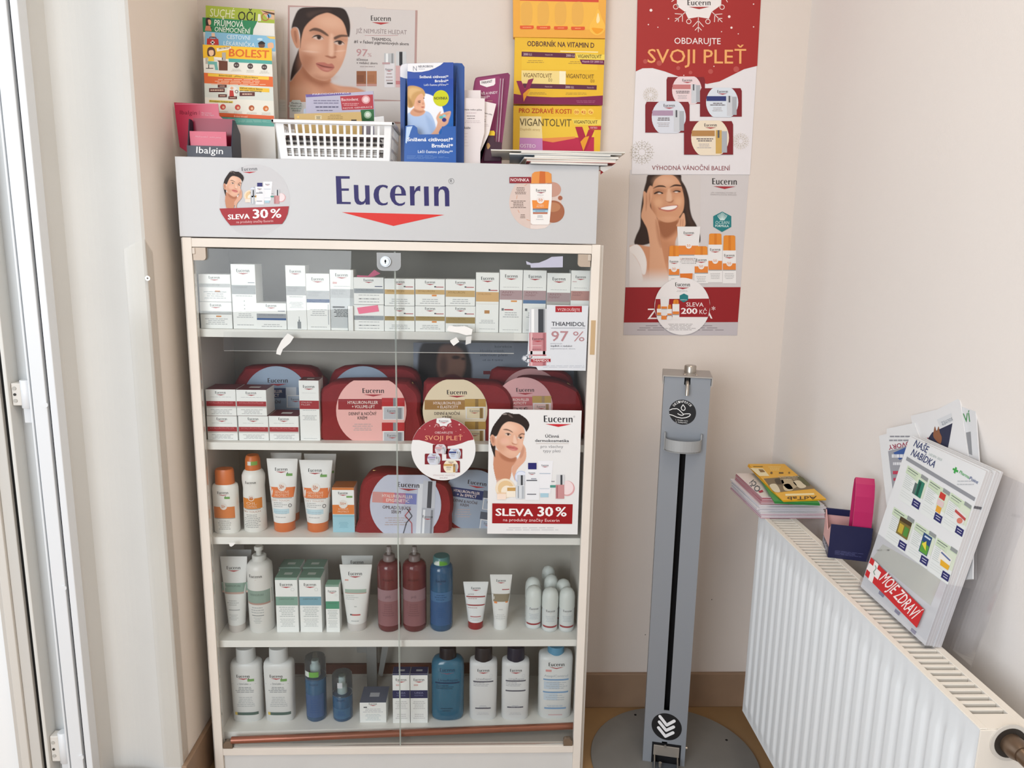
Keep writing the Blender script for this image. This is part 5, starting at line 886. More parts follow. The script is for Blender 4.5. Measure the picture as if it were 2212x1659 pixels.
pr.poly(circ(760, 880, 645, 665, 64), '#cfbcb4', 1); pr.poly(circ(1180, 565, 215, 185, 40), '#bb9080', 2); pr.poly(circ(1375, 775, 56, 56, 24), '#9a5c44', 2); pr.poly(circ(1200, 1110, 280, 275, 48), '#9c6044', 3); pr.poly(circ(1190, 1000, 190, 120, 36), '#b07a58', 4); pr.poly([(640, 1440), (1110, 1440), (1000, 1520), (800, 1545), (640, 1530)], '#dccfc9', 2)
pr.poly([(630, 430), (1170, 430), (1165, 800), (1110, 1400), (1080, 1435), (690, 1430), (645, 1390)], '#e6e4e2', 5); pr.poly([(655, 415), (680, 180), (740, 130), (900, 112), (1080, 130), (1155, 180), (1165, 400), (900, 412)], '#d98d45', 6); pr.poly([(850, 412), (870, 118), (1000, 120), (1010, 412)], '#c4672f', 7)
pr.rect(120, 255, 655, 408, '#86202c', 7); pr.text('NOVINKA', 148, 362, 605, 368, 76, '#f0dfe0', .01, 8); pr.l = 7; pr.logo(778, 612, 1018, 614, 62, '#3c3c40', '#8c2c3c'); pr.fine(780, 690, 1005, 715, 1, '#9a9aa0', .4); pr.poly([(678, 830), (1098, 830), (1075, 1045), (695, 1035)], '#e08a3e'); pr.rect(695, 1035, 1075, 1072, '#7f7d8c'); pr.rect(697, 1068, 1072, 1125, '#9dc3d6'); pr.rect(700, 1125, 1060, 1168, '#b06a50'); pr.l = 8; pr.disc(888, 820, 92, '#e2dbd8'); pr.l = 9; pr.text('50', 838, 858, 938, 858, 66, '#d08050', .01); pr.text('HYDRO', 805, 965, 965, 965, 30, '#f2d9bf'); pr.text('PROTECT', 790, 1005, 975, 1005, 32, '#f2d9bf'); pr.fine(760, 1085, 1000, 1110, 1, '#5f87a0', .5); pr.fine(780, 1195, 970, 1260, 2, '#a3a3a8', .4); pr.fine(755, 1290, 990, 1315, 1, '#a9a9ae', .4)
pr.l = 2; pr.fine(240, 500, 550, 690, 5, '#6a5850', .4); pr.fine(150, 830, 530, 1030, 5, '#6a5850', .4); pr.fine(370, 1170, 530, 1280, 3, '#6a5850', .4)
for a in ([(310, 705), (295, 800)], [(330, 1070), (365, 1140)], [(490, 475), (560, 425)], [(540, 1305), (630, 1335)]): pr.line(a, 9, '#d08a5a', 2)
pr.build(hd, 'bottle_sticker', True)
# ------------------------------------------------------------------ posters on the back wall
WY = YB-.0006
A0 = (360, 0, 3.95); fa = lambda x, y: (A0[0]+x/A0[2], A0[1]+y/A0[2])
t = card_panel('wall_poster', 'grey portrait poster with pink-brown border on wall above cabinet', [fa(*p) for p in ((1035, 45), (2140, 88), (2122, 1060), (1030, 1020))], WY, .0005, M('#b08e88', .4, 0, .4), 'poster')
bgA = '#cdc6c3'
LA = [('g', 60, 830, '#c6bfbd'),
 ('p', [(1145, 470), (1160, 560), (1100, 630), (1062, 690), (1030, 710), (1030, 880), (1750, 880), (1720, 800), (1610, 748), (1480, 735), (1400, 705), (1385, 655)], '#bd8264', 10), ('p', [(1150, 560), (1250, 650), (1360, 690), (1400, 710), (1300, 740), (1180, 660)], '#94593d', 30, .8), ('p', [(1050, 740), (1200, 720), (1330, 790), (1300, 860), (1040, 860)], '#d09b7e', 50, .8), ('p', [(1400, 715), (1500, 740), (1620, 755), (1690, 790), (1500, 800)], '#cf9a7c', 26, .8),
 ('p', [(1140, 400), (1095, 500), (1068, 590), (1055, 690), (1095, 640), (1148, 570), (1160, 480)], '#33241f', 6),
 ('p', [(1060, 260), (1080, 235), (1112, 240), (1128, 290), (1134, 390), (1112, 412), (1085, 370), (1065, 310)], '#c18a6d', 5), ('p', [(1085, 270), (1105, 265), (1115, 330), (1108, 370), (1092, 330)], '#8f5a42', 8, .7),
 ('p', [(1140, 300), (1165, 200), (1250, 130), (1330, 104), (1410, 110), (1500, 160), (1538, 230), (1547, 320), (1538, 400), (1522, 480), (1492, 560), (1452, 622), (1402, 668), (1345, 690), (1252, 662), (1182, 592), (1140, 512), (1128, 420)], '#c8957a', 5),
 ('e', (1200, 500, 60, 120, 15), '#a56c50', 50, .8), ('e', (1400, 190, 120, 60, 10), '#d8ac92', 50, .8), ('e', (1250, 410, 70, 50, 0), '#d9ab91', 40, .9), ('e', (1490, 440, 32, 60, 10), '#d4a389', 26, .8), ('e', (1330, 660, 90, 26, 0), '#a97054', 24, .6), ('e', (1350, 630, 50, 26, 0), '#d2a085', 20, .7), ('p', [(1395, 300), (1425, 310), (1428, 420), (1420, 470), (1385, 470)], '#dcb299', 18, .9), ('p', [(1428, 330), (1450, 350), (1448, 430), (1432, 470), (1430, 400)], '#a87258', 16, .6), ('p', [(1350, 478), (1375, 490), (1410, 500), (1445, 492), (1440, 476), (1410, 484), (1375, 474)], '#93563f', 6, .85), ('e', (1290, 285, 60, 22, 10), '#a97358', 18, .6), ('e', (1480, 335, 50, 18, 5), '#a97358', 16, .6), ('e', (1225, 440, 60, 8, 5), '#e3c2ae', 6, .5), ('e', (1480, 435, 40, 6, -5), '#e3c2ae', 5, .5),
 ('p', [(1218, 258), (1262, 236), (1322, 252), (1378, 296), (1370, 308), (1310, 274), (1255, 262), (1225, 268)], '#4a352b', 6, .9), ('p', [(1428, 318), (1478, 296), (1545, 300), (1546, 314), (1490, 316), (1438, 336)], '#4a352b', 6, .9),
 ('e', (1292, 320, 46, 20, 12), '#cdb9ae', 5, .8), ('e', (1300, 318, 19, 19, 0), '#4a2f22', 3), ('e', (1300, 318, 9, 9, 0), '#15100e', 2), ('p', [(1238, 325), (1262, 302), (1305, 298), (1342, 330), (1310, 310), (1265, 314)], '#241714', 4), ('e', (1470, 366, 44, 19, 12), '#cdb9ae', 5, .8), ('e', (1478, 364, 18, 18, 0), '#4a2f22', 3), ('e', (1478, 364, 9, 9, 0), '#15100e', 2), ('p', [(1425, 362), (1450, 346), (1490, 348), (1518, 375), (1488, 358), (1452, 358)], '#241714', 4),
 ('p', [(1272, 540), (1340, 532), (1378, 546), (1410, 542), (1432, 574), (1402, 604), (1362, 614), (1310, 592)], '#b06a5c', 5), ('p', [(1275, 542), (1350, 564), (1430, 576), (1380, 578), (1320, 566)], '#6e352c', 4), ('e', (1365, 592, 32, 9, 8), '#c98a7c', 8, .7),
 ('p', [(1135, 75), (1085, 160), (1065, 240), (1085, 232), (1118, 240), (1138, 300), (1140, 410), (1150, 330), (1180, 230), (1260, 150), (1330, 118), (1390, 112), (1480, 160), (1520, 220), (1542, 300), (1560, 310), (1566, 215), (1548, 130), (1505, 72), (1400, 60), (1250, 60)], '#2c1f1b', 6), ('p', [(1200, 110), (1330, 85), (1400, 90), (1300, 110), (1220, 150)], '#4d3a33', 18, .6)]
paint('portrait_print', 1050, 60, 1700, 870, 4.2, LA, bgA, lambda x, y: P(*fa(x, y), WY-.0002), t, world=True)
pr = PrZ(WY, *A0, eps=.00022); pr.l = .9
pr.poly([(1700, 72), (2122, 88), (2108, 860), (1700, 845)], bgA); pr.poly([(1048, 870), (2105, 862), (2104, 1045), (1048, 1005)], '#d5d1cf'); pr.l = 2
pr.logo(1742, 176, 1912, 180, 44, '#38332f', '#ac3638'); pr.text('JIŽ NEMUSÍTE HLEDAT', 1615, 280, 2048, 294, 36, '#8f7f80'); pr.rect(1690, 300, 1975, 304, '#b98f90'); pr.text('THIAMIDOL', 1748, 345, 1918, 352, 25, '#3f3634', .012); pr.text('#1 v řešení pigmentových skvrn', 1598, 366, 2065, 388, 25, '#453b39', .012); pr.text('97', 1616, 476, 1712, 482, 60, '#b5888a', .008); pr.text('%', 1714, 483, 1748, 484, 30, '#b5888a'); pr.text('účinnost', 1620, 516, 1718, 520, 20, '#4a403d', .01); pr.text('v redukci skvrn', 1620, 544, 1798, 550, 20, '#4a403d', .01); pr.fine(1620, 558, 1805, 578, 1, '#a39896', .4)
for a, b, c1, c2 in ((1620, 1702, '#8a5230', '#7a4628'), (1710, 1792, '#a9704c', '#a06844')): pr.rect(a, 606, b, 735, c1, 2); pr.rect(a+4, 640, b-20, 700, c2, 3); pr.rect(a, 716, b, 735, '#b98a80', 3)
pr.rect(1858, 540, 1945, 745, '#d9d6d8', 2); pr.rect(1856, 455, 1942, 540, '#b9bbbd', 2); pr.rect(1870, 456, 1890, 540, '#e6e8e8', 3); pr.rect(1918, 456, 1932, 540, '#8e9092', 3); pr.rect(1840, 532, 1905, 548, '#b9989a', 4); pr.rect(1958, 440, 2045, 560, '#c9cbcc', 2); pr.rect(1985, 442, 2012, 560, '#2d2d30', 3); pr.rect(1955, 560, 2045, 745, '#cfa9a8', 2); pr.rect(1955, 690, 2045, 720, '#c07a7c', 3); pr.l = 4; pr.logo(1868, 598, 1928, 600, 15, '#5a5354', '#a33'); pr.fine(1870, 615, 1930, 700, 3, '#b9a9a9', .4); pr.rect(1880, 705, 1930, 716, '#4a4446')
pr.poly(circ(1105, 905, 65, 60, 6), '#c9cdc9', 2); pr.text('Vhodné na', 1060, 885, 1150, 889, 14, '#5a5c58', .01, 3); pr.text('líčení i při', 1056, 908, 1150, 912, 14, '#5a5c58', .01, 3); pr.text('slunění', 1072, 948, 1140, 951, 14, '#6a6c68', .01, 3); pr.fine(1060, 918, 1150, 934, 1, '#8fa398', .5, 3); pr.build(t, 'print', True)
# red christmas poster
B0 = (1330, 0, 4.147); fb = lambda x, y: (B0[0]+x/B0[2], B0[1]+y/B0[2]); RY = WY-.0012
t = card_panel('wall_poster', 'red and white christmas gift poster with snowflakes on wall', [fb(*p) for p in ((215, -420), (1326, -420), (1296, 0), (1263, 600), (1203, 1565), (143, 1560), (180, 620))], RY, .0005, M('#dfdcdf', .4, 0, .4), 'poster')
pr = PrZ(RY, *B0, eps=.00022)
pr.poly([(215, -420), (1326, -420), (1300, 0), (1268, 590), (1150, 620), (1050, 670), (930, 730), (820, 752), (700, 735), (560, 685), (440, 640), (330, 610), (240, 612), (180, 640), (195, 0)], '#a12c2b', 1); pr.l = 2
star = [(560, -10), (930, -10), (945, 45), (905, 90), (860, 105), (835, 165), (740, 150), (650, 165), (620, 105), (565, 85), (548, 40)]
pr.poly([(548, -200), (950, -200)]+[(945, 45), (860, 105), (835, 168), (740, 152), (650, 168), (620, 105), (548, 55)], '#e6e0df'); pr.l = 3; pr.logo(643, 47, 850, 47, 48, '#3a3536', '#a12c2b'); pr.l = 2
W_ = '#ecdcd8'
for x, y, r in ((538, 60, 24), (953, 64, 23), (655, 192, 23), (826, 193, 23)): pr.ring(x, y, r, 6, W_)
for a in ([(740, 155), (740, 288)], [(690, 240), (740, 185), (788, 240)], [(710, 272), (740, 240), (770, 272)], [(628, 105), (530, 192)], [(530, 122), (598, 128), (598, 195)], [(532, 165), (562, 165), (562, 195)], [(862, 105), (955, 198)], [(955, 125), (888, 130), (884, 198)], [(955, 165), (920, 165), (918, 195)], [(500, 15), (540, -15)], [(985, -10), (1002, 20)]): pr.line(a, 6, W_)
for x, y, r in ((316, 92, 13), (1017, 149, 12), (1037, 248, 10), (473, 168, 6), (293, 220, 6), (378, 244, 5), (1235, 37, 6), (1235, 241, 6), (948, 284, 5), (1098, 303, 5), (880, 594, 5), (610, 675, 5)): pr.disc(x, y, r, W_, n=14)
for x, y, r in ((390, 566, 24), (265, 550, 20), (560, 610, 18), (850, 640, 22), (1080, 620, 26), (670, 650, 16)): pr.disc(x, y, r, '#b4514c', 1.5, n=18)
pr.text('OBDARUJTE', 525, 392, 940, 396, 54, '#ece3e2', .004); pr.text('SVOJI PLEŤ', 285, 562, 1168, 570, 122, '#e8a868', .006)
def flake(cx, cy, r, h, t):
    for k in range(12):
        a = math.radians(30*k); ux, uy = math.cos(a), math.sin(a); pr.line([(cx+ux*r*.3, cy+uy*r*.3), (cx+ux*r, cy+uy*r)], t, h)
        for s in (.55, .75):
            for d in (-.5, .5): pr.line([(cx+ux*r*s, cy+uy*r*s), (cx+math.cos(a+d*.55)*r*(s+.17), cy+math.sin(a+d*.55)*r*(s+.17))], t*.8, h)
    for q in (.3, .52): pr.line([(cx+math.cos(k*math.pi/6)*r*q, cy+math.sin(k*math.pi/6)*r*q) for k in range(13)], t*.8, h)
pr.l = 1.5; flake(312, 850, 72, '#cfc5b6', 3); flake(235, 1365, 112, '#b9b0a2', 3.5); flake(1120, 1265, 78, '#d0c6b8', 3)
minibag(pr, 455, 690, 800, 930, '#e3cfd2', '#c07a7a', 2); minibag(pr, 755, 790, 1130, 1045, '#d3dbe4', '#2f3a72', 5); minibag(pr, 265, 912, 662, 1188, '#d2d6e0', '#a98fa8', 5); minibag(pr, 612, 1085, 1052, 1385, '#e6d9c4', '#b08350', 9, '#c9a45c')
pr.text('VÝHODNÁ VÁNOČNÍ BALENÍ', 325, 1522, 1025, 1526, 38, '#8c4a50', .004, 2); pr.build(t, 'print', True)
# sun care poster below
S0 = (1330, 360, 4.365); fs = lambda x, y: (S0[0]+x/S0[2], S0[1]+y/S0[2])
t = card_panel('wall_poster', 'grey and red sun care poster with smiling woman on wall', [fs(*p) for p in ((135, 30), (1258, 60), (1145, 1592), (72, 1588))], WY, .0005, M('#cbc6c6', .4, 0, .4), 'poster')
LS = [('p', [(330, 60), (285, 150), (258, 260), (236, 420), (230, 560), (192, 650), (174, 720), (212, 745), (330, 720), (420, 640), (600, 560), (700, 640), (785, 718), (800, 660), (762, 552), (722, 480), (702, 400), (692, 300), (662, 200), (622, 130), (590, 60)], '#33231d', 6), ('p', [(640, 200), (670, 300), (690, 420), (740, 560), (700, 540), (660, 420)], '#4b352b', 20, .6),
 ('p', [(395, 480), (600, 480), (590, 620), (560, 740), (600, 900), (540, 1110), (90, 1110), (100, 850), (112, 770), (190, 735), (400, 740)], '#c98f6c', 8), ('p', [(400, 505), (590, 500), (580, 600), (480, 680), (420, 640)], '#8f5638', 26, .85), ('p', [(420, 700), (560, 740), (560, 860), (460, 900)], '#b67b58', 40, .6),
 ('p', [(348, 180), (380, 115), (450, 78), (540, 82), (602, 145), (632, 230), (647, 320), (637, 410), (602, 470), (560, 512), (490, 527), (430, 512), (378, 470), (340, 400), (330, 300)], '#cc9674', 5), ('e', (470, 140, 90, 50, 0), '#dcae90', 40, .8), ('e', (400, 340, 40, 40, 0), '#dba985', 30, .9), ('e', (590, 330, 34, 40, 0), '#dba985', 26, .9), ('e', (490, 490, 70, 22, 0), '#d5a180', 20, .8), ('e', (350, 420, 26, 70, -10), '#a86e4e', 24, .6), ('p', [(490, 220), (515, 220), (530, 310), (500, 330), (478, 318)], '#deb497', 12, .9), ('p', [(465, 318), (490, 330), (520, 330), (545, 312), (535, 335), (500, 340)], '#9a5f42', 5, .8),
 ('e', (405, 235, 62, 28, -6), '#a06a4e', 16, .6), ('e', (575, 225, 52, 24, -6), '#a06a4e', 14, .6), ('p', [(350, 208), (395, 178), (450, 178), (476, 196), (452, 192), (398, 192)], '#3b271f', 4), ('p', [(508, 196), (555, 168), (612, 172), (618, 186), (560, 184)], '#3b271f', 4), ('p', [(362, 250), (400, 232), (445, 246), (440, 256), (400, 248), (368, 260)], '#2d1d18', 3), ('p', [(535, 238), (570, 222), (610, 230), (606, 242), (572, 236)], '#2d1d18', 3), ('e', (412, 252, 16, 7, 0), '#efe4dc', 3, .7), ('e', (572, 240, 16, 6, 0), '#efe4dc', 3, .7),
 ('p', [(408, 396), (470, 372), (540, 362), (588, 364), (566, 404), (505, 424), (450, 416)], '#b8695a', 4), ('p', [(425, 392), (480, 376), (576, 368), (558, 394), (505, 408), (455, 404)], '#f2ece8', 3), ('p', [(398, 380), (412, 392), (420, 405), (404, 398)], '#9a6046', 5, .6),
 ('p', [(640, 436), (654, 480), (652, 562), (575, 562), (592, 520), (610, 480)], '#d3a080', 5), ('p', [(610, 500), (618, 500), (612, 560), (606, 560)], '#a06a4c', 4, .6), ('p', [(632, 500), (638, 500), (634, 560), (628, 560)], '#a06a4c', 4, .6),
 ('p', [(260, 245), (275, 233), (290, 250), (300, 225), (318, 186), (334, 180), (350, 200), (346, 265), (330, 335), (326, 382), (382, 470), (412, 585), (424, 705), (462, 900), (500, 1110), (330, 1110), (322, 760), (300, 600), (262, 520), (240, 462), (262, 350)], '#d3a080', 5), ('p', [(290, 250), (298, 330), (285, 420), (282, 330)], '#a87152', 7, .6), ('p', [(318, 240), (326, 300), (316, 360), (312, 300)], '#a87152', 6, .6), ('p', [(380, 500), (412, 600), (430, 760), (400, 700), (380, 580)], '#a66c4c', 16, .6),
 ('p', [(105, 800), (112, 770), (200, 733), (262, 800), (292, 900), (282, 1005), (250, 1010), (225, 920), (170, 832)], '#e9e4e2', 5), ('p', [(100, 800), (170, 832), (225, 920), (250, 1010), (240, 1100), (90, 1100)], '#e2dcda', 8), ('g', 940, 1110, '#dcd6d4')]
paint('portrait_print', 130, 78, 800, 1135, 4.6, LS, '#cbc5c3', lambda x, y: P(*fs(x-(y-78)*.043+4, y), WY-.0002) if False else P(*fs(max(x, 133-(y-30)*.0405), y), WY-.0002), t, world=True)
pr = PrZ(WY, *S0, eps=.00022); pr.l = 2
pr.poly([(92, 1138), (1178, 1136), (1152, 1466), (76, 1470)], '#8f1d22', 2); pr.poly([(76, 1470), (1152, 1466), (1146, 1590), (72, 1586)], '#bdb6ba', 2)
pr.logo(910, 167, 1142, 170, 58, '#33302f', '#a1313a'); pr.text('LIFE-CHANGING POWER OF', 898, 252, 1136, 255, 13, '#a9a3a2'); pr.text('DERMATOLOGICAL SKINCARE', 894, 270, 1140, 273, 13, '#a9a3a2')
def hexa(cx, cy, rx, ry, l): pr.poly([(cx, cy-ry), (cx+rx, cy-ry*.55), (cx+rx, cy+ry*.5), (cx-3, cy+ry), (cx-rx, cy+ry*.48), (cx-rx, cy-ry*.55)], '#24787c', l)
hexa(1005, 520, 85, 97, 3); pr.l = 4; pr.text('OCEAN', 940, 542, 1070, 542, 30, '#b9d6d4'); pr.text('FORMULA', 938, 568, 1066, 570, 20, '#d9eae8', .02)
for k in range(-4, 5): pr.line([(1005+k*4, 505), (1005+k*10, 470-abs(4-abs(k))*7), (1005+k*11, 458-abs(4-abs(k))*7)], 5, '#cfe2e0', 4)
def prod(x0, x1, y0, yc, y1, tube=0, spf=None, band=None, l=3, label=True):
    if tube: pr.poly([(x0, y0), (x1, y0), (x1-(x1-x0)*.16, y1), (x0+(x1-x0)*.12, y1)], '#e3e1e1', l)
    else:
        pr.rect(x0, yc, x1, y1, '#e6e4e3', l); pr.poly([(x0+6, yc), (x0+10, y0+8), (x0+24, y0), (x1-22, y0), (x1-8, y0+8), (x1-6, yc)], '#de8a32', l+1); pr.rect((x0+x1)/2-8, y0, (x0+x1)/2+14, yc, '#d17a26', l+2)
    if band: pr.rect(x0+(10 if tube else 2), band[0], x1-(20 if tube else 2), band[1], '#de8238', l+1); pr.rect(x0+(10 if tube else 2), band[1], x1-(20 if tube else 2), band[1]+8, '#8f9698', l+1)
    cx = (x0+x1)/2
    if spf: pr.disc(cx, band[0], 28, '#e6e2e0', l+2); pr.text(spf, cx-18, band[0]+10, cx+16, band[0]+10, 22, '#d8833c', 0, l+3)
    if label: pr.l = l+2; yy = (y0+70 if tube else yc+58); w = min(48, (x1-x0)*.38); pr.logo(cx-w, yy, cx+w, yy, None, '#4a4846', '#a33'); pr.fine(x0+14, band[1]+30 if band else yy+40, x1-14, (band[1]+90 if band else yy+80), 4, '#b6b4b4', .35, l+2)
prod(872, 1005, 630, 735, 1090, spf='50', band=(888, 972)); prod(1008, 1135, 648, 790, 1100, spf='50', band=(912, 972)); prod(580, 798, 565, 0, 1010, 1, '50', (745, 830), 4); pr.poly([(605, 1008), (725, 1005), (722, 1058), (612, 1062)], '#d8762c', 5); pr.text('DRY TOUCH', 608, 880, 728, 880, 18, '#d3a595', 0, 6); prod(498, 602, 745, 845, 1075, spf='30', band=(965, 1020), l=5); prod(742, 872, 750, 832, 1100, spf='50', band=(940, 1000), l=6)
pr.text('ZDARMA', 300, 1437, 912, 1432, 98, '#efe6e6', 0, 3); pr.text('*', 905, 1380, 940, 1380, 60, '#efe6e6', 0, 3); pr.fine(190, 1490, 1030, 1550, 3, '#8f888c', .35, 3); pr.build(t, 'print', True)
t = card_panel('round_sticker', 'round white and red price-off sticker on the sun care poster', [fs(*p) for p in circ(628, 1317, 262, 270, 56)], WY-.0034, .0006, M('#e6e2e2', .4, 0, .4), 'sticker')
pr = PrZ(WY-.0034, *S0, eps=.0002); pr.l = 2; pr.logo(562, 1128, 700, 1130, 36, '#33302f', '#a1313a'); pr.fine(555, 1162, 700, 1182, 2, '#b9b3b3', .35)
pr.poly([(376, 1248), (880, 1244), (891, 1320), (870, 1418), (385, 1418), (368, 1340)], '#951d24', 1); hexa(643, 1238, 40, 42, 3); pr.text('FORMULA', 612, 1260, 672, 1260, 9, '#d9eae8', .01, 4); pr.text('SLEVA', 665, 1318, 828, 1320, 38, '#f0e2e2', .004); pr.text('200', 615, 1386, 770, 1388, 52, '#f4eaea', .03); pr.text('KČ', 790, 1388, 858, 1389, 40, '#f0e2e2', .004); pr.fine(460, 1478, 760, 1545, 5, '#9a9494', .3)
prod(420, 506, 1228, 0, 1400, 1, None, (1318, 1340), 2, False); prod(388, 430, 1300, 1340, 1420, band=(1375, 1400), l=3, label=False); prod(485, 530, 1300, 1342, 1440, band=(1385, 1400), l=3, label=False); prod(535, 600, 1252, 1295, 1440, band=(1365, 1392), l=3, label=False); pr.rect(430, 1405, 480, 1442, '#de8238', 5); pr.poly([(430, 1345), (488, 1345), (478, 1408), (436, 1408)], '#e0dede', 4); pr.build(t, 'print', True)
# ------------------------------------------------------------------ things standing on top of the sign box
ZT = SZ1
def upright(name, label, pts, Y, th, m, cat, group=None):
    """a card standing on the sign box: the given upper outline is carried down to the box top"""
    w = [P(*p, Y) for p in pts]; xs = [q.x for q in w]; o = [(q.x, q.z) for q in w]
    o = [(w[0].x, ZT+.0005)]+o+[(w[-1].x, ZT+.0005)]
    t = thing(name, label, cat, (sum(xs)/len(xs), Y, ZT), group=group); obj('sheet', MB().prism(o, 'y', Y, Y+th, m), t, world=True); return t
LP = M('#e2e0da', .4, 0, .4); g = 'health leaflets in the clear rack'
# clear rack with leaflets at the left
t = thing('leaflet_rack', 'clear leaflet rack with round green sticker, left end of cabinet top', 'rack', (P(520, 300, .18).x, .2, ZT))
x0, x1 = P(436, 300, .178).x, P(603, 300, .178).x; zf = P(550, 272, .178).z
obj('front_panel', MB().box((x0, .176, ZT), (x1, .178, zf), M('#d5d2c9', .3, 0, .5)), t, world=True); obj('base', MB().box((x0, .178, ZT), (x1, .258, ZT+.003), CLR), t, world=True); obj('back_panel', MB().box((x0, .256, ZT+.003), (x1, .2575, P(520, 40, .256).z), CLR), t, world=True)
for x in (x0, x1-.0015): obj('side_panel', MB().prism([(.178, ZT+.003), (.178, zf), (.256, P(520, 60, .256).z), (.256, ZT+.003)], 'x', x, x+.0015, CLR), t, world=True)
pr = PrZ(.176, *A0, eps=.0002); pr.poly(circ(668, 1224, 112, 111, 44), '#2b9a51', 1); pr.l = 2; pr.ring(598, 1215, 27, 6, '#a9d6b4'); pr.disc(592, 1205, 10, '#a9d6b4'); pr.line([(580, 1225), (598, 1232), (614, 1215)], 6, '#a9d6b4'); pr.text('alphega', 638, 1228, 750, 1228, 24, '#9fd0ab', .012); pr.text('lékárna', 650, 1250, 722, 1250, 12, '#6fb983'); pr.build(t, 'green_sticker', True)
t = upright('leaflet', 'lime green dry eyes leaflet, highest in the clear rack', [fa(335, 48), fa(918, 90)], .240, .003, LP, 'leaflet', g)
pr = PrZ(.240, *A0, eps=.0002); pr.poly([(333, 46), (920, 88), (922, 250), (333, 210)], '#a9ba43', 1); pr.l = 2; pr.text('SUCHÉ', 368, 140, 578, 156, 68, '#e6e9c4', .004); pr.text('OČI', 605, 172, 752, 184, 76, '#2e2c1e', .008); pr.poly([(800, 88), (920, 92), (918, 170), (860, 160)], '#d9b291'); pr.ring(842, 145, 34, 8, '#b56a48', 3); pr.disc(875, 135, 18, '#7fb2d6', 3); pr.poly([(780, 120), (800, 120), (806, 180), (776, 180)], '#e9ead8', 3); pr.poly([(805, 88), (850, 110), (920, 128), (920, 112)], '#5a3a2a', 4); pr.build(t, 'print', True)
t = upright('leaflet', 'dark green digestive trouble leaflet with dark-haired cartoon woman', [fa(305, 148), fa(775, 180), fa(780, 192), fa(918, 200)], .226, .003, LP, 'leaflet', g)
pr = PrZ(.226, *A0, eps=.0002); pr.poly([(305, 148), (775, 180), (740, 250), (735, 300), (310, 272)], '#2f8558', 1); pr.l = 2; pr.text('PRŮJMOVÁ', 405, 218, 655, 236, 50, '#e9f0e4', .012); pr.text('ONEMOCNĚNÍ', 408, 268, 712, 288, 40, '#e9f0e4', .012); pr.poly(smooth_pts([(335, 158), (365, 152), (380, 180), (372, 225), (388, 240), (345, 245), (335, 215)]), '#3a2a2a'); pr.poly(smooth_pts([(352, 170), (376, 172), (378, 205), (360, 212)]), '#e6b090', 3); pr.poly([(325, 262), (335, 220), (370, 220), (384, 265)], '#d88a6c', 3); pr.build(t, 'print', True)
t = upright('leaflet', 'light blue travel first-aid leaflet with red case', [fa(330, 268), fa(500, 280), fa(925, 310)], .212, .003, LP, 'leaflet', g)
pr = PrZ(.212, *A0, eps=.0002); pr.poly([(330, 268), (925, 310), (928, 440), (325, 400)], '#87bcd9', 1); pr.l = 2; pr.text('CESTOVNÍ', 512, 330, 712, 342, 34, '#e6f1f6', .004); pr.text('LÉKÁRNIČKA', 485, 385, 752, 402, 34, '#e6f1f6', .004); pr.poly([(345, 328), (440, 332), (446, 385), (342, 380)], '#c23a34'); pr.rect(384, 345, 400, 380, '#f0e6e4', 3); pr.rect(374, 356, 410, 368, '#f0e6e4', 3); pr.line([(365, 330), (368, 316), (420, 318), (422, 330)], 7, '#8f2a28', 3); pr.poly([(382, 280), (410, 282), (414, 318), (385, 322)], '#e9c3a6', 3); pr.poly(smooth_pts([(786, 365), (830, 360), (834, 402), (790, 404)]), '#6a4a3a', 3); pr.poly(smooth_pts([(780, 368), (810, 350), (838, 366), (834, 376), (790, 378)]), '#2a2020', 4); pr.poly(smooth_pts([(862, 372), (905, 365), (912, 408), (870, 412)]), '#e6b592', 3); pr.poly([(850, 310), (925, 312), (925, 335), (880, 330)], '#e6c46a', 2); pr.poly(circ(795, 335, 24, 10, 16), '#c9e0ea', 2); pr.build(t, 'print', True)
t = upright('leaflet', 'yellow and white pain leaflet in front of the clear rack', [fa(307, 380), fa(895, 412)], .166, .004, LP, 'leaflet', g)
BO = PrZ(.166, *A0, eps=.0002); pr = BO; pr.poly([(307, 380), (895, 412), (900, 540), (530, 508), (312, 495)], '#f0bd2c', 1); pr.l = 2; pr.text('BOLEST', 530, 480, 872, 496, 64, '#d9681f', .02); pr.poly([(425, 412), (545, 398), (552, 420), (430, 440)], '#f0ead8'); pr.text('PROBLÉM', 448, 424, 538, 410, 14, '#6a5a4a', .01, 3)
pr.poly([(528, 498), (898, 518), (900, 548), (530, 528)], '#52a79c'); pr.poly([(312, 495), (530, 505), (530, 530), (900, 550), (905, 655), (318, 625)], '#e6e4da', 1.5); pr.poly(smooth_pts([(350, 415), (385, 400), (412, 425), (410, 475), (352, 478)]), '#5a3a30', 3); pr.poly(smooth_pts([(362, 432), (398, 430), (400, 465), (378, 478), (362, 462)]), '#f0c8a4', 4); pr.poly([(358, 482), (398, 480), (405, 520), (355, 522)], '#f0cf3a', 4); pr.poly([(350, 522), (430, 528), (430, 550), (352, 548)], '#6fb3ac', 4); pr.poly([(330, 490), (350, 490), (350, 545), (332, 545)], '#b9b4a8', 3); pr.rect(355, 550, 362, 580, '#4a4442', 3); pr.rect(335, 580, 398, 586, '#4a4442', 3); pr.poly([(432, 515), (520, 522), (520, 602), (446, 600), (445, 530)], '#6a3a26', 3); pr.poly([(400, 485), (478, 492), (478, 510), (405, 505)], '#f0ece4', 4); pr.rect(472, 448, 504, 518, '#b3aea6', 4); pr.poly([(405, 545), (430, 545), (440, 598), (415, 598)], '#6fb3ac', 3)
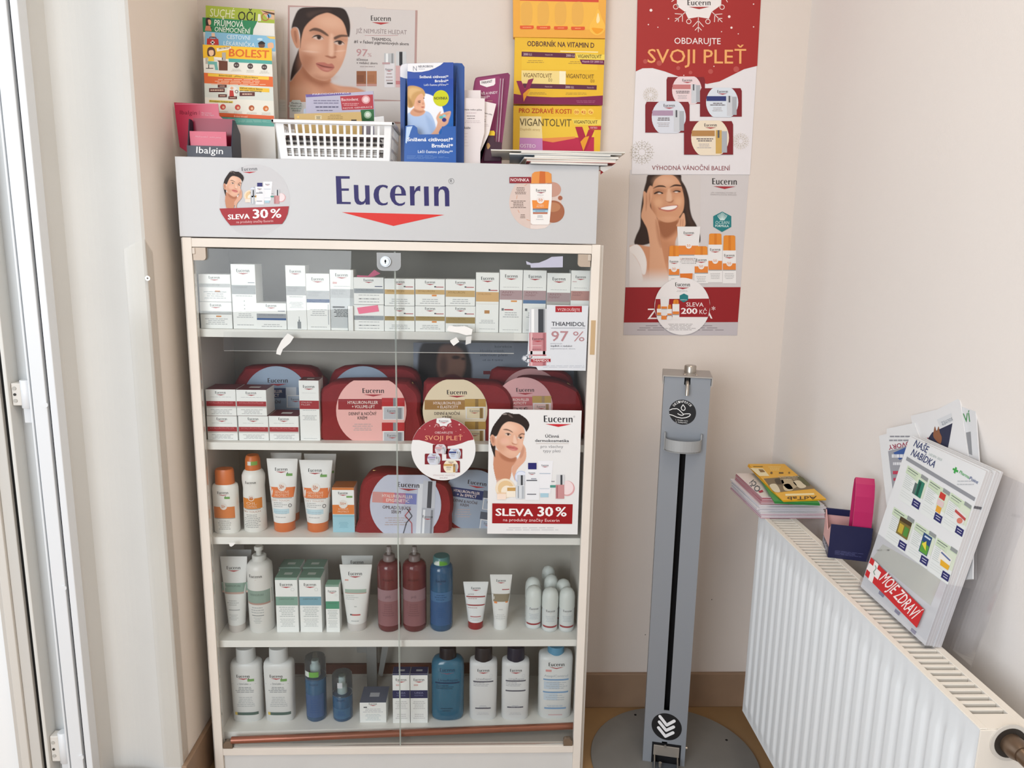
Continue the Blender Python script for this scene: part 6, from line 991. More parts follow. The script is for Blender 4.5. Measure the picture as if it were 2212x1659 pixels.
for x, y in ((595, 556), (713, 565), (833, 573)): pr.disc(x, y, 24, '#4a3a38', 3); pr.text('85 %' if x == 595 else '10 %' if x == 713 else '50 %', x-15, y+5, x+15, y+6, 10, '#e6dcd4', .01, 4); pr.fine(x-50, y+30, x+50, y+55, 3, '#b3aea4', .35, 3)
pr.poly([(318, 620), (905, 655), (908, 742), (322, 710)], '#de6a33', 1.6); pr.poly([(352, 625), (872, 655), (872, 682), (352, 650)], '#eec342', 3); pr.text('Bolest kloubů – příčiny a rizikové faktory', 446, 648, 780, 668, 12, '#6a4a20', .012, 4); pr.fine(372, 672, 850, 728, 4, '#efc3a6', .4, 3); pr.poly([(322, 710), (908, 742), (912, 862), (325, 830)], '#d7ddd4', 1.6); pr.poly([(325, 830), (912, 862), (915, 990), (330, 960)], '#e8e6da', 1.6); pr.poly([(330, 955), (915, 988), (918, 1022), (332, 990)], '#da6436', 1.8); pr.poly([(332, 988), (918, 1020), (918, 1080), (340, 1050)], '#5fa89c', 1.8)
for x0_, y0_, x1_, y1_ in ((436, 722, 512, 748), (362, 752, 496, 786), (440, 804, 514, 830), (622, 786, 752, 820), (526, 822, 600, 846)): pr.rect(x0_, y0_, x1_, y1_, '#5c2a24', 3); pr.fine(x0_+8, y0_+6, x1_-8, y1_-6, 1, '#d9b9a4', .5, 4)
pr.disc(560, 780, 46, '#ece8e0', 3); pr.poly([(538, 770), (568, 772), (575, 822), (535, 822)], '#c23a30', 4); pr.disc(556, 752, 13, '#e6b08c', 5, n=16); pr.ring(596, 782, 14, 5, '#5a4a46', 4); pr.poly([(620, 740), (876, 755), (876, 788), (620, 775)], '#edc23a', 3); pr.text('Klíčové rizikové faktory', 628, 758, 818, 768, 14, '#5a4a20', .012, 4); pr.text('pro vznik osteoartrózy', 628, 776, 810, 786, 14, '#5a4a20', .012, 4); pr.poly([(362, 852), (565, 862), (565, 880), (362, 872)], '#d9c04a', 3); pr.text('Provázeno bolestí zad', 370, 868, 556, 878, 12, '#5a4a20', .012, 4)
for x, y, h in ((480, 912, '#c8483c'), (606, 916, '#c8483c'), (724, 922, '#b0582c'), (846, 926, '#d0702c')): pr.disc(x, y, 24, h, 3); pr.disc(x+4, y+4, 11, '#e6b492', 4, n=14); pr.fine(x-45, y+34, x+50, y+54, 3, '#b9b3a6', .35, 3)
pr.text('Bolest kloubů', 575, 998, 690, 1004, 13, '#f0c8b0', .012, 4); pr.fine(560, 1022, 900, 1046, 3, '#9fcfc4', .3, 3); BO.build(t, 'print', True)
t = upright('leaflet', 'plain green leaflet peeking out right of the pain leaflet', [fa(880, 440), fa(925, 445), fa(945, 960)], .246, .002, M('#2f8a3c', .4, 0, .4), 'leaflet', g)
# ibuprofen display box
IB = M('#2b2f3d', .4, 0, .4); RD = M('#c22750', .3, 0, .5); RDD = M('#8f1a3a', .35, 0, .4)
bx0, bx1, ib_y = P(404, 325, .03).x, P(500.5, 325, .03).x, .03
t = thing('medicine_display_box', 'navy and crimson medicine display box at left end of cabinet top', 'display box', ((bx0+bx1)/2, .06, ZT))
zf = P(450, 315, .03).z; zs = P(450, 258, .05).z
obj('front_wall', MB().box((bx0, .03, ZT+.0003), (bx1, .032, zf), IB), t, world=True); obj('base', MB().box((bx0, .032, ZT+.0003), (bx1, .094, ZT+.002), IB), t, world=True)
for x in (bx0, bx1-.002): obj('side_wall', MB().prism([(.032, ZT+.002), (.034, zf), (.05, zs), (.064, zs), (.094, ZT+.06), (.094, ZT+.002)], 'x', x, x+.002, IB), t, world=True)
xa, xb = P(381, 245, .098).x, P(473, 245, .098).x
obj('header_card', MB().prism([(xa+.004, ZT+.03), (xa, P(380, 262, .096).z), (P(376.5, 221.5, .096).x, P(376.5, 221.5, .096).z), (P(471.5, 226, .096).x, P(471.5, 226, .096).z), (P(474, 250, .096).x, P(474, 250, .096).z), (bx1-.002, ZT+.06), (bx1-.002, ZT+.002), (bx0, ZT+.002)], 'y', .0945, .0965, RD), t, world=True)
obj('inner_card', MB().box((bx0+.003, .066, ZT+.003), (bx1-.003, .068, P(450, 256, .066).z), RDD), t, world=True); obj('inner_card', MB().box((bx0+.003, .042, ZT+.003), (bx1-.014, .044, P(450, 284, .042).z), RD), t, world=True)
pr = PrZ(.03, *A0, eps=.0002); pr.text('Ibalgin', 252, 1305, 480, 1316, 54, '#f0f0f0', .006); pr.build(t, 'lettering', True)
pr = PrZ(.0945, *A0, eps=.0002); pr.text('Ibalgin', 112, 975, 258, 980, 34, '#7a1430'); pr.rect(276, 945, 279, 980, '#8f2040'); pr.text('Bez bolesti', 298, 968, 382, 971, 12, '#e6b3c0', .01); pr.text('se žije lépe', 298, 984, 405, 988, 11, '#e6b3c0', .01); pr.rect(75, 884, 440, 892, '#dd7a92'); pr.build(t, 'header_lettering', True)
pr = PrZ(.042, *A0, eps=.0002); pr.text('Méně kontaktů · snadná pomoc', 245, 1170, 465, 1180, 12, '#e8b0bf'); pr.build(t, 'card_lettering', True)
# white slotted basket
BW = M('#e9eaeb', .4, 0, .4); BY0, BY1 = .012, .15
q = [P(591.6, 257, BY0), P(847.3, 267, BY0), P(842, 345, BY0+.004), P(603, 339, BY0+.004)]
bz1 = (q[0].z+q[1].z)/2; bxl, bxr, bxl2, bxr2 = q[0].x, q[1].x, q[3].x, q[2].x
t = thing('plastic_basket', 'white slotted plastic basket full of leaflets on cabinet top', 'basket', ((bxl+bxr)/2, .08, ZT))
def wallpt(u, v, side, off=0):        # u along the wall 0..1, v height 0..1 of the tapered basket
    z = ZT+.0006+v*(bz1-ZT); xl_, xr_ = bxl2+(bxl-bxl2)*v, bxr2+(bxr-bxr2)*v; y0_, y1_ = BY0+.010*(1-v), BY1-.010*(1-v)
    if side == 'f': return (xl_+(xr_-xl_)*u, y0_+off, z)
    if side == 'b': return (xl_+(xr_-xl_)*u, y1_-off, z)
    if side == 'l': return (xl_+off, y0_+(y1_-y0_)*u, z)
    return (xr_-off, y0_+(y1_-y0_)*u, z)
def lattice(side, ncol, m0, m1, rows):
    mb = MB()
    def patch(u0, v0, u1, v1):
        a = [wallpt(u0, v0, side), wallpt(u1, v0, side), wallpt(u1, v1, side), wallpt(u0, v1, side)]; b = [wallpt(u0, v0, side, .002), wallpt(u1, v0, side, .002), wallpt(u1, v1, side, .002), wallpt(u0, v1, side, .002)]
        mb.add(a+b, [(0, 1, 2, 3), (7, 6, 5, 4), (0, 4, 5, 1), (1, 5, 6, 2), (2, 6, 7, 3), (3, 7, 4, 0)], BW)
    patch(0, 0, m0, 1); patch(m1, 0, 1, 1); vs = [0]+[x for r in rows for x in r]+[1]
    for i in range(0, len(vs), 2): patch(m0, vs[i], m1, vs[i+1])
    pit = (m1-m0)/ncol
    for r in rows:
        for k in range(ncol+1):
            a, b = m0+pit*k-pit*.17, m0+pit*k+pit*.17
            if k == 0: a = m0; 
            if k == ncol: b = m1
            patch(max(a, m0), r[0], min(b, m1), r[1])
    return mb
rows = ((.10, .30), (.36, .62), (.68, .90))
for s, n in (('f', 15), ('b', 15), ('l', 8), ('r', 8)): obj('slotted_wall', lattice(s, n, .065, .945, rows), t, world=True)
obj('base', MB().box((bxl2, BY0+.01, ZT+.0004), (bxr2, BY1-.01, ZT+.002), BW), t, world=True)
rim = MB()
for a, b in (((bxl-.005, BY0-.005, bz1-.006), (bxr+.005, BY0+.001, bz1+.001)), ((bxl-.005, BY1-.001, bz1-.006), (bxr+.005, BY1+.005, bz1+.001)), ((bxl-.005, BY0-.005, bz1-.006), (bxl+.001, BY1+.005, bz1+.001)), ((bxr-.001, BY0-.005, bz1-.006), (bxr+.005, BY1+.005, bz1+.001))): rim.box(a, b, BW, .0012)
obj('rim', rim, t, world=True)
def inbasket(name, label, pts, Y, th, h, cat, fn=None, zb=ZT+.003, group='papers in the white basket'):
    w = [P(*fa(*p), Y) for p in pts]; o = [(q.x, q.z) for q in w]
    x0_, x1_ = max(min(o[0][0], o[-1][0]), bxl2+.004), min(max(o[0][0], o[-1][0]), bxr2-.004); o = [(x0_, zb)]+o+[(x1_, zb)]
    t = thing(name, label, cat, ((x0_+x1_)/2, Y, zb), group=group); obj('sheet', MB().prism(o, 'y', Y, Y+th, M(h, .5)), t, world=True)
    if fn: pr = PrZ(Y, *A0, eps=.0002); fn(pr); pr.build(t, 'print', True)
    return t
def f(pr):
    pr.poly([(1185, 806), (1570, 792), (1572, 806), (1190, 830)], '#6a5a9c', 1); pr.poly([(1480, 822), (1760, 806), (1766, 930), (1496, 940)], '#b03a44', 1); pr.text('Bactodent', 1492, 862, 1635, 858, 24, '#f0d4d4', .008, 2); pr.disc(1700, 850, 36, '#d99a9c', 2); pr.disc(1700, 850, 24, '#e9cfcf', 3); pr.fine(1500, 876, 1640, 904, 2, '#dba4a6', .4, 2); pr.text('NOVÁ GENERACE', 1505, 930, 1755, 918, 12, '#e9c4c6', .01, 2); pr.poly([(1655, 938), (1768, 932), (1772, 1032), (1660, 1034)], '#2f6a3c', 1); pr.disc(1716, 980, 32, '#9fc3a4', 2); pr.disc(1716, 980, 20, '#e0ece0', 3)
    pr.text('PARODONTITIDA', 1245, 812, 1560, 800, 13, '#d9d4e6', .012, 2); pr.fine(1250, 848, 1470, 890, 2, '#77728c', .35, 2); pr.fine(1255, 900, 1480, 925, 1, '#5a5670', .4, 2); pr.fine(1265, 935, 1440, 950, 1, '#5a5670', .4, 2)
inbasket('leaflet', 'lilac leaflet with red and green tooth panels in the basket', ((1185, 806), (1570, 790), (1762, 776), (1780, 1010)), .112, .004, '#b4b1c6', 'leaflet', f)
def f(pr): pr.rect(1265, 985, 1322, 1018, '#d9c9a0', 1); pr.fine(1270, 990, 1318, 1016, 4, '#5a5040', .5, 2); pr.fine(1370, 975, 1510, 1020, 3, '#9a7f48', .4, 1); pr.rect(1575, 1020, 1620, 1034, '#3a3026', 1); pr.disc(1122, 998, 10, '#e0b85a', 1, n=12)
inbasket('leaflet', 'tan cardboard leaflet at front of the basket', ((1088, 972), (1655, 954), (1664, 1034)), .064, .006, '#c2a469', 'leaflet', f)
inbasket('leaflet', 'plain white paper at right end inside the basket', ((1770, 1000), (1852, 990), (1858, 1060)), .09, .004, '#dcdcdc', 'leaflet')
inbasket('leaflet', 'pale blue paper tucked behind the tan leaflet in the basket', ((1168, 930), (1230, 915), (1240, 1010)), .124, .003, '#b9c3d2', 'leaflet')
rn = random.Random(3)
BKC = (('#d6d4d0', 'light grey'), ('#8f8a86', 'dark grey'), ('#dedede', 'white'), ('#bcb7b2', 'warm grey'), ('#cfcdc9', 'pale grey'), ('#6d6864', 'charcoal'), ('#d9d5cc', 'cream'), ('#4c4644', 'black-brown'), ('#c9c6c2', 'mid grey'), ('#3d3838', 'black'), ('#5a4a48', 'brown'), ('#d8d8d8', 'off-white'))
for i, (h, cn) in enumerate(BKC):
    z0 = ZT+.0028+i*.0044; x0_, x1_ = bxl2+.006+rn.uniform(0, .01), bxr2-.006-rn.uniform(0, .02)
    obj('booklet', MB().box((x0_, BY0+.013+rn.uniform(0, .004), z0), (x1_, .056, z0+.0038), M(h, .5)), label='%s booklet lying flat in the basket, %s from the bottom' % (cn, ('first', 'second', 'third', 'fourth', 'fifth', 'sixth', 'seventh', 'eighth', 'ninth', 'tenth', 'eleventh', 'twelfth')[i]), cat='booklet', group='booklets lying in the basket')
# blue leaflet dispenser
N0 = (860, 130, 7.54); fn_ = lambda x, y: (N0[0]+x/N0[2], N0[1]+y/N0[2]); NB_ = M('#2a4f93', .3, 0, .5)
t = upright('leaflet_dispenser', 'blue cardboard leaflet dispenser with printed woman on cabinet top', [fn_(30, 120), fn_(60, 70), fn_(120, 55), fn_(960, 45), fn_(1040, 50), fn_(1082, 110)], .075, .002, NB_, 'dispenser')
xa, xb = fn_(95, 1600), fn_(945, 1600); zp = P(*fn_(400, 1070), .03).z; xA, xB = P(*xa, .03).x, P(*xb, .03).x; xR = P(*fn_(1070, 1500), .06).x
pts = [fn_(118, 1075), fn_(160, 1060), fn_(260, 1060), fn_(310, 1100), fn_(322, 1190), fn_(350, 1210), fn_(690, 1205), fn_(708, 1180), fn_(712, 1080), fn_(940, 1075)]
obj('front_pocket', MB().prism([(xA, ZT+.0004)]+[(P(*p, .03).x, P(*p, .03).z) for p in pts]+[(xB, ZT+.0004)], 'y', .03, .0312, M('#2458a6', .25, 0, .55)), t, world=True)
obj('side_wall', MB().prism([(.0312, ZT+.0004), (.0312, zp), (.075, P(*fn_(940, 120), .075).z), (.075, ZT+.0004)], 'x', xB-.0012, xB, M('#234a8c', .35)), t, world=True); obj('side_wall', MB().prism([(.0312, ZT+.0004), (.0312, zp), (.075, P(*fn_(120, 300), .075).z), (.075, ZT+.0004)], 'x', xA, xA+.0012, M('#234a8c', .35)), t, world=True)
pr = PrZ(.03, *N0, eps=.0002); pr.l = 1; pr.text('Snížená citlivost?*', 150, 1318, 895, 1322, 56, '#eef2f8', .025); pr.text('Brnění?*', 548, 1420, 895, 1424, 56, '#eef2f8', .025); pr.text('Léčí častou příčinu**', 322, 1510, 890, 1514, 42, '#dfe8f4', .012); pr.fine(140, 1550, 880, 1610, 4, '#6f93c9', .25, center=False)
pr.poly([(135, 1085), (235, 1075), (205, 1150), (190, 1200), (165, 1280), (135, 1360), (120, 1340)], '#b9d0ec', 1); pr.build(t, 'lettering', True)
pr = PrZ(.075, *N0, eps=.0002); pr.poly([(32, 120), (60, 72), (120, 56), (150, 56), (150, 300), (90, 290), (34, 270)], '#e4e4e8', 1); pr.build(t, 'white_corner_print', True)
t = upright('leaflet', 'blue and white leaflet with light-haired woman inside the blue dispenser', [fn_(150, 55), fn_(640, 40), fn_(740, 36), fn_(900, 36)], .052, .016, M('#26489c', .35, 0, .45), 'leaflet')
LN = [('g', 300, 1100, '#2166b4'), ('e', (400, 900, 345, 360, 0), '#e6e9f0', 6),
 ('p', [(140, 900), (240, 850), (300, 880), (430, 860), (450, 830), (520, 860), (580, 960), (612, 1080), (640, 1260), (120, 1260)], '#a9c0e2', 5), ('p', [(450, 900), (560, 1000), (600, 1150), (540, 1200), (480, 1050)], '#8fa9d2', 30, .6),
 ('p', [(195, 860), (230, 800), (300, 760), (400, 800), (445, 835), (400, 890), (320, 915), (240, 905)], '#cf9a7c', 8), ('p', [(250, 800), (330, 820), (420, 830), (360, 860), (280, 840)], '#a86e52', 16, .7),
 ('p', [(250, 600), (300, 540), (380, 520), (430, 560), (420, 640), (438, 720), (430, 790), (380, 820), (300, 800), (250, 740)], '#dca98c', 5), ('e', (330, 700, 30, 40, 0), '#c98f76', 22, .6), ('p', [(315, 675), (345, 655), (372, 662), (345, 668)], '#5a3a2c', 4), ('p', [(408, 625), (426, 605), (430, 625)], '#5a3a2c', 3), ('p', [(370, 762), (412, 756), (430, 764), (400, 778)], '#b5645a', 4), ('p', [(322, 685), (350, 675), (372, 684), (345, 692)], '#5a3e34', 3), ('p', [(395, 690), (420, 700), (410, 725), (392, 718)], '#b87e64', 8, .6),
 ('p', [(140, 640), (150, 500), (160, 430), (230, 415), (320, 430), (400, 470), (440, 540), (425, 600), (390, 545), (330, 570), (280, 640), (262, 720), (230, 770), (160, 765)], '#c39a64', 6), ('p', [(180, 470), (290, 450), (370, 490), (300, 510), (230, 560), (190, 640)], '#dcb986', 24, .7), ('p', [(160, 600), (210, 650), (240, 740), (180, 750)], '#93703f', 20, .6),
 ('p', [(500, 1260), (600, 1130), (640, 1020), (620, 940), (660, 860), (700, 830), (690, 880), (760, 850), (850, 830), (855, 880), (830, 960), (800, 1040), (690, 1120), (620, 1260)], '#d8a689', 6), ('p', [(690, 900), (760, 870), (840, 860), (760, 920), (700, 960)], '#b9825f', 14, .5), ('e', (700, 930, 34, 24, 0), '#5ab5b0', 4), ('e', (752, 905, 28, 20, 0), '#7fc5d6', 4), ('e', (750, 972, 36, 34, 0), '#2c2a78', 4)]
paint('portrait_print', 152, 300, 900, 1230, 9, LN, '#2748a0', lambda x, y: P(*fn_(x, y), .0518), t, world=True)
pr = PrZ(.052, *N0, eps=.00025); pr.poly([(152, 56), (640, 42), (740, 38), (690, 80), (600, 130), (500, 168), (380, 192), (260, 195), (152, 180)], '#e6e6ea', 2); pr.l = 3; pr.text('NEUROBION', 328, 120, 568, 116, 34, '#4a4a58', .004); pr.fine(335, 135, 490, 152, 1, '#8b8b98', .4, 3, center=False); pr.line([(248, 175), (248, 100), (300, 170), (300, 95)], 9, '#8a8d9a', 3)
pr.text('Snížená citlivost?*', 348, 292, 820, 288, 40, '#eef2fa', .022); pr.text('Brnění?*', 600, 360, 820, 357, 40, '#eef2fa', .022); pr.text('Léčí častou příčinu**', 422, 418, 820, 414, 30, '#dbe4f4', .01); pr.poly(circ(698, 620, 128, 132, 44), '#c4c81a', 2); pr.text('NOVINKA', 588, 642, 804, 640, 44, '#3a3a22', .012, 3); pr.build(t, 'print', True)
# white paper slips and the purple dispenser behind
PW = M('#e3dad9', .6); g = 'white paper slips on cabinet top'
t = upright('paper_slip', 'white paper slip standing behind the other two slips', [fn_(1075, 488), fn_(1345, 490), fn_(1350, 900)], .098, .0006, PW, 'paper', g)
t = upright('paper_slip', 'white paper slip leaning right against the purple dispenser', [fn_(1330, 690), fn_(1420, 672), fn_(1598, 712), fn_(1480, 1200), fn_(1310, 1560)], .090, .0006, PW, 'paper', g)
pr = PrZ(.090, *N0, eps=.0002); pr.text('nebo pište', 1405, 868, 1530, 898, 22, '#5a5254', .012); pr.fine(1400, 905, 1450, 925, 1, '#c4b4b6', .5); pr.fine(1390, 950, 1432, 1010, 2, '#7a7072', .4, center=False); pr.fine(1385, 1035, 1480, 1085, 2, '#c0b2b4', .3); pr.build(t, 'print', True)
t = upright('paper_slip', 'white paper slip standing right beside the blue dispenser', [fn_(1072, 615), fn_(1412, 622), fn_(1405, 1180), fn_(1340, 1440)], .082, .0006, PW, 'paper', g)
pr = PrZ(.082, *N0, eps=.0002); pr.text('Volejte nebo pište', 1030, 812, 1365, 820, 24, '#5a5254', .012); pr.fine(1090, 845, 1295, 875, 1, '#cdbcbe', .6); pr.fine(1085, 900, 1290, 920, 1, '#6b6163', .5); pr.fine(1105, 940, 1270, 960, 1, '#6b6163', .5); pr.fine(1080, 975, 1350, 1030, 2, '#c0b2b4', .3); pr.text('dokáže', 1020, 1116, 1178, 1118, 34, '#4a4446', .012); pr.fine(1080, 1170, 1150, 1420, 5, '#c4b6b8', .12, center=False); pr.build(t, 'print', True)
PU = M('#7a2a55', .4, 0, .4)
t = upright('leaflet_dispenser', 'purple cardboard leaflet dispenser leaning back on cabinet top', [fn_(1218, 490), fn_(1240, 350), fn_(1262, 290), fn_(1300, 275), fn_(1790, 205), fn_(1822, 240), fn_(1810, 400), fn_(1690, 1400)], .118, .002, PU, 'dispenser')
pr = PrZ(.118, *N0, eps=.0002); pr.poly([(1240, 480), (1270, 300), (1640, 260), (1690, 300), (1560, 1300), (1300, 1300)], '#8f3a66', 1); pr.build(t, 'face_print', True)
for i in range(4): obj('leaflet_edge', MB().prism([(P(*fn_(p[0]+i*22, p[1]), .116-.002*i).x, P(*fn_(p[0]+i*22, p[1]), .116-.002*i).z) for p in ((1700-60, 300), (1712-60, 298), (1590-10, 1330), (1578-10, 1330))], 'y', .1165-.002*i, .1178-.002*i, M('#c9aebb' if i % 2 else '#9a4a74', .5)), t, world=True)
obj('front_pocket', MB().prism([(P(*fn_(p[0], p[1]), .1).x, max(ZT+.0004, P(*fn_(p[0], p[1]), .1).z)) for p in ((1400, 1640), (1420, 1260), (1440, 1225), (1560, 1225), (1580, 1330), (1690, 1340), (1670, 1640))], 'y', .1, .102, M('#3d1a2c', .4)), t, world=True)
pr = PrZ(.1, *N0, eps=.0002); pr.poly([(1425, 1225), (1440, 1150), (1560, 1148), (1578, 1180), (1572, 1228)], '#e0bf2c', 1); pr.poly(smooth_pts([(1440, 1380), (1470, 1345), (1500, 1400), (1460, 1450)]), '#b98f5a', 1); pr.build(t, 'pocket_print', True)
pr = PrZ(.1178, *N0, eps=.0003); pr.poly([(1330, 335), (1582, 292), (1582, 382), (1560, 410), (1445, 440), (1335, 400)], '#e9e2e4', 2); pr.text('PARANIT', 1362, 388, 1535, 362, 42, '#3a2a32', .004, 3, .12); pr.text('HUBÍ VŠI A HNIDY', 1240, 578, 1618, 545, 42, '#e9d4dd', .016, 3, .12); pr.text('10 MINUT*', 1280, 632, 1490, 618, 40, '#e9d4dd', .016, 3, .12); pr.fine(1430, 655, 1560, 672, 1, '#c9a08a', .5, 3); pr.build(t, 'print', True)
# yellow vitamin displays at the wall, one above the other
V0 = (840, 0, 3.95); fv = lambda x, y: (V0[0]+x/V0[2], V0[1]+y/V0[2]); VY = .262; g = 'yellow vitamin displays on the wall'
YL = M('#e2b428', .4, 0, .4)
t = card_panel('vitamin_display', 'orange-yellow vitamin drops display with oil drop, highest of the three', [fv(*p) for p in ((1058, -260), (1862, -260), (1845, 328), (1062, 316))], VY-.004, .02, M('#e4a33a', .4, 0, .4), 'display', g)
pr = PrZ(VY-.004, *V0, eps=.0002); pr.poly([(1090, -60), (1790, -60), (1790, 20), (1120, 5)], '#cf4a34', 1); pr.poly([(1120, 5), (1790, 20), (1780, 255), (1120, 235)], '#e9b24a', 1)
for i, x in enumerate((1178, 1320, 1468, 1614)): pr.poly([(x-58, 218+i*3), (x+56, 218+i*3), (x+60, 235+i*3), (x+52, 248+i*3), (x-54, 248+i*3), (x-60, 235+i*3)], '#d9582c', 2); pr.fine(x-40, 226+i*3, x+40, 240+i*3, 1, '#efa070', .5, 3); pr.poly(smooth_pts([(x-40, 30), (x+30, 20), (x+48, 110), (x+30, 205), (x-40, 205), (x-52, 110)]), '#dfa94e', 2)
pr.poly(smooth_pts([(1785, 75), (1752, 150), (1715, 215), (1720, 270), (1775, 302), (1830, 275), (1845, 220), (1815, 150)]), '#eeb84a', 2); pr.poly(smooth_pts([(1785, 110), (1770, 170), (1780, 200), (1800, 170)]), '#f3d9a0', 3); pr.poly(smooth_pts([(1730, 240), (1775, 290), (1830, 250), (1780, 240)]), '#e89a24', 3); pr.build(t, 'print', True)
t = card_panel('vitamin_display', 'yellow vitamin display with purple lower edge, middle one of the three', [fv(*p) for p in ((1075, 318), (1845, 334), (1824, 897), (1064, 886))], VY-.002, .018, YL, 'display', g)
pr = PrZ(VY-.002, *V0, eps=.0002); pr.text('ODBORNÍK NA VITAMIN D', 1180, 392, 1752, 408, 42, '#4a2630', .014, 2); pr.poly([(1135, 425), (1785, 440), (1778, 600), (1132, 590)], '#e6bd38', 1); pr.poly([(1462, 432), (1785, 440), (1785, 450), (1462, 442)], '#ecdca4', 1.5); pr.poly([(1133, 440), (1590, 455), (1588, 495), (1132, 482)], '#5a2440', 2); pr.text('2000 I.U.', 1148, 472, 1222, 475, 20, '#e0c8cc', 0, 3); pr.text('Vitamín D3', 1332, 472, 1396, 474, 11, '#c9a8b0', 0, 3); pr.text('2000 I.U.', 1512, 483, 1588, 486, 20, '#e0c8cc', 0, 3); pr.poly([(1592, 458), (1842, 466), (1840, 512), (1614, 506)], '#e9cf5a', 3); pr.text('VIGANTOLVIT', 1612, 494, 1816, 497, 29, '#3f2a1a', .006, 4); pr.poly([(1628, 508), (1838, 514), (1836, 552), (1648, 546)], '#6c2048', 3); pr.text('Vitamín D3 2000 I.U.', 1648, 532, 1828, 536, 16, '#e0bccb', .008, 4)
pr.poly([(1132, 600), (1462, 606), (1460, 718), (1130, 712)], '#e9d28a', 1.2); pr.poly([(1455, 606), (1510, 608), (1508, 720), (1455, 718)], '#f0e6c4', 1.5); pr.text('VIGANTOLVIT', 1145, 658, 1390, 664, 36, '#6a4a20', .002, 2); pr.text('D3', 1362, 694, 1392, 696, 24, '#6a4a20', 0, 2); pr.text('VIGANTOLVIT', 1510, 666, 1750, 672, 36, '#6a4a20', .002, 2); pr.text('D3', 1722, 702, 1752, 704, 24, '#6a4a20', 0, 2); pr.poly([(1145, 712), (1774, 728), (1772, 766), (1145, 752)], '#5a2440', 2); pr.text('2000 I.U.', 1506, 752, 1580, 755, 20, '#e0c8cc', 0, 3); pr.text('Vitamín D3', 1330, 744, 1392, 746, 11, '#c9a8b0', 0, 3); pr.text('Vitamín D3', 1690, 752, 1748, 754, 11, '#c9a8b0', 0, 3); pr.fine(1150, 510, 1350, 540, 2, '#a9873a', .35, 2); pr.fine(1510, 520, 1700, 548, 2, '#a9873a', .35, 2); pr.fine(1190, 785, 1350, 808, 2, '#a9873a', .35, 2); pr.fine(1505, 788, 1690, 810, 2, '#a9873a', .35, 2)
pr.poly([(1066, 800), (1200, 822), (1400, 830), (1600, 828), (1826, 815), (1824, 897), (1064, 886)], '#7a1d4a', 1.6); pr.poly([(1088, 690), (1130, 690), (1162, 760), (1190, 680), (1236, 668), (1160, 860), (1150, 868)], '#8c2350', 4); pr.poly([(1204, 762), (1190, 760), (1145, 800), (1150, 868)], '#e29a2c', 5); pr.fine(1590, 855, 1770, 880, 2, '#b06a8a', .25, 2); pr.build(t, 'print', True)
t = card_panel('vitamin_display', 'yellow and red bone vitamin display, lowest of the three', [fv(*p) for p in ((1064, 902), (1817, 905), (1800, 1330), (1058, 1320))], VY-.004, .02, YL, 'display', g)
pr = PrZ(VY-.004, *V0, eps=.0002); pr.text('PRO ZDRAVÉ KOSTI', 1110, 962, 1556, 970, 38, '#b8341c', .012, 2)
for tx, x in (('D3', 1602), ('K2', 1662), ('Ca', 1722)): pr.disc(x, 954, 26, '#eec65a', 1.5, n=20); pr.text(tx, x-16, 966, x+16, 967, 20, '#c23a24', .016, 3)
pr.poly([(1118, 992), (1762, 1000), (1752, 1300), (1112, 1290)], '#e6be3c', 1); pr.poly([(1118, 992), (1300, 994), (1310, 1180), (1116, 1175)], '#ecd9a0', 1.2); pr.poly([(1116, 1175), (1310, 1180), (1312, 1295), (1112, 1290)], '#c58ac0', 1.3); pr.poly([(1310, 1180), (1752, 1170), (1750, 1300), (1312, 1295)], '#b8284a', 1.3); pr.poly([(1310, 1180), (1590, 1165), (1590, 1180), (1400, 1215), (1310, 1200)], '#e08a4a', 1.6); pr.text('VIGANTOLVIT', 1116, 1072, 1556, 1080, 62, '#5a4a28', .002, 3); pr.text('Doplněk stravy', 1120, 1112, 1292, 1116, 20, '#c4a86a', 0, 3); pr.text('OSTEO', 1118, 1258, 1252, 1262, 30, '#f0dcea', .012, 3); pr.poly([(1562, 1016), (1812, 1020), (1810, 1068), (1584, 1064)], '#e9cf5a', 3); pr.text('VIGANTOLVIT', 1578, 1054, 1780, 1056, 28, '#3f2a1a', .006, 4); pr.poly([(1700, 1074), (1812, 1076), (1810, 1108), (1712, 1106)], '#b02a3a', 3); pr.text('OSTEO', 1718, 1096, 1778, 1098, 14, '#e9c4c8', .01, 4); pr.poly([(1590, 1082), (1650, 1082), (1680, 1170), (1704, 1106), (1755, 1110), (1680, 1280), (1655, 1290)], '#a8203c', 4); pr.poly([(1710, 1160), (1670, 1172), (1634, 1210), (1660, 1290)], '#e29a2c', 5); pr.build(t, 'print', True)
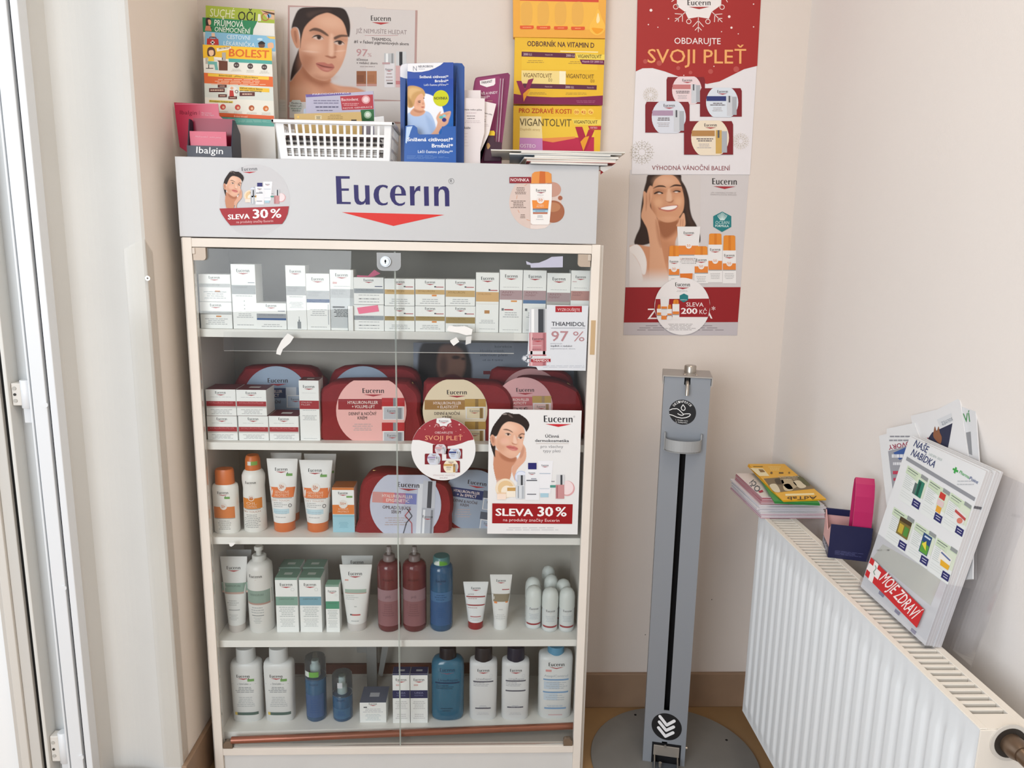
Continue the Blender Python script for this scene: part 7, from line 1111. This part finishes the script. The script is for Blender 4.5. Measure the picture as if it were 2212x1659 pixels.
# pile of magazines overhanging the right end
rn = random.Random(11); zz_ = ZT+.0006; MGC = ('#dcdad4', '#c9c6c0', '#d4d8da', '#b9b2a8', '#dedcd6', '#cfd2d4', '#e0dfda')
nm = ('lowest', 'second lowest', 'third from the bottom', 'middle', 'third from the top', 'second from the top', 'topmost')
for i in range(7):
    th = (.0042, .0046, .0034, .0044, .0032, .0034, .0024)[i]; xa = (.74, .735, .725, .75, .70, .72, .66)[i]; xb = (.905, .925, .922, .93, .915, .935, .945)[i]; rz = math.radians((1.5, -1, 2, 0, -2, 1, -1.5)[i])
    wv = (xb-xa)/2; t = thing('magazine', 'magazine lying at right end of cabinet top, %s of the pile' % nm[i], 'magazine', ((xa+xb)/2, .075, zz_), (0, 0, rz), 'pile of magazines on cabinet top')
    obj('cover', MB().box((-wv, -.088, 0), (wv, .088, .0004), M(('#cdd6dc', '#b9403c', '#d9c4b0', '#e0dfda', '#a8b8c4', '#d9d9d5', '#e2ded2')[i], .4)).box((-wv, -.088, th-.0004), (wv, .088, th), M(MGC[i], .4)).box((-wv, -.088, .0004), (-wv+.0006, .088, th-.0004), M(MGC[i], .4)), t)
    obj('pages', MB().box((-wv+.0006, -.0874, .0004), (wv-.001, .0874, th-.0004), M('#dcd9d2', .6)), t)
    zz_ += th+.0003
a = P(1300, 378, .0); tq = thing('folded_flyer', 'red-cornered flyer drooping from the magazine pile at the sign corner', 'flyer', (a.x, .02, a.z), group=None)
obj('sheet', MB().add([(.893, .0, ZT-.001), (.925, .0, ZT+.001), (.925, .05, ZT+.001), (.893, .05, ZT-.001), (.8935, .0, ZT-.016), (.912, .002, ZT-.006)], [(0, 1, 2, 3), (0, 4, 5, 1)], M('#dedbd6', .5)).add([(.8932, -.0004, ZT-.0085), (.9, -.0004, ZT-.0125), (.8935, -.0006, ZT-.018)], [(0, 1, 2), (2, 1, 0)], M('#a8262c', .5)), tq, world=True)
# ------------------------------------------------------------------ papers and holders on the radiator
RT = RZ1+.0018
g = 'booklets piled on the radiator'; rn = random.Random(5)
ordw = ('lowest', 'second lowest', 'third lowest', 'fourth lowest', 'fourth from the top', 'third from the top', 'second from the top', 'topmost')
z = RT
def booklet(label, x0, x1, y0, y1, z0, th, edge, cover, group, rz=0, spine=None):
    cx, cy = (x0+x1)/2, (y0+y1)/2; wx, wy = (x1-x0)/2, (y1-y0)/2
    t = thing('booklet', label, 'booklet', (cx, cy, z0), (0, 0, math.radians(rz)), group)
    obj('cover', MB().box((-wx, -wy, 0), (wx, wy, .0005), M(spine or cover, .4)).box((-wx, -wy, th-.0005), (wx, wy, th), M(cover, .4)), t)
    obj('pages', MB().box((-wx+.0004, -wy+.0004, .0005), (wx-.0004, wy-.0004, th-.0005), M(edge, .6)), t); return t
for i in range(8):
    booklet('white booklet under the red ones on the radiator, %s of the pile' % ordw[i], 1.279+rn.uniform(-.003, .003)-.0006*i, 1.434+rn.uniform(-.006, 0), -.064+rn.uniform(-.003, .003)+.0012*i, .135+rn.uniform(-.01, .01), z, .0034, '#d3cdd2', '#c96a84' if i in (0, 2) else '#dcdadd', g, rn.uniform(-1, 1), '#b84a68' if i == 0 else None); z += .0036
zr = z
for i in range(6):
    t = booklet('red-edged booklet at left of the radiator pile, %s' % ('bottom one', 'second from bottom', 'third from bottom', 'third from top', 'second from top', 'top one with printed letters')[i], 1.283+.0004*i, 1.362, -.052+.0006*i+rn.uniform(-.002, .002), .128, zr, .0027, '#d6cbcf', '#a8233c' if i < 5 else '#ddd3cf', 'red edged booklets on the radiator', rn.uniform(-.6, .6), '#a8233c'); zr += .0029
zg = (z+zr)/2-.003
G7 = (1580, 980, 3.528); f7 = lambda x, y: (G7[0]+x/G7[2], G7[1]+y/G7[2])
PZr = zr+.0003
pr = Pr(lambda x, y, e: PZ(*f7(x, y), PZr+e), flip=True, eps=.0002)
pr.text('Oči', 228, 268, 168, 195, 46, '#5a6068', .012, 1); pr.poly([(205, 285), (235, 275), (245, 290), (215, 298)], '#a83048', 1); pr.build(t, 'print', True)
# yellow tick-treatment leaflets over green ones
def flat(name, label, pts, z0, th, m, cat, group, edge=None):
    w = [PZ(*f7(*p), z0+th) for p in pts]; c = sum(w, Vector())/len(w)
    t = thing(name, label, cat, (c.x, c.y, z0), group=group); obj('sheet', MB().prism([(q.x, q.y) for q in w], 'z', z0, z0+th, m), t, world=True); return t
g = 'animal care leaflets on the radiator'
zq = zr+.0008
for i in range(3):
    flat('leaflet', 'green leaflet under the yellow ones on the radiator, %s' % ('lowest', 'middle', 'upper')[i], [(160+i*2, 96), (412, 92), (676-i*3, 388-i*8), (330-i*4, 372-i*8)], zq, .0026, M(('#3c8a46', '#2f7d3c', '#3f8f48')[i], .45), 'leaflet', g); zq += .0029
for i in range(3):
    t = flat('leaflet', ('white-edged yellow leaflet, lowest of the yellow three', 'yellow leaflet, middle of the yellow three', 'yellow tablet leaflet with printed dog and cat, on top of radiator pile')[i], [(122+i*3, 92-i*7), (408-i*2, 88-i*5), (722, 352-i*4), (396-i*4, 364-i*5), (306, 285-i*6)], zq, .0011, M('#e2ab24', .4, 0, .4), 'leaflet', g); zq += .0014
PZy = zq-.0003
pr = Pr(lambda x, y, e: PZ(*f7(x, y), PZy+e), flip=True, eps=.00025)
pr.poly([(140, 108), (240, 112), (290, 170), (212, 170)], '#e9dcb4', 1); pr.poly([(205, 118), (240, 120), (258, 140), (222, 142)], '#8a6a3a', 2); pr.poly([(245, 190), (470, 172), (520, 165), (640, 265), (380, 292), (320, 290)], '#7a6a50', 1)
for a, h in (([(290, 240), (340, 232), (372, 290), (325, 288)], '#d9cfb4'), ([(380, 205), (450, 195), (500, 250), (430, 270)], '#b8a888'), ([(470, 215), (520, 205), (570, 250), (520, 262)], '#d6cbb0'), ([(330, 195), (380, 190), (400, 225), (350, 232)], '#4a3e2c'), ([(500, 175), (540, 180), (600, 240), (560, 238)], '#5a5a38'), ([(395, 240), (440, 230), (470, 275), (410, 282)], '#cdbf9e')): pr.poly(smooth_pts(a), h, 2)
pr.l = 2; pr.poly([(410, 306), (628, 300), (634, 314), (412, 322)], '#efe0b0', 1); pr.text('AdTab', 650, 322, 425, 328, 24, '#4a3a22', .012, 2); pr.fine(280, 95, 380, 130, 3, '#efd890', .35, 1); pr.disc(305, 146, 9, '#6a5020', 2, n=10); pr.rect(362, 140, 396, 152, '#6a5020', 2); pr.disc(440, 145, 8, '#8a6a2a', 2, n=10); pr.fine(350, 168, 520, 200, 3, '#d9cfb4', .3, 3); pr.poly([(165, 95), (240, 95), (238, 99), (168, 99)], '#6a5a2a', 2); pr.build(t, 'print', True)
# navy medicine display box lying on the grille
A = Vector((1.337, -.275, RT)); NV = M('#1d1f45', .4, 0, .4); PKM = M('#d9a8a6', .5); MG = M('#b82660', .3, 0, .5)
t = thing('medicine_display_box', 'navy and pink medicine display box with raised magenta flap on radiator', 'display box', A, (0, 0, math.radians(-18)))
W2, D2, H2 = .076, .082, .07
obj('front_wall', MB().box((0, 0, 0), (W2, .0015, H2), NV, .0004), t)
lw2 = MB().prism([(.0015, 0), (.0015, H2-.004), (D2*.45, H2*.62), (D2, H2+.006), (D2, 0)], 'x', 0, .0015, PKM); lw2.prism([(.0015, 0), (.0015, .022), (D2, .016), (D2, 0)], 'x', -.0003, .0002, NV); obj('side_wall', lw2, t)
obj('side_wall', MB().prism([(.0015, 0), (.0015, H2-.004), (D2*.45, H2*.62), (D2, H2+.006), (D2, 0)], 'x', W2-.0015, W2, NV), t)
obj('back_wall', MB().box((0, D2-.002, 0), (W2, D2, H2+.004), PKM).box((0, D2-.0035, H2-.008), (W2, D2+.0005, H2+.006), NV, .001), t); obj('base', MB().box((0.0015, .0015, 0), (W2-.0015, D2-.002, .0015), NV), t)
lp = [(.004, H2-.018), (.004, H2+.03), (.007, H2+.06), (.015, H2+.083), (.026, H2+.093), (.036, H2+.086), (.041, H2+.06), (.042, H2+.02), (.042, H2-.03)]
fm = MB(); x0_, x1_ = W2*.52, W2*.97
for (a, b) in zip(lp, lp[1:]):
    fm.add([(x0_, a[0], a[1]), (x1_, a[0], a[1]), (x1_, b[0], b[1]), (x0_, b[0], b[1])], [(0, 1, 2, 3)], MG, True); fm.add([(x0_, a[0]+.0008, a[1]-.0004), (x1_, a[0]+.0008, a[1]-.0004), (x1_, b[0]+.0008, b[1]-.0004), (x0_, b[0]+.0008, b[1]-.0004)], [(3, 2, 1, 0)], M('#d9c2b4', .6), True)
obj('raised_flap', fm, t)
pr = Pr(lambda u, v, e: Vector((u, -e, v)), eps=.0002); pr.fine(.012, .008, .064, .017, 4, '#5a5c88', .3, center=False); pr.build(t, 'print')
pr = Pr(lambda u, v, e: Vector((-.0003-e, D2-u, v)), eps=.0002); pr.text('Ibalgin', .006, .005, .07, .006, .012, '#d9d9e4', .006); pr.build(t, 'side_lettering')
# clear brochure holder leaning against the wall, filled with magazines
class Pl:
    def __init__(s, O, n): s.O = Vector(O); s.n = Vector(n).normalized()
    def pt(s, px, py, off=0):
        d = Vector(AR*((px-1106)/F_PX)-AU*((py-829.5)/F_PX)+AF); c = Vector(CAM); O = s.O+s.n*off
        return c+d*((O-c).dot(s.n)/d.dot(s.n))
    def sheet(s, pts, th, m, off=0, mb=None):
        a = [s.pt(*p, off) for p in pts]; b = [q-s.n*th for q in a]; n = len(a); mb = mb or MB()
        u = Vector((0, -1, 0)); v = s.n.cross(u); fl = [Vector(((q-s.O).dot(u), (q-s.O).dot(v), 0)) for q in a]
        tr = tessellate_polygon([fl]); mb.add(a, tr, m); mb.add(b, [q[::-1] for q in tr], m)
        mb.add(a+b, [(i, n+i, n+(i+1) % n, (i+1) % n) for i in range(n)], m); return mb
    def pr(s, f, off=0, eps=.00022): return Pr(lambda x, y, e: s.pt(*f(x, y), off+e), flip=True, eps=eps)
TL = math.radians(11.5); HN = (-math.cos(TL), 0, math.sin(TL)); HO = Vector((1.3325, -.51, RT+.004)); PL = Pl(HO, HN)
H0 = (1580, 840, 2.861); fh = lambda x, y: (H0[0]+x/H0[2], H0[1]+y/H0[2])
UP = Vector((math.sin(TL), 0, math.cos(TL)))
def hp(u, v, off): return HO+Vector((0, -1, 0))*u+UP*v+PL.n*off          # u along the radiator towards the camera, v up the slope
yl, yr = -.102, .104
def slab(u0, u1, v0, v1, o0, o1, m, mb=None):
    mb = mb or MB(); c = [hp(u, v, o) for o in (o0, o1) for v in (v0, v1) for u in (u0, u1)]
    return mb.add(c, [(0, 1, 3, 2), (4, 6, 7, 5), (0, 4, 5, 1), (2, 3, 7, 6), (0, 2, 6, 4), (1, 5, 7, 3)], m)
HC = glass_mat('holder_acrylic', (.965, .965, .975), .16, .08)
t = thing('brochure_holder', 'clear acrylic brochure holder leaning on the wall above the radiator', 'brochure holder', (1.35, -.51, RT))
obj('front_pocket', slab(yl, yr, -.002, .105, 0, .002, HC), t, world=True); obj('base', slab(yl, yr, -.004, -.002, -.036, .002, HC), t, world=True); obj('back_plate', slab(yl-.002, yr+.05, -.004, .285, -.0405, -.0385, HC), t, world=True)
for u in (yl, yr-.0015): obj('side_plate', slab(u, u+.0015, -.002, .105, -.0385, 0, HC), t, world=True)
pr = PL.pr(fh, .0022); pr.l = 1
pr.poly([(862, 1040), (1192, 1365), (1145, 1478), (825, 1150)], '#c4282c', 1); pr.l = 2
cr = [(885, 1062), (910, 1085), (900, 1112), (925, 1135), (905, 1180), (882, 1158), (870, 1200), (845, 1178), (858, 1135), (835, 1112), (853, 1075), (875, 1095)]
pr.poly(cr, '#e9e4e2', 2); pr.line([(888, 1090), (895, 1110), (878, 1130), (886, 1150)], 5, '#7a9a8a', 3)
pr.text('MOJE ZDRAVÍ', 912, 1178, 1118, 1425, 72, '#f0e4e2', .012, 2); pr.build(t, 'red_label', True)
MP = M('#dfe1e3', .4, 0, .4); g = 'magazines in the clear holder'
lab = ('front magazine with six product panels in the clear holder', 'second magazine behind the product panels one', 'third magazine in the clear holder stack', 'fourth magazine in the clear holder stack', 'fifth magazine in the clear holder stack', 'rearmost magazine of the even holder stack')
V1 = .287
for i in range(6):
    o = -.0008-i*.0047; u0, u1 = yl+.004, yr-.003-.0008*(i % 3); v1 = V1+(.0, .002, -.001, .003, .001, .004)[i]
    t = thing('magazine', lab[i], 'magazine', hp(0, 0, o), group=g)
    obj('cover', slab(u0, u1, .0005, v1, o, o-.0006, MP), t, world=True); obj('pages', slab(u0+.0005, u1-.0005, .001, v1-.0004, o-.0006, o-.0044, M('#c9c7c8', .6)), t, world=True)
    for vb in (.232,): obj('edge_mark', slab(u1-.0006, u1+.0002, vb-.004, vb, o-.0006, o-.0044, M('#5a5a60', .6)), t, world=True) if i < 3 else None
    if i == 0: front = t
pr = PL.pr(fh, -.0008); pr.l = 1; NV2 = '#3a3a70'
pr.text('NAŠE', 1123, 352, 1205, 396, 42, '#3c4570', .012, 2); pr.text('NABÍDKA', 1106, 408, 1250, 488, 42, '#3c4570', .012, 2); pr.text('LEDEN 2025', 1218, 408, 1298, 446, 14, '#a9b8b4', 0, 2)
pr.poly([(1085, 418), (1508, 672), (1500, 694), (1078, 440)], '#8f9298', 1); pr.poly([(1384, 482), (1394, 488), (1390, 498), (1402, 505), (1398, 518), (1386, 511), (1382, 524), (1372, 518), (1376, 505), (1366, 499), (1370, 488), (1380, 494)], '#3fa04c', 2); pr.text('Pharma', 1405, 520, 1466, 556, 20, '#5fae6a', .012, 2); pr.text('Point', 1468, 558, 1520, 588, 20, '#4a5a8a', .012, 2); pr.fine(1392, 560, 1500, 600, 2, '#b9bcc0', .3, 2)
def pan(x, y, pic):
    """one product panel; (x, y) upper left in the traced view, axes follow the tilted page"""
    ax, ay = (128, 88), (-62, 205)
    q = lambda u, v: (x+ax[0]*u+ay[0]*v, y+ax[1]*u+ay[1]*v)
    pr.poly([q(0, 0), q(1, 0), q(1, 1), q(0, 1)], '#dfe3e2', 1.2); pr.poly([q(0, 0), q(1, 0), q(1, .3), q(0, .22)], '#c9d8bd', 1.4); pr.poly([q(.55, .12), q(1, .12), q(1, .6), q(.55, .6)], '#d3dcc9', 1.5); pr.poly([q(.66, -.02), q(.98, -.02), q(.98, .09), q(.66, .09)], '#8f9494', 2)
    pr.line([q(.05, .06), q(.52, .06)], 5, '#6a756f', 2); pr.line([q(.05, .13), q(.45, .13)], 4, '#87918b', 2)
    for k in range(8): pr.line([q(.04, .22+.055*k), q(.46-.06*(k % 3), .22+.055*k)], 2.6, '#b4bbb8', 2)
    for k in range(3): pr.line([q(.04, .72+.07*k), q(.6, .72+.07*k)], 2, '#c6cbca', 2)
    pr.poly([q(.62, .72), q(.97, .72), q(.97, .93), q(.62, .93)], '#2c2c66', 2.5); pr.line([q(.68, .79), q(.9, .79)], 4, '#d0d2e2', 3.2); pr.line([q(.7, .86), q(.9, .86)], 4, '#d0d2e2', 3.2); pic(q)
def p1(q): pr.poly([q(.62, .16), q(.9, .16), q(.9, .62), q(.62, .62)], '#2f7a64', 3); pr.poly([q(.5, .3), q(.62, .3), q(.62, .62), q(.5, .62)], '#5a6a68', 3); pr.poly([q(.66, .2), q(.76, .2), q(.76, .6), q(.66, .6)], '#194a40', 4)
def p2(q): pr.poly([q(.58, .12), q(.84, .12), q(.84, .3), q(.58, .3)], '#c23c34', 3); pr.poly([q(.56, .34), q(.86, .34), q(.86, .5), q(.56, .5)], '#d9c2c2', 3); pr.poly([q(.6, .52), q(.82, .52), q(.82, .7), q(.6, .7)], '#e0a23a', 3)
def p3(q): pr.poly([q(.38, .28), q(.9, .34), q(.86, .62), q(.36, .56)], '#e0dcda', 3); pr.poly([q(.38, .34), q(.9, .4), q(.89, .48), q(.37, .42)], '#b84a48', 4); pr.disc(*q(.68, .56), 18, '#d07a68', 4)
def p4(q): pr.poly([q(.38, .2), q(.92, .2), q(.92, .62), q(.38, .62)], '#7a6a34', 3); pr.poly([q(.38, .12), q(.92, .1), q(.92, .22), q(.38, .24)], '#4a3a24', 4); pr.poly([q(.44, .3), q(.64, .3), q(.64, .56), q(.44, .56)], '#c2a83c', 4); pr.poly([q(.68, .3), q(.88, .3), q(.88, .56), q(.68, .56)], '#4f8a3c', 4)
def p5(q): pr.poly([q(.45, .12), q(.85, .12), q(.85, .68), q(.45, .68)], '#2a4a7a', 3); pr.poly([q(.48, .36), q(.83, .4), q(.83, .66), q(.48, .66)], '#5a9a3c', 4); pr.poly([q(.5, .44), q(.66, .3), q(.74, .56)], '#e0cf4a', 5); pr.line([q(.52, .2), q(.8, .2)], 10, '#c9d4e4', 5)
def p6(q): pr.poly([q(.3, .22), q(.86, .3), q(.82, .62), q(.3, .56)], '#e6e4dc', 3); pr.poly([q(.4, .48), q(.84, .5), q(.82, .64), q(.44, .64)], '#e0a92c', 4); pr.line([q(.34, .3), q(.8, .36)], 9, '#5a6a9a', 4)
for x, y, p in ((1090, 472, p1), (1226, 558, p2), (1358, 640, p3), (1005, 728, p4), (1140, 822, p5), (1272, 918, p6)): pan(x, y, p)
pr.fine(880, 985, 1000, 1010, 1, '#b9bdbc', .4, 1); pr.poly([(935, 960), (1300, 1165), (1230, 1340), (872, 1045)], '#cfd2c9', 1)
for x, y in ((930, 1260), (1028, 1372), (1128, 1490)): pr.poly([(x-15, y-14), (x+16, y+12), (x+6, y+30), (x-22, y+4)], '#8f8fa8', 2)
pr.build(front, 'print', True)
# loose magazines tucked behind the stack
t = thing('magazine', 'upside-down interview magazine sticking out behind the holder stack', 'magazine', hp(-.1, 0, -.03), group=g)
obj('cover', PL.sheet([fh(*p) for p in ((912, 290), (958, 278), (960, 246), (1130, 210), (1260, 560), (1230, 900), (985, 900), (955, 690))], .002, MP, -.0305), t, world=True)
pr = PL.pr(fh, -.0305); pr.poly([(968, 385), (1110, 345), (1150, 500), (1080, 640), (1000, 655)], '#9a9ca4', 1); pr.poly([(1000, 395), (1080, 360), (1085, 410), (1040, 440)], '#3a5a9a', 2); pr.text('ROZHOVORY', 1215, 300, 968, 350, 28, '#9a2a4a', .012, 2)
pr.fine(960, 282, 1130, 330, 2, '#8a8c94', .35, 2); pr.fine(985, 400, 1080, 430, 1, '#dcdee4', .7, 3); pr.fine(985, 450, 1062, 475, 1, '#dcdee4', .7, 3); pr.fine(995, 505, 1050, 530, 1, '#c23a58', .8, 3); pr.fine(995, 548, 1035, 570, 1, '#c23a58', .8, 3); pr.fine(1000, 600, 1020, 618, 1, '#e6e6ea', .8, 3); pr.build(t, 'print', True)
t = thing('magazine', 'upside-down competition magazine with printed hand behind the holder stack', 'magazine', hp(0, 0, -.033), group=g)
obj('cover', PL.sheet([fh(*p) for p in ((1108, 166), (1270, 128), (1398, 62), (1412, 72), (1462, 410), (1400, 700), (1200, 700))], .002, M('#dcdddf', .4), -.0328), t, world=True)
pr = PL.pr(fh, -.0328); pr.poly([(1366, 212), (1240, 270), (1200, 330), (1330, 400), (1345, 330)], '#2c3048', 1); pr.poly(smooth_pts([(1250, 262), (1258, 232), (1268, 262), (1280, 232), (1288, 270), (1300, 300), (1290, 340), (1250, 300)]), '#8a5a40', 2); pr.poly([(1270, 190), (1358, 150), (1362, 200), (1290, 235)], '#cfd2d6', 2); pr.text('SOUTĚŽ', 1362, 176, 1294, 206, 18, '#8a929a', .008, 3); pr.build(t, 'print', True)
t = thing('magazine', 'magazine with green title letters at far right behind the holder stack', 'magazine', hp(.1, 0, -.037), group=g)
obj('cover', PL.sheet([fh(*p) for p in ((1400, 104), (1505, 92), (1530, 450), (1492, 1020), (1490, 1175), (1428, 1180), (1300, 900))], .002, M('#d3d5d8', .4), -.0352), t, world=True)
pr = PL.pr(fh, -.0352); pr.text('ZDRAVÍ', 1310, 222, 1478, 202, 54, '#3f8a4c', .012, 1); pr.poly([(1450, 270), (1478, 264), (1488, 410), (1465, 400)], '#8a8c90', 1); pr.build(t, 'print', True)
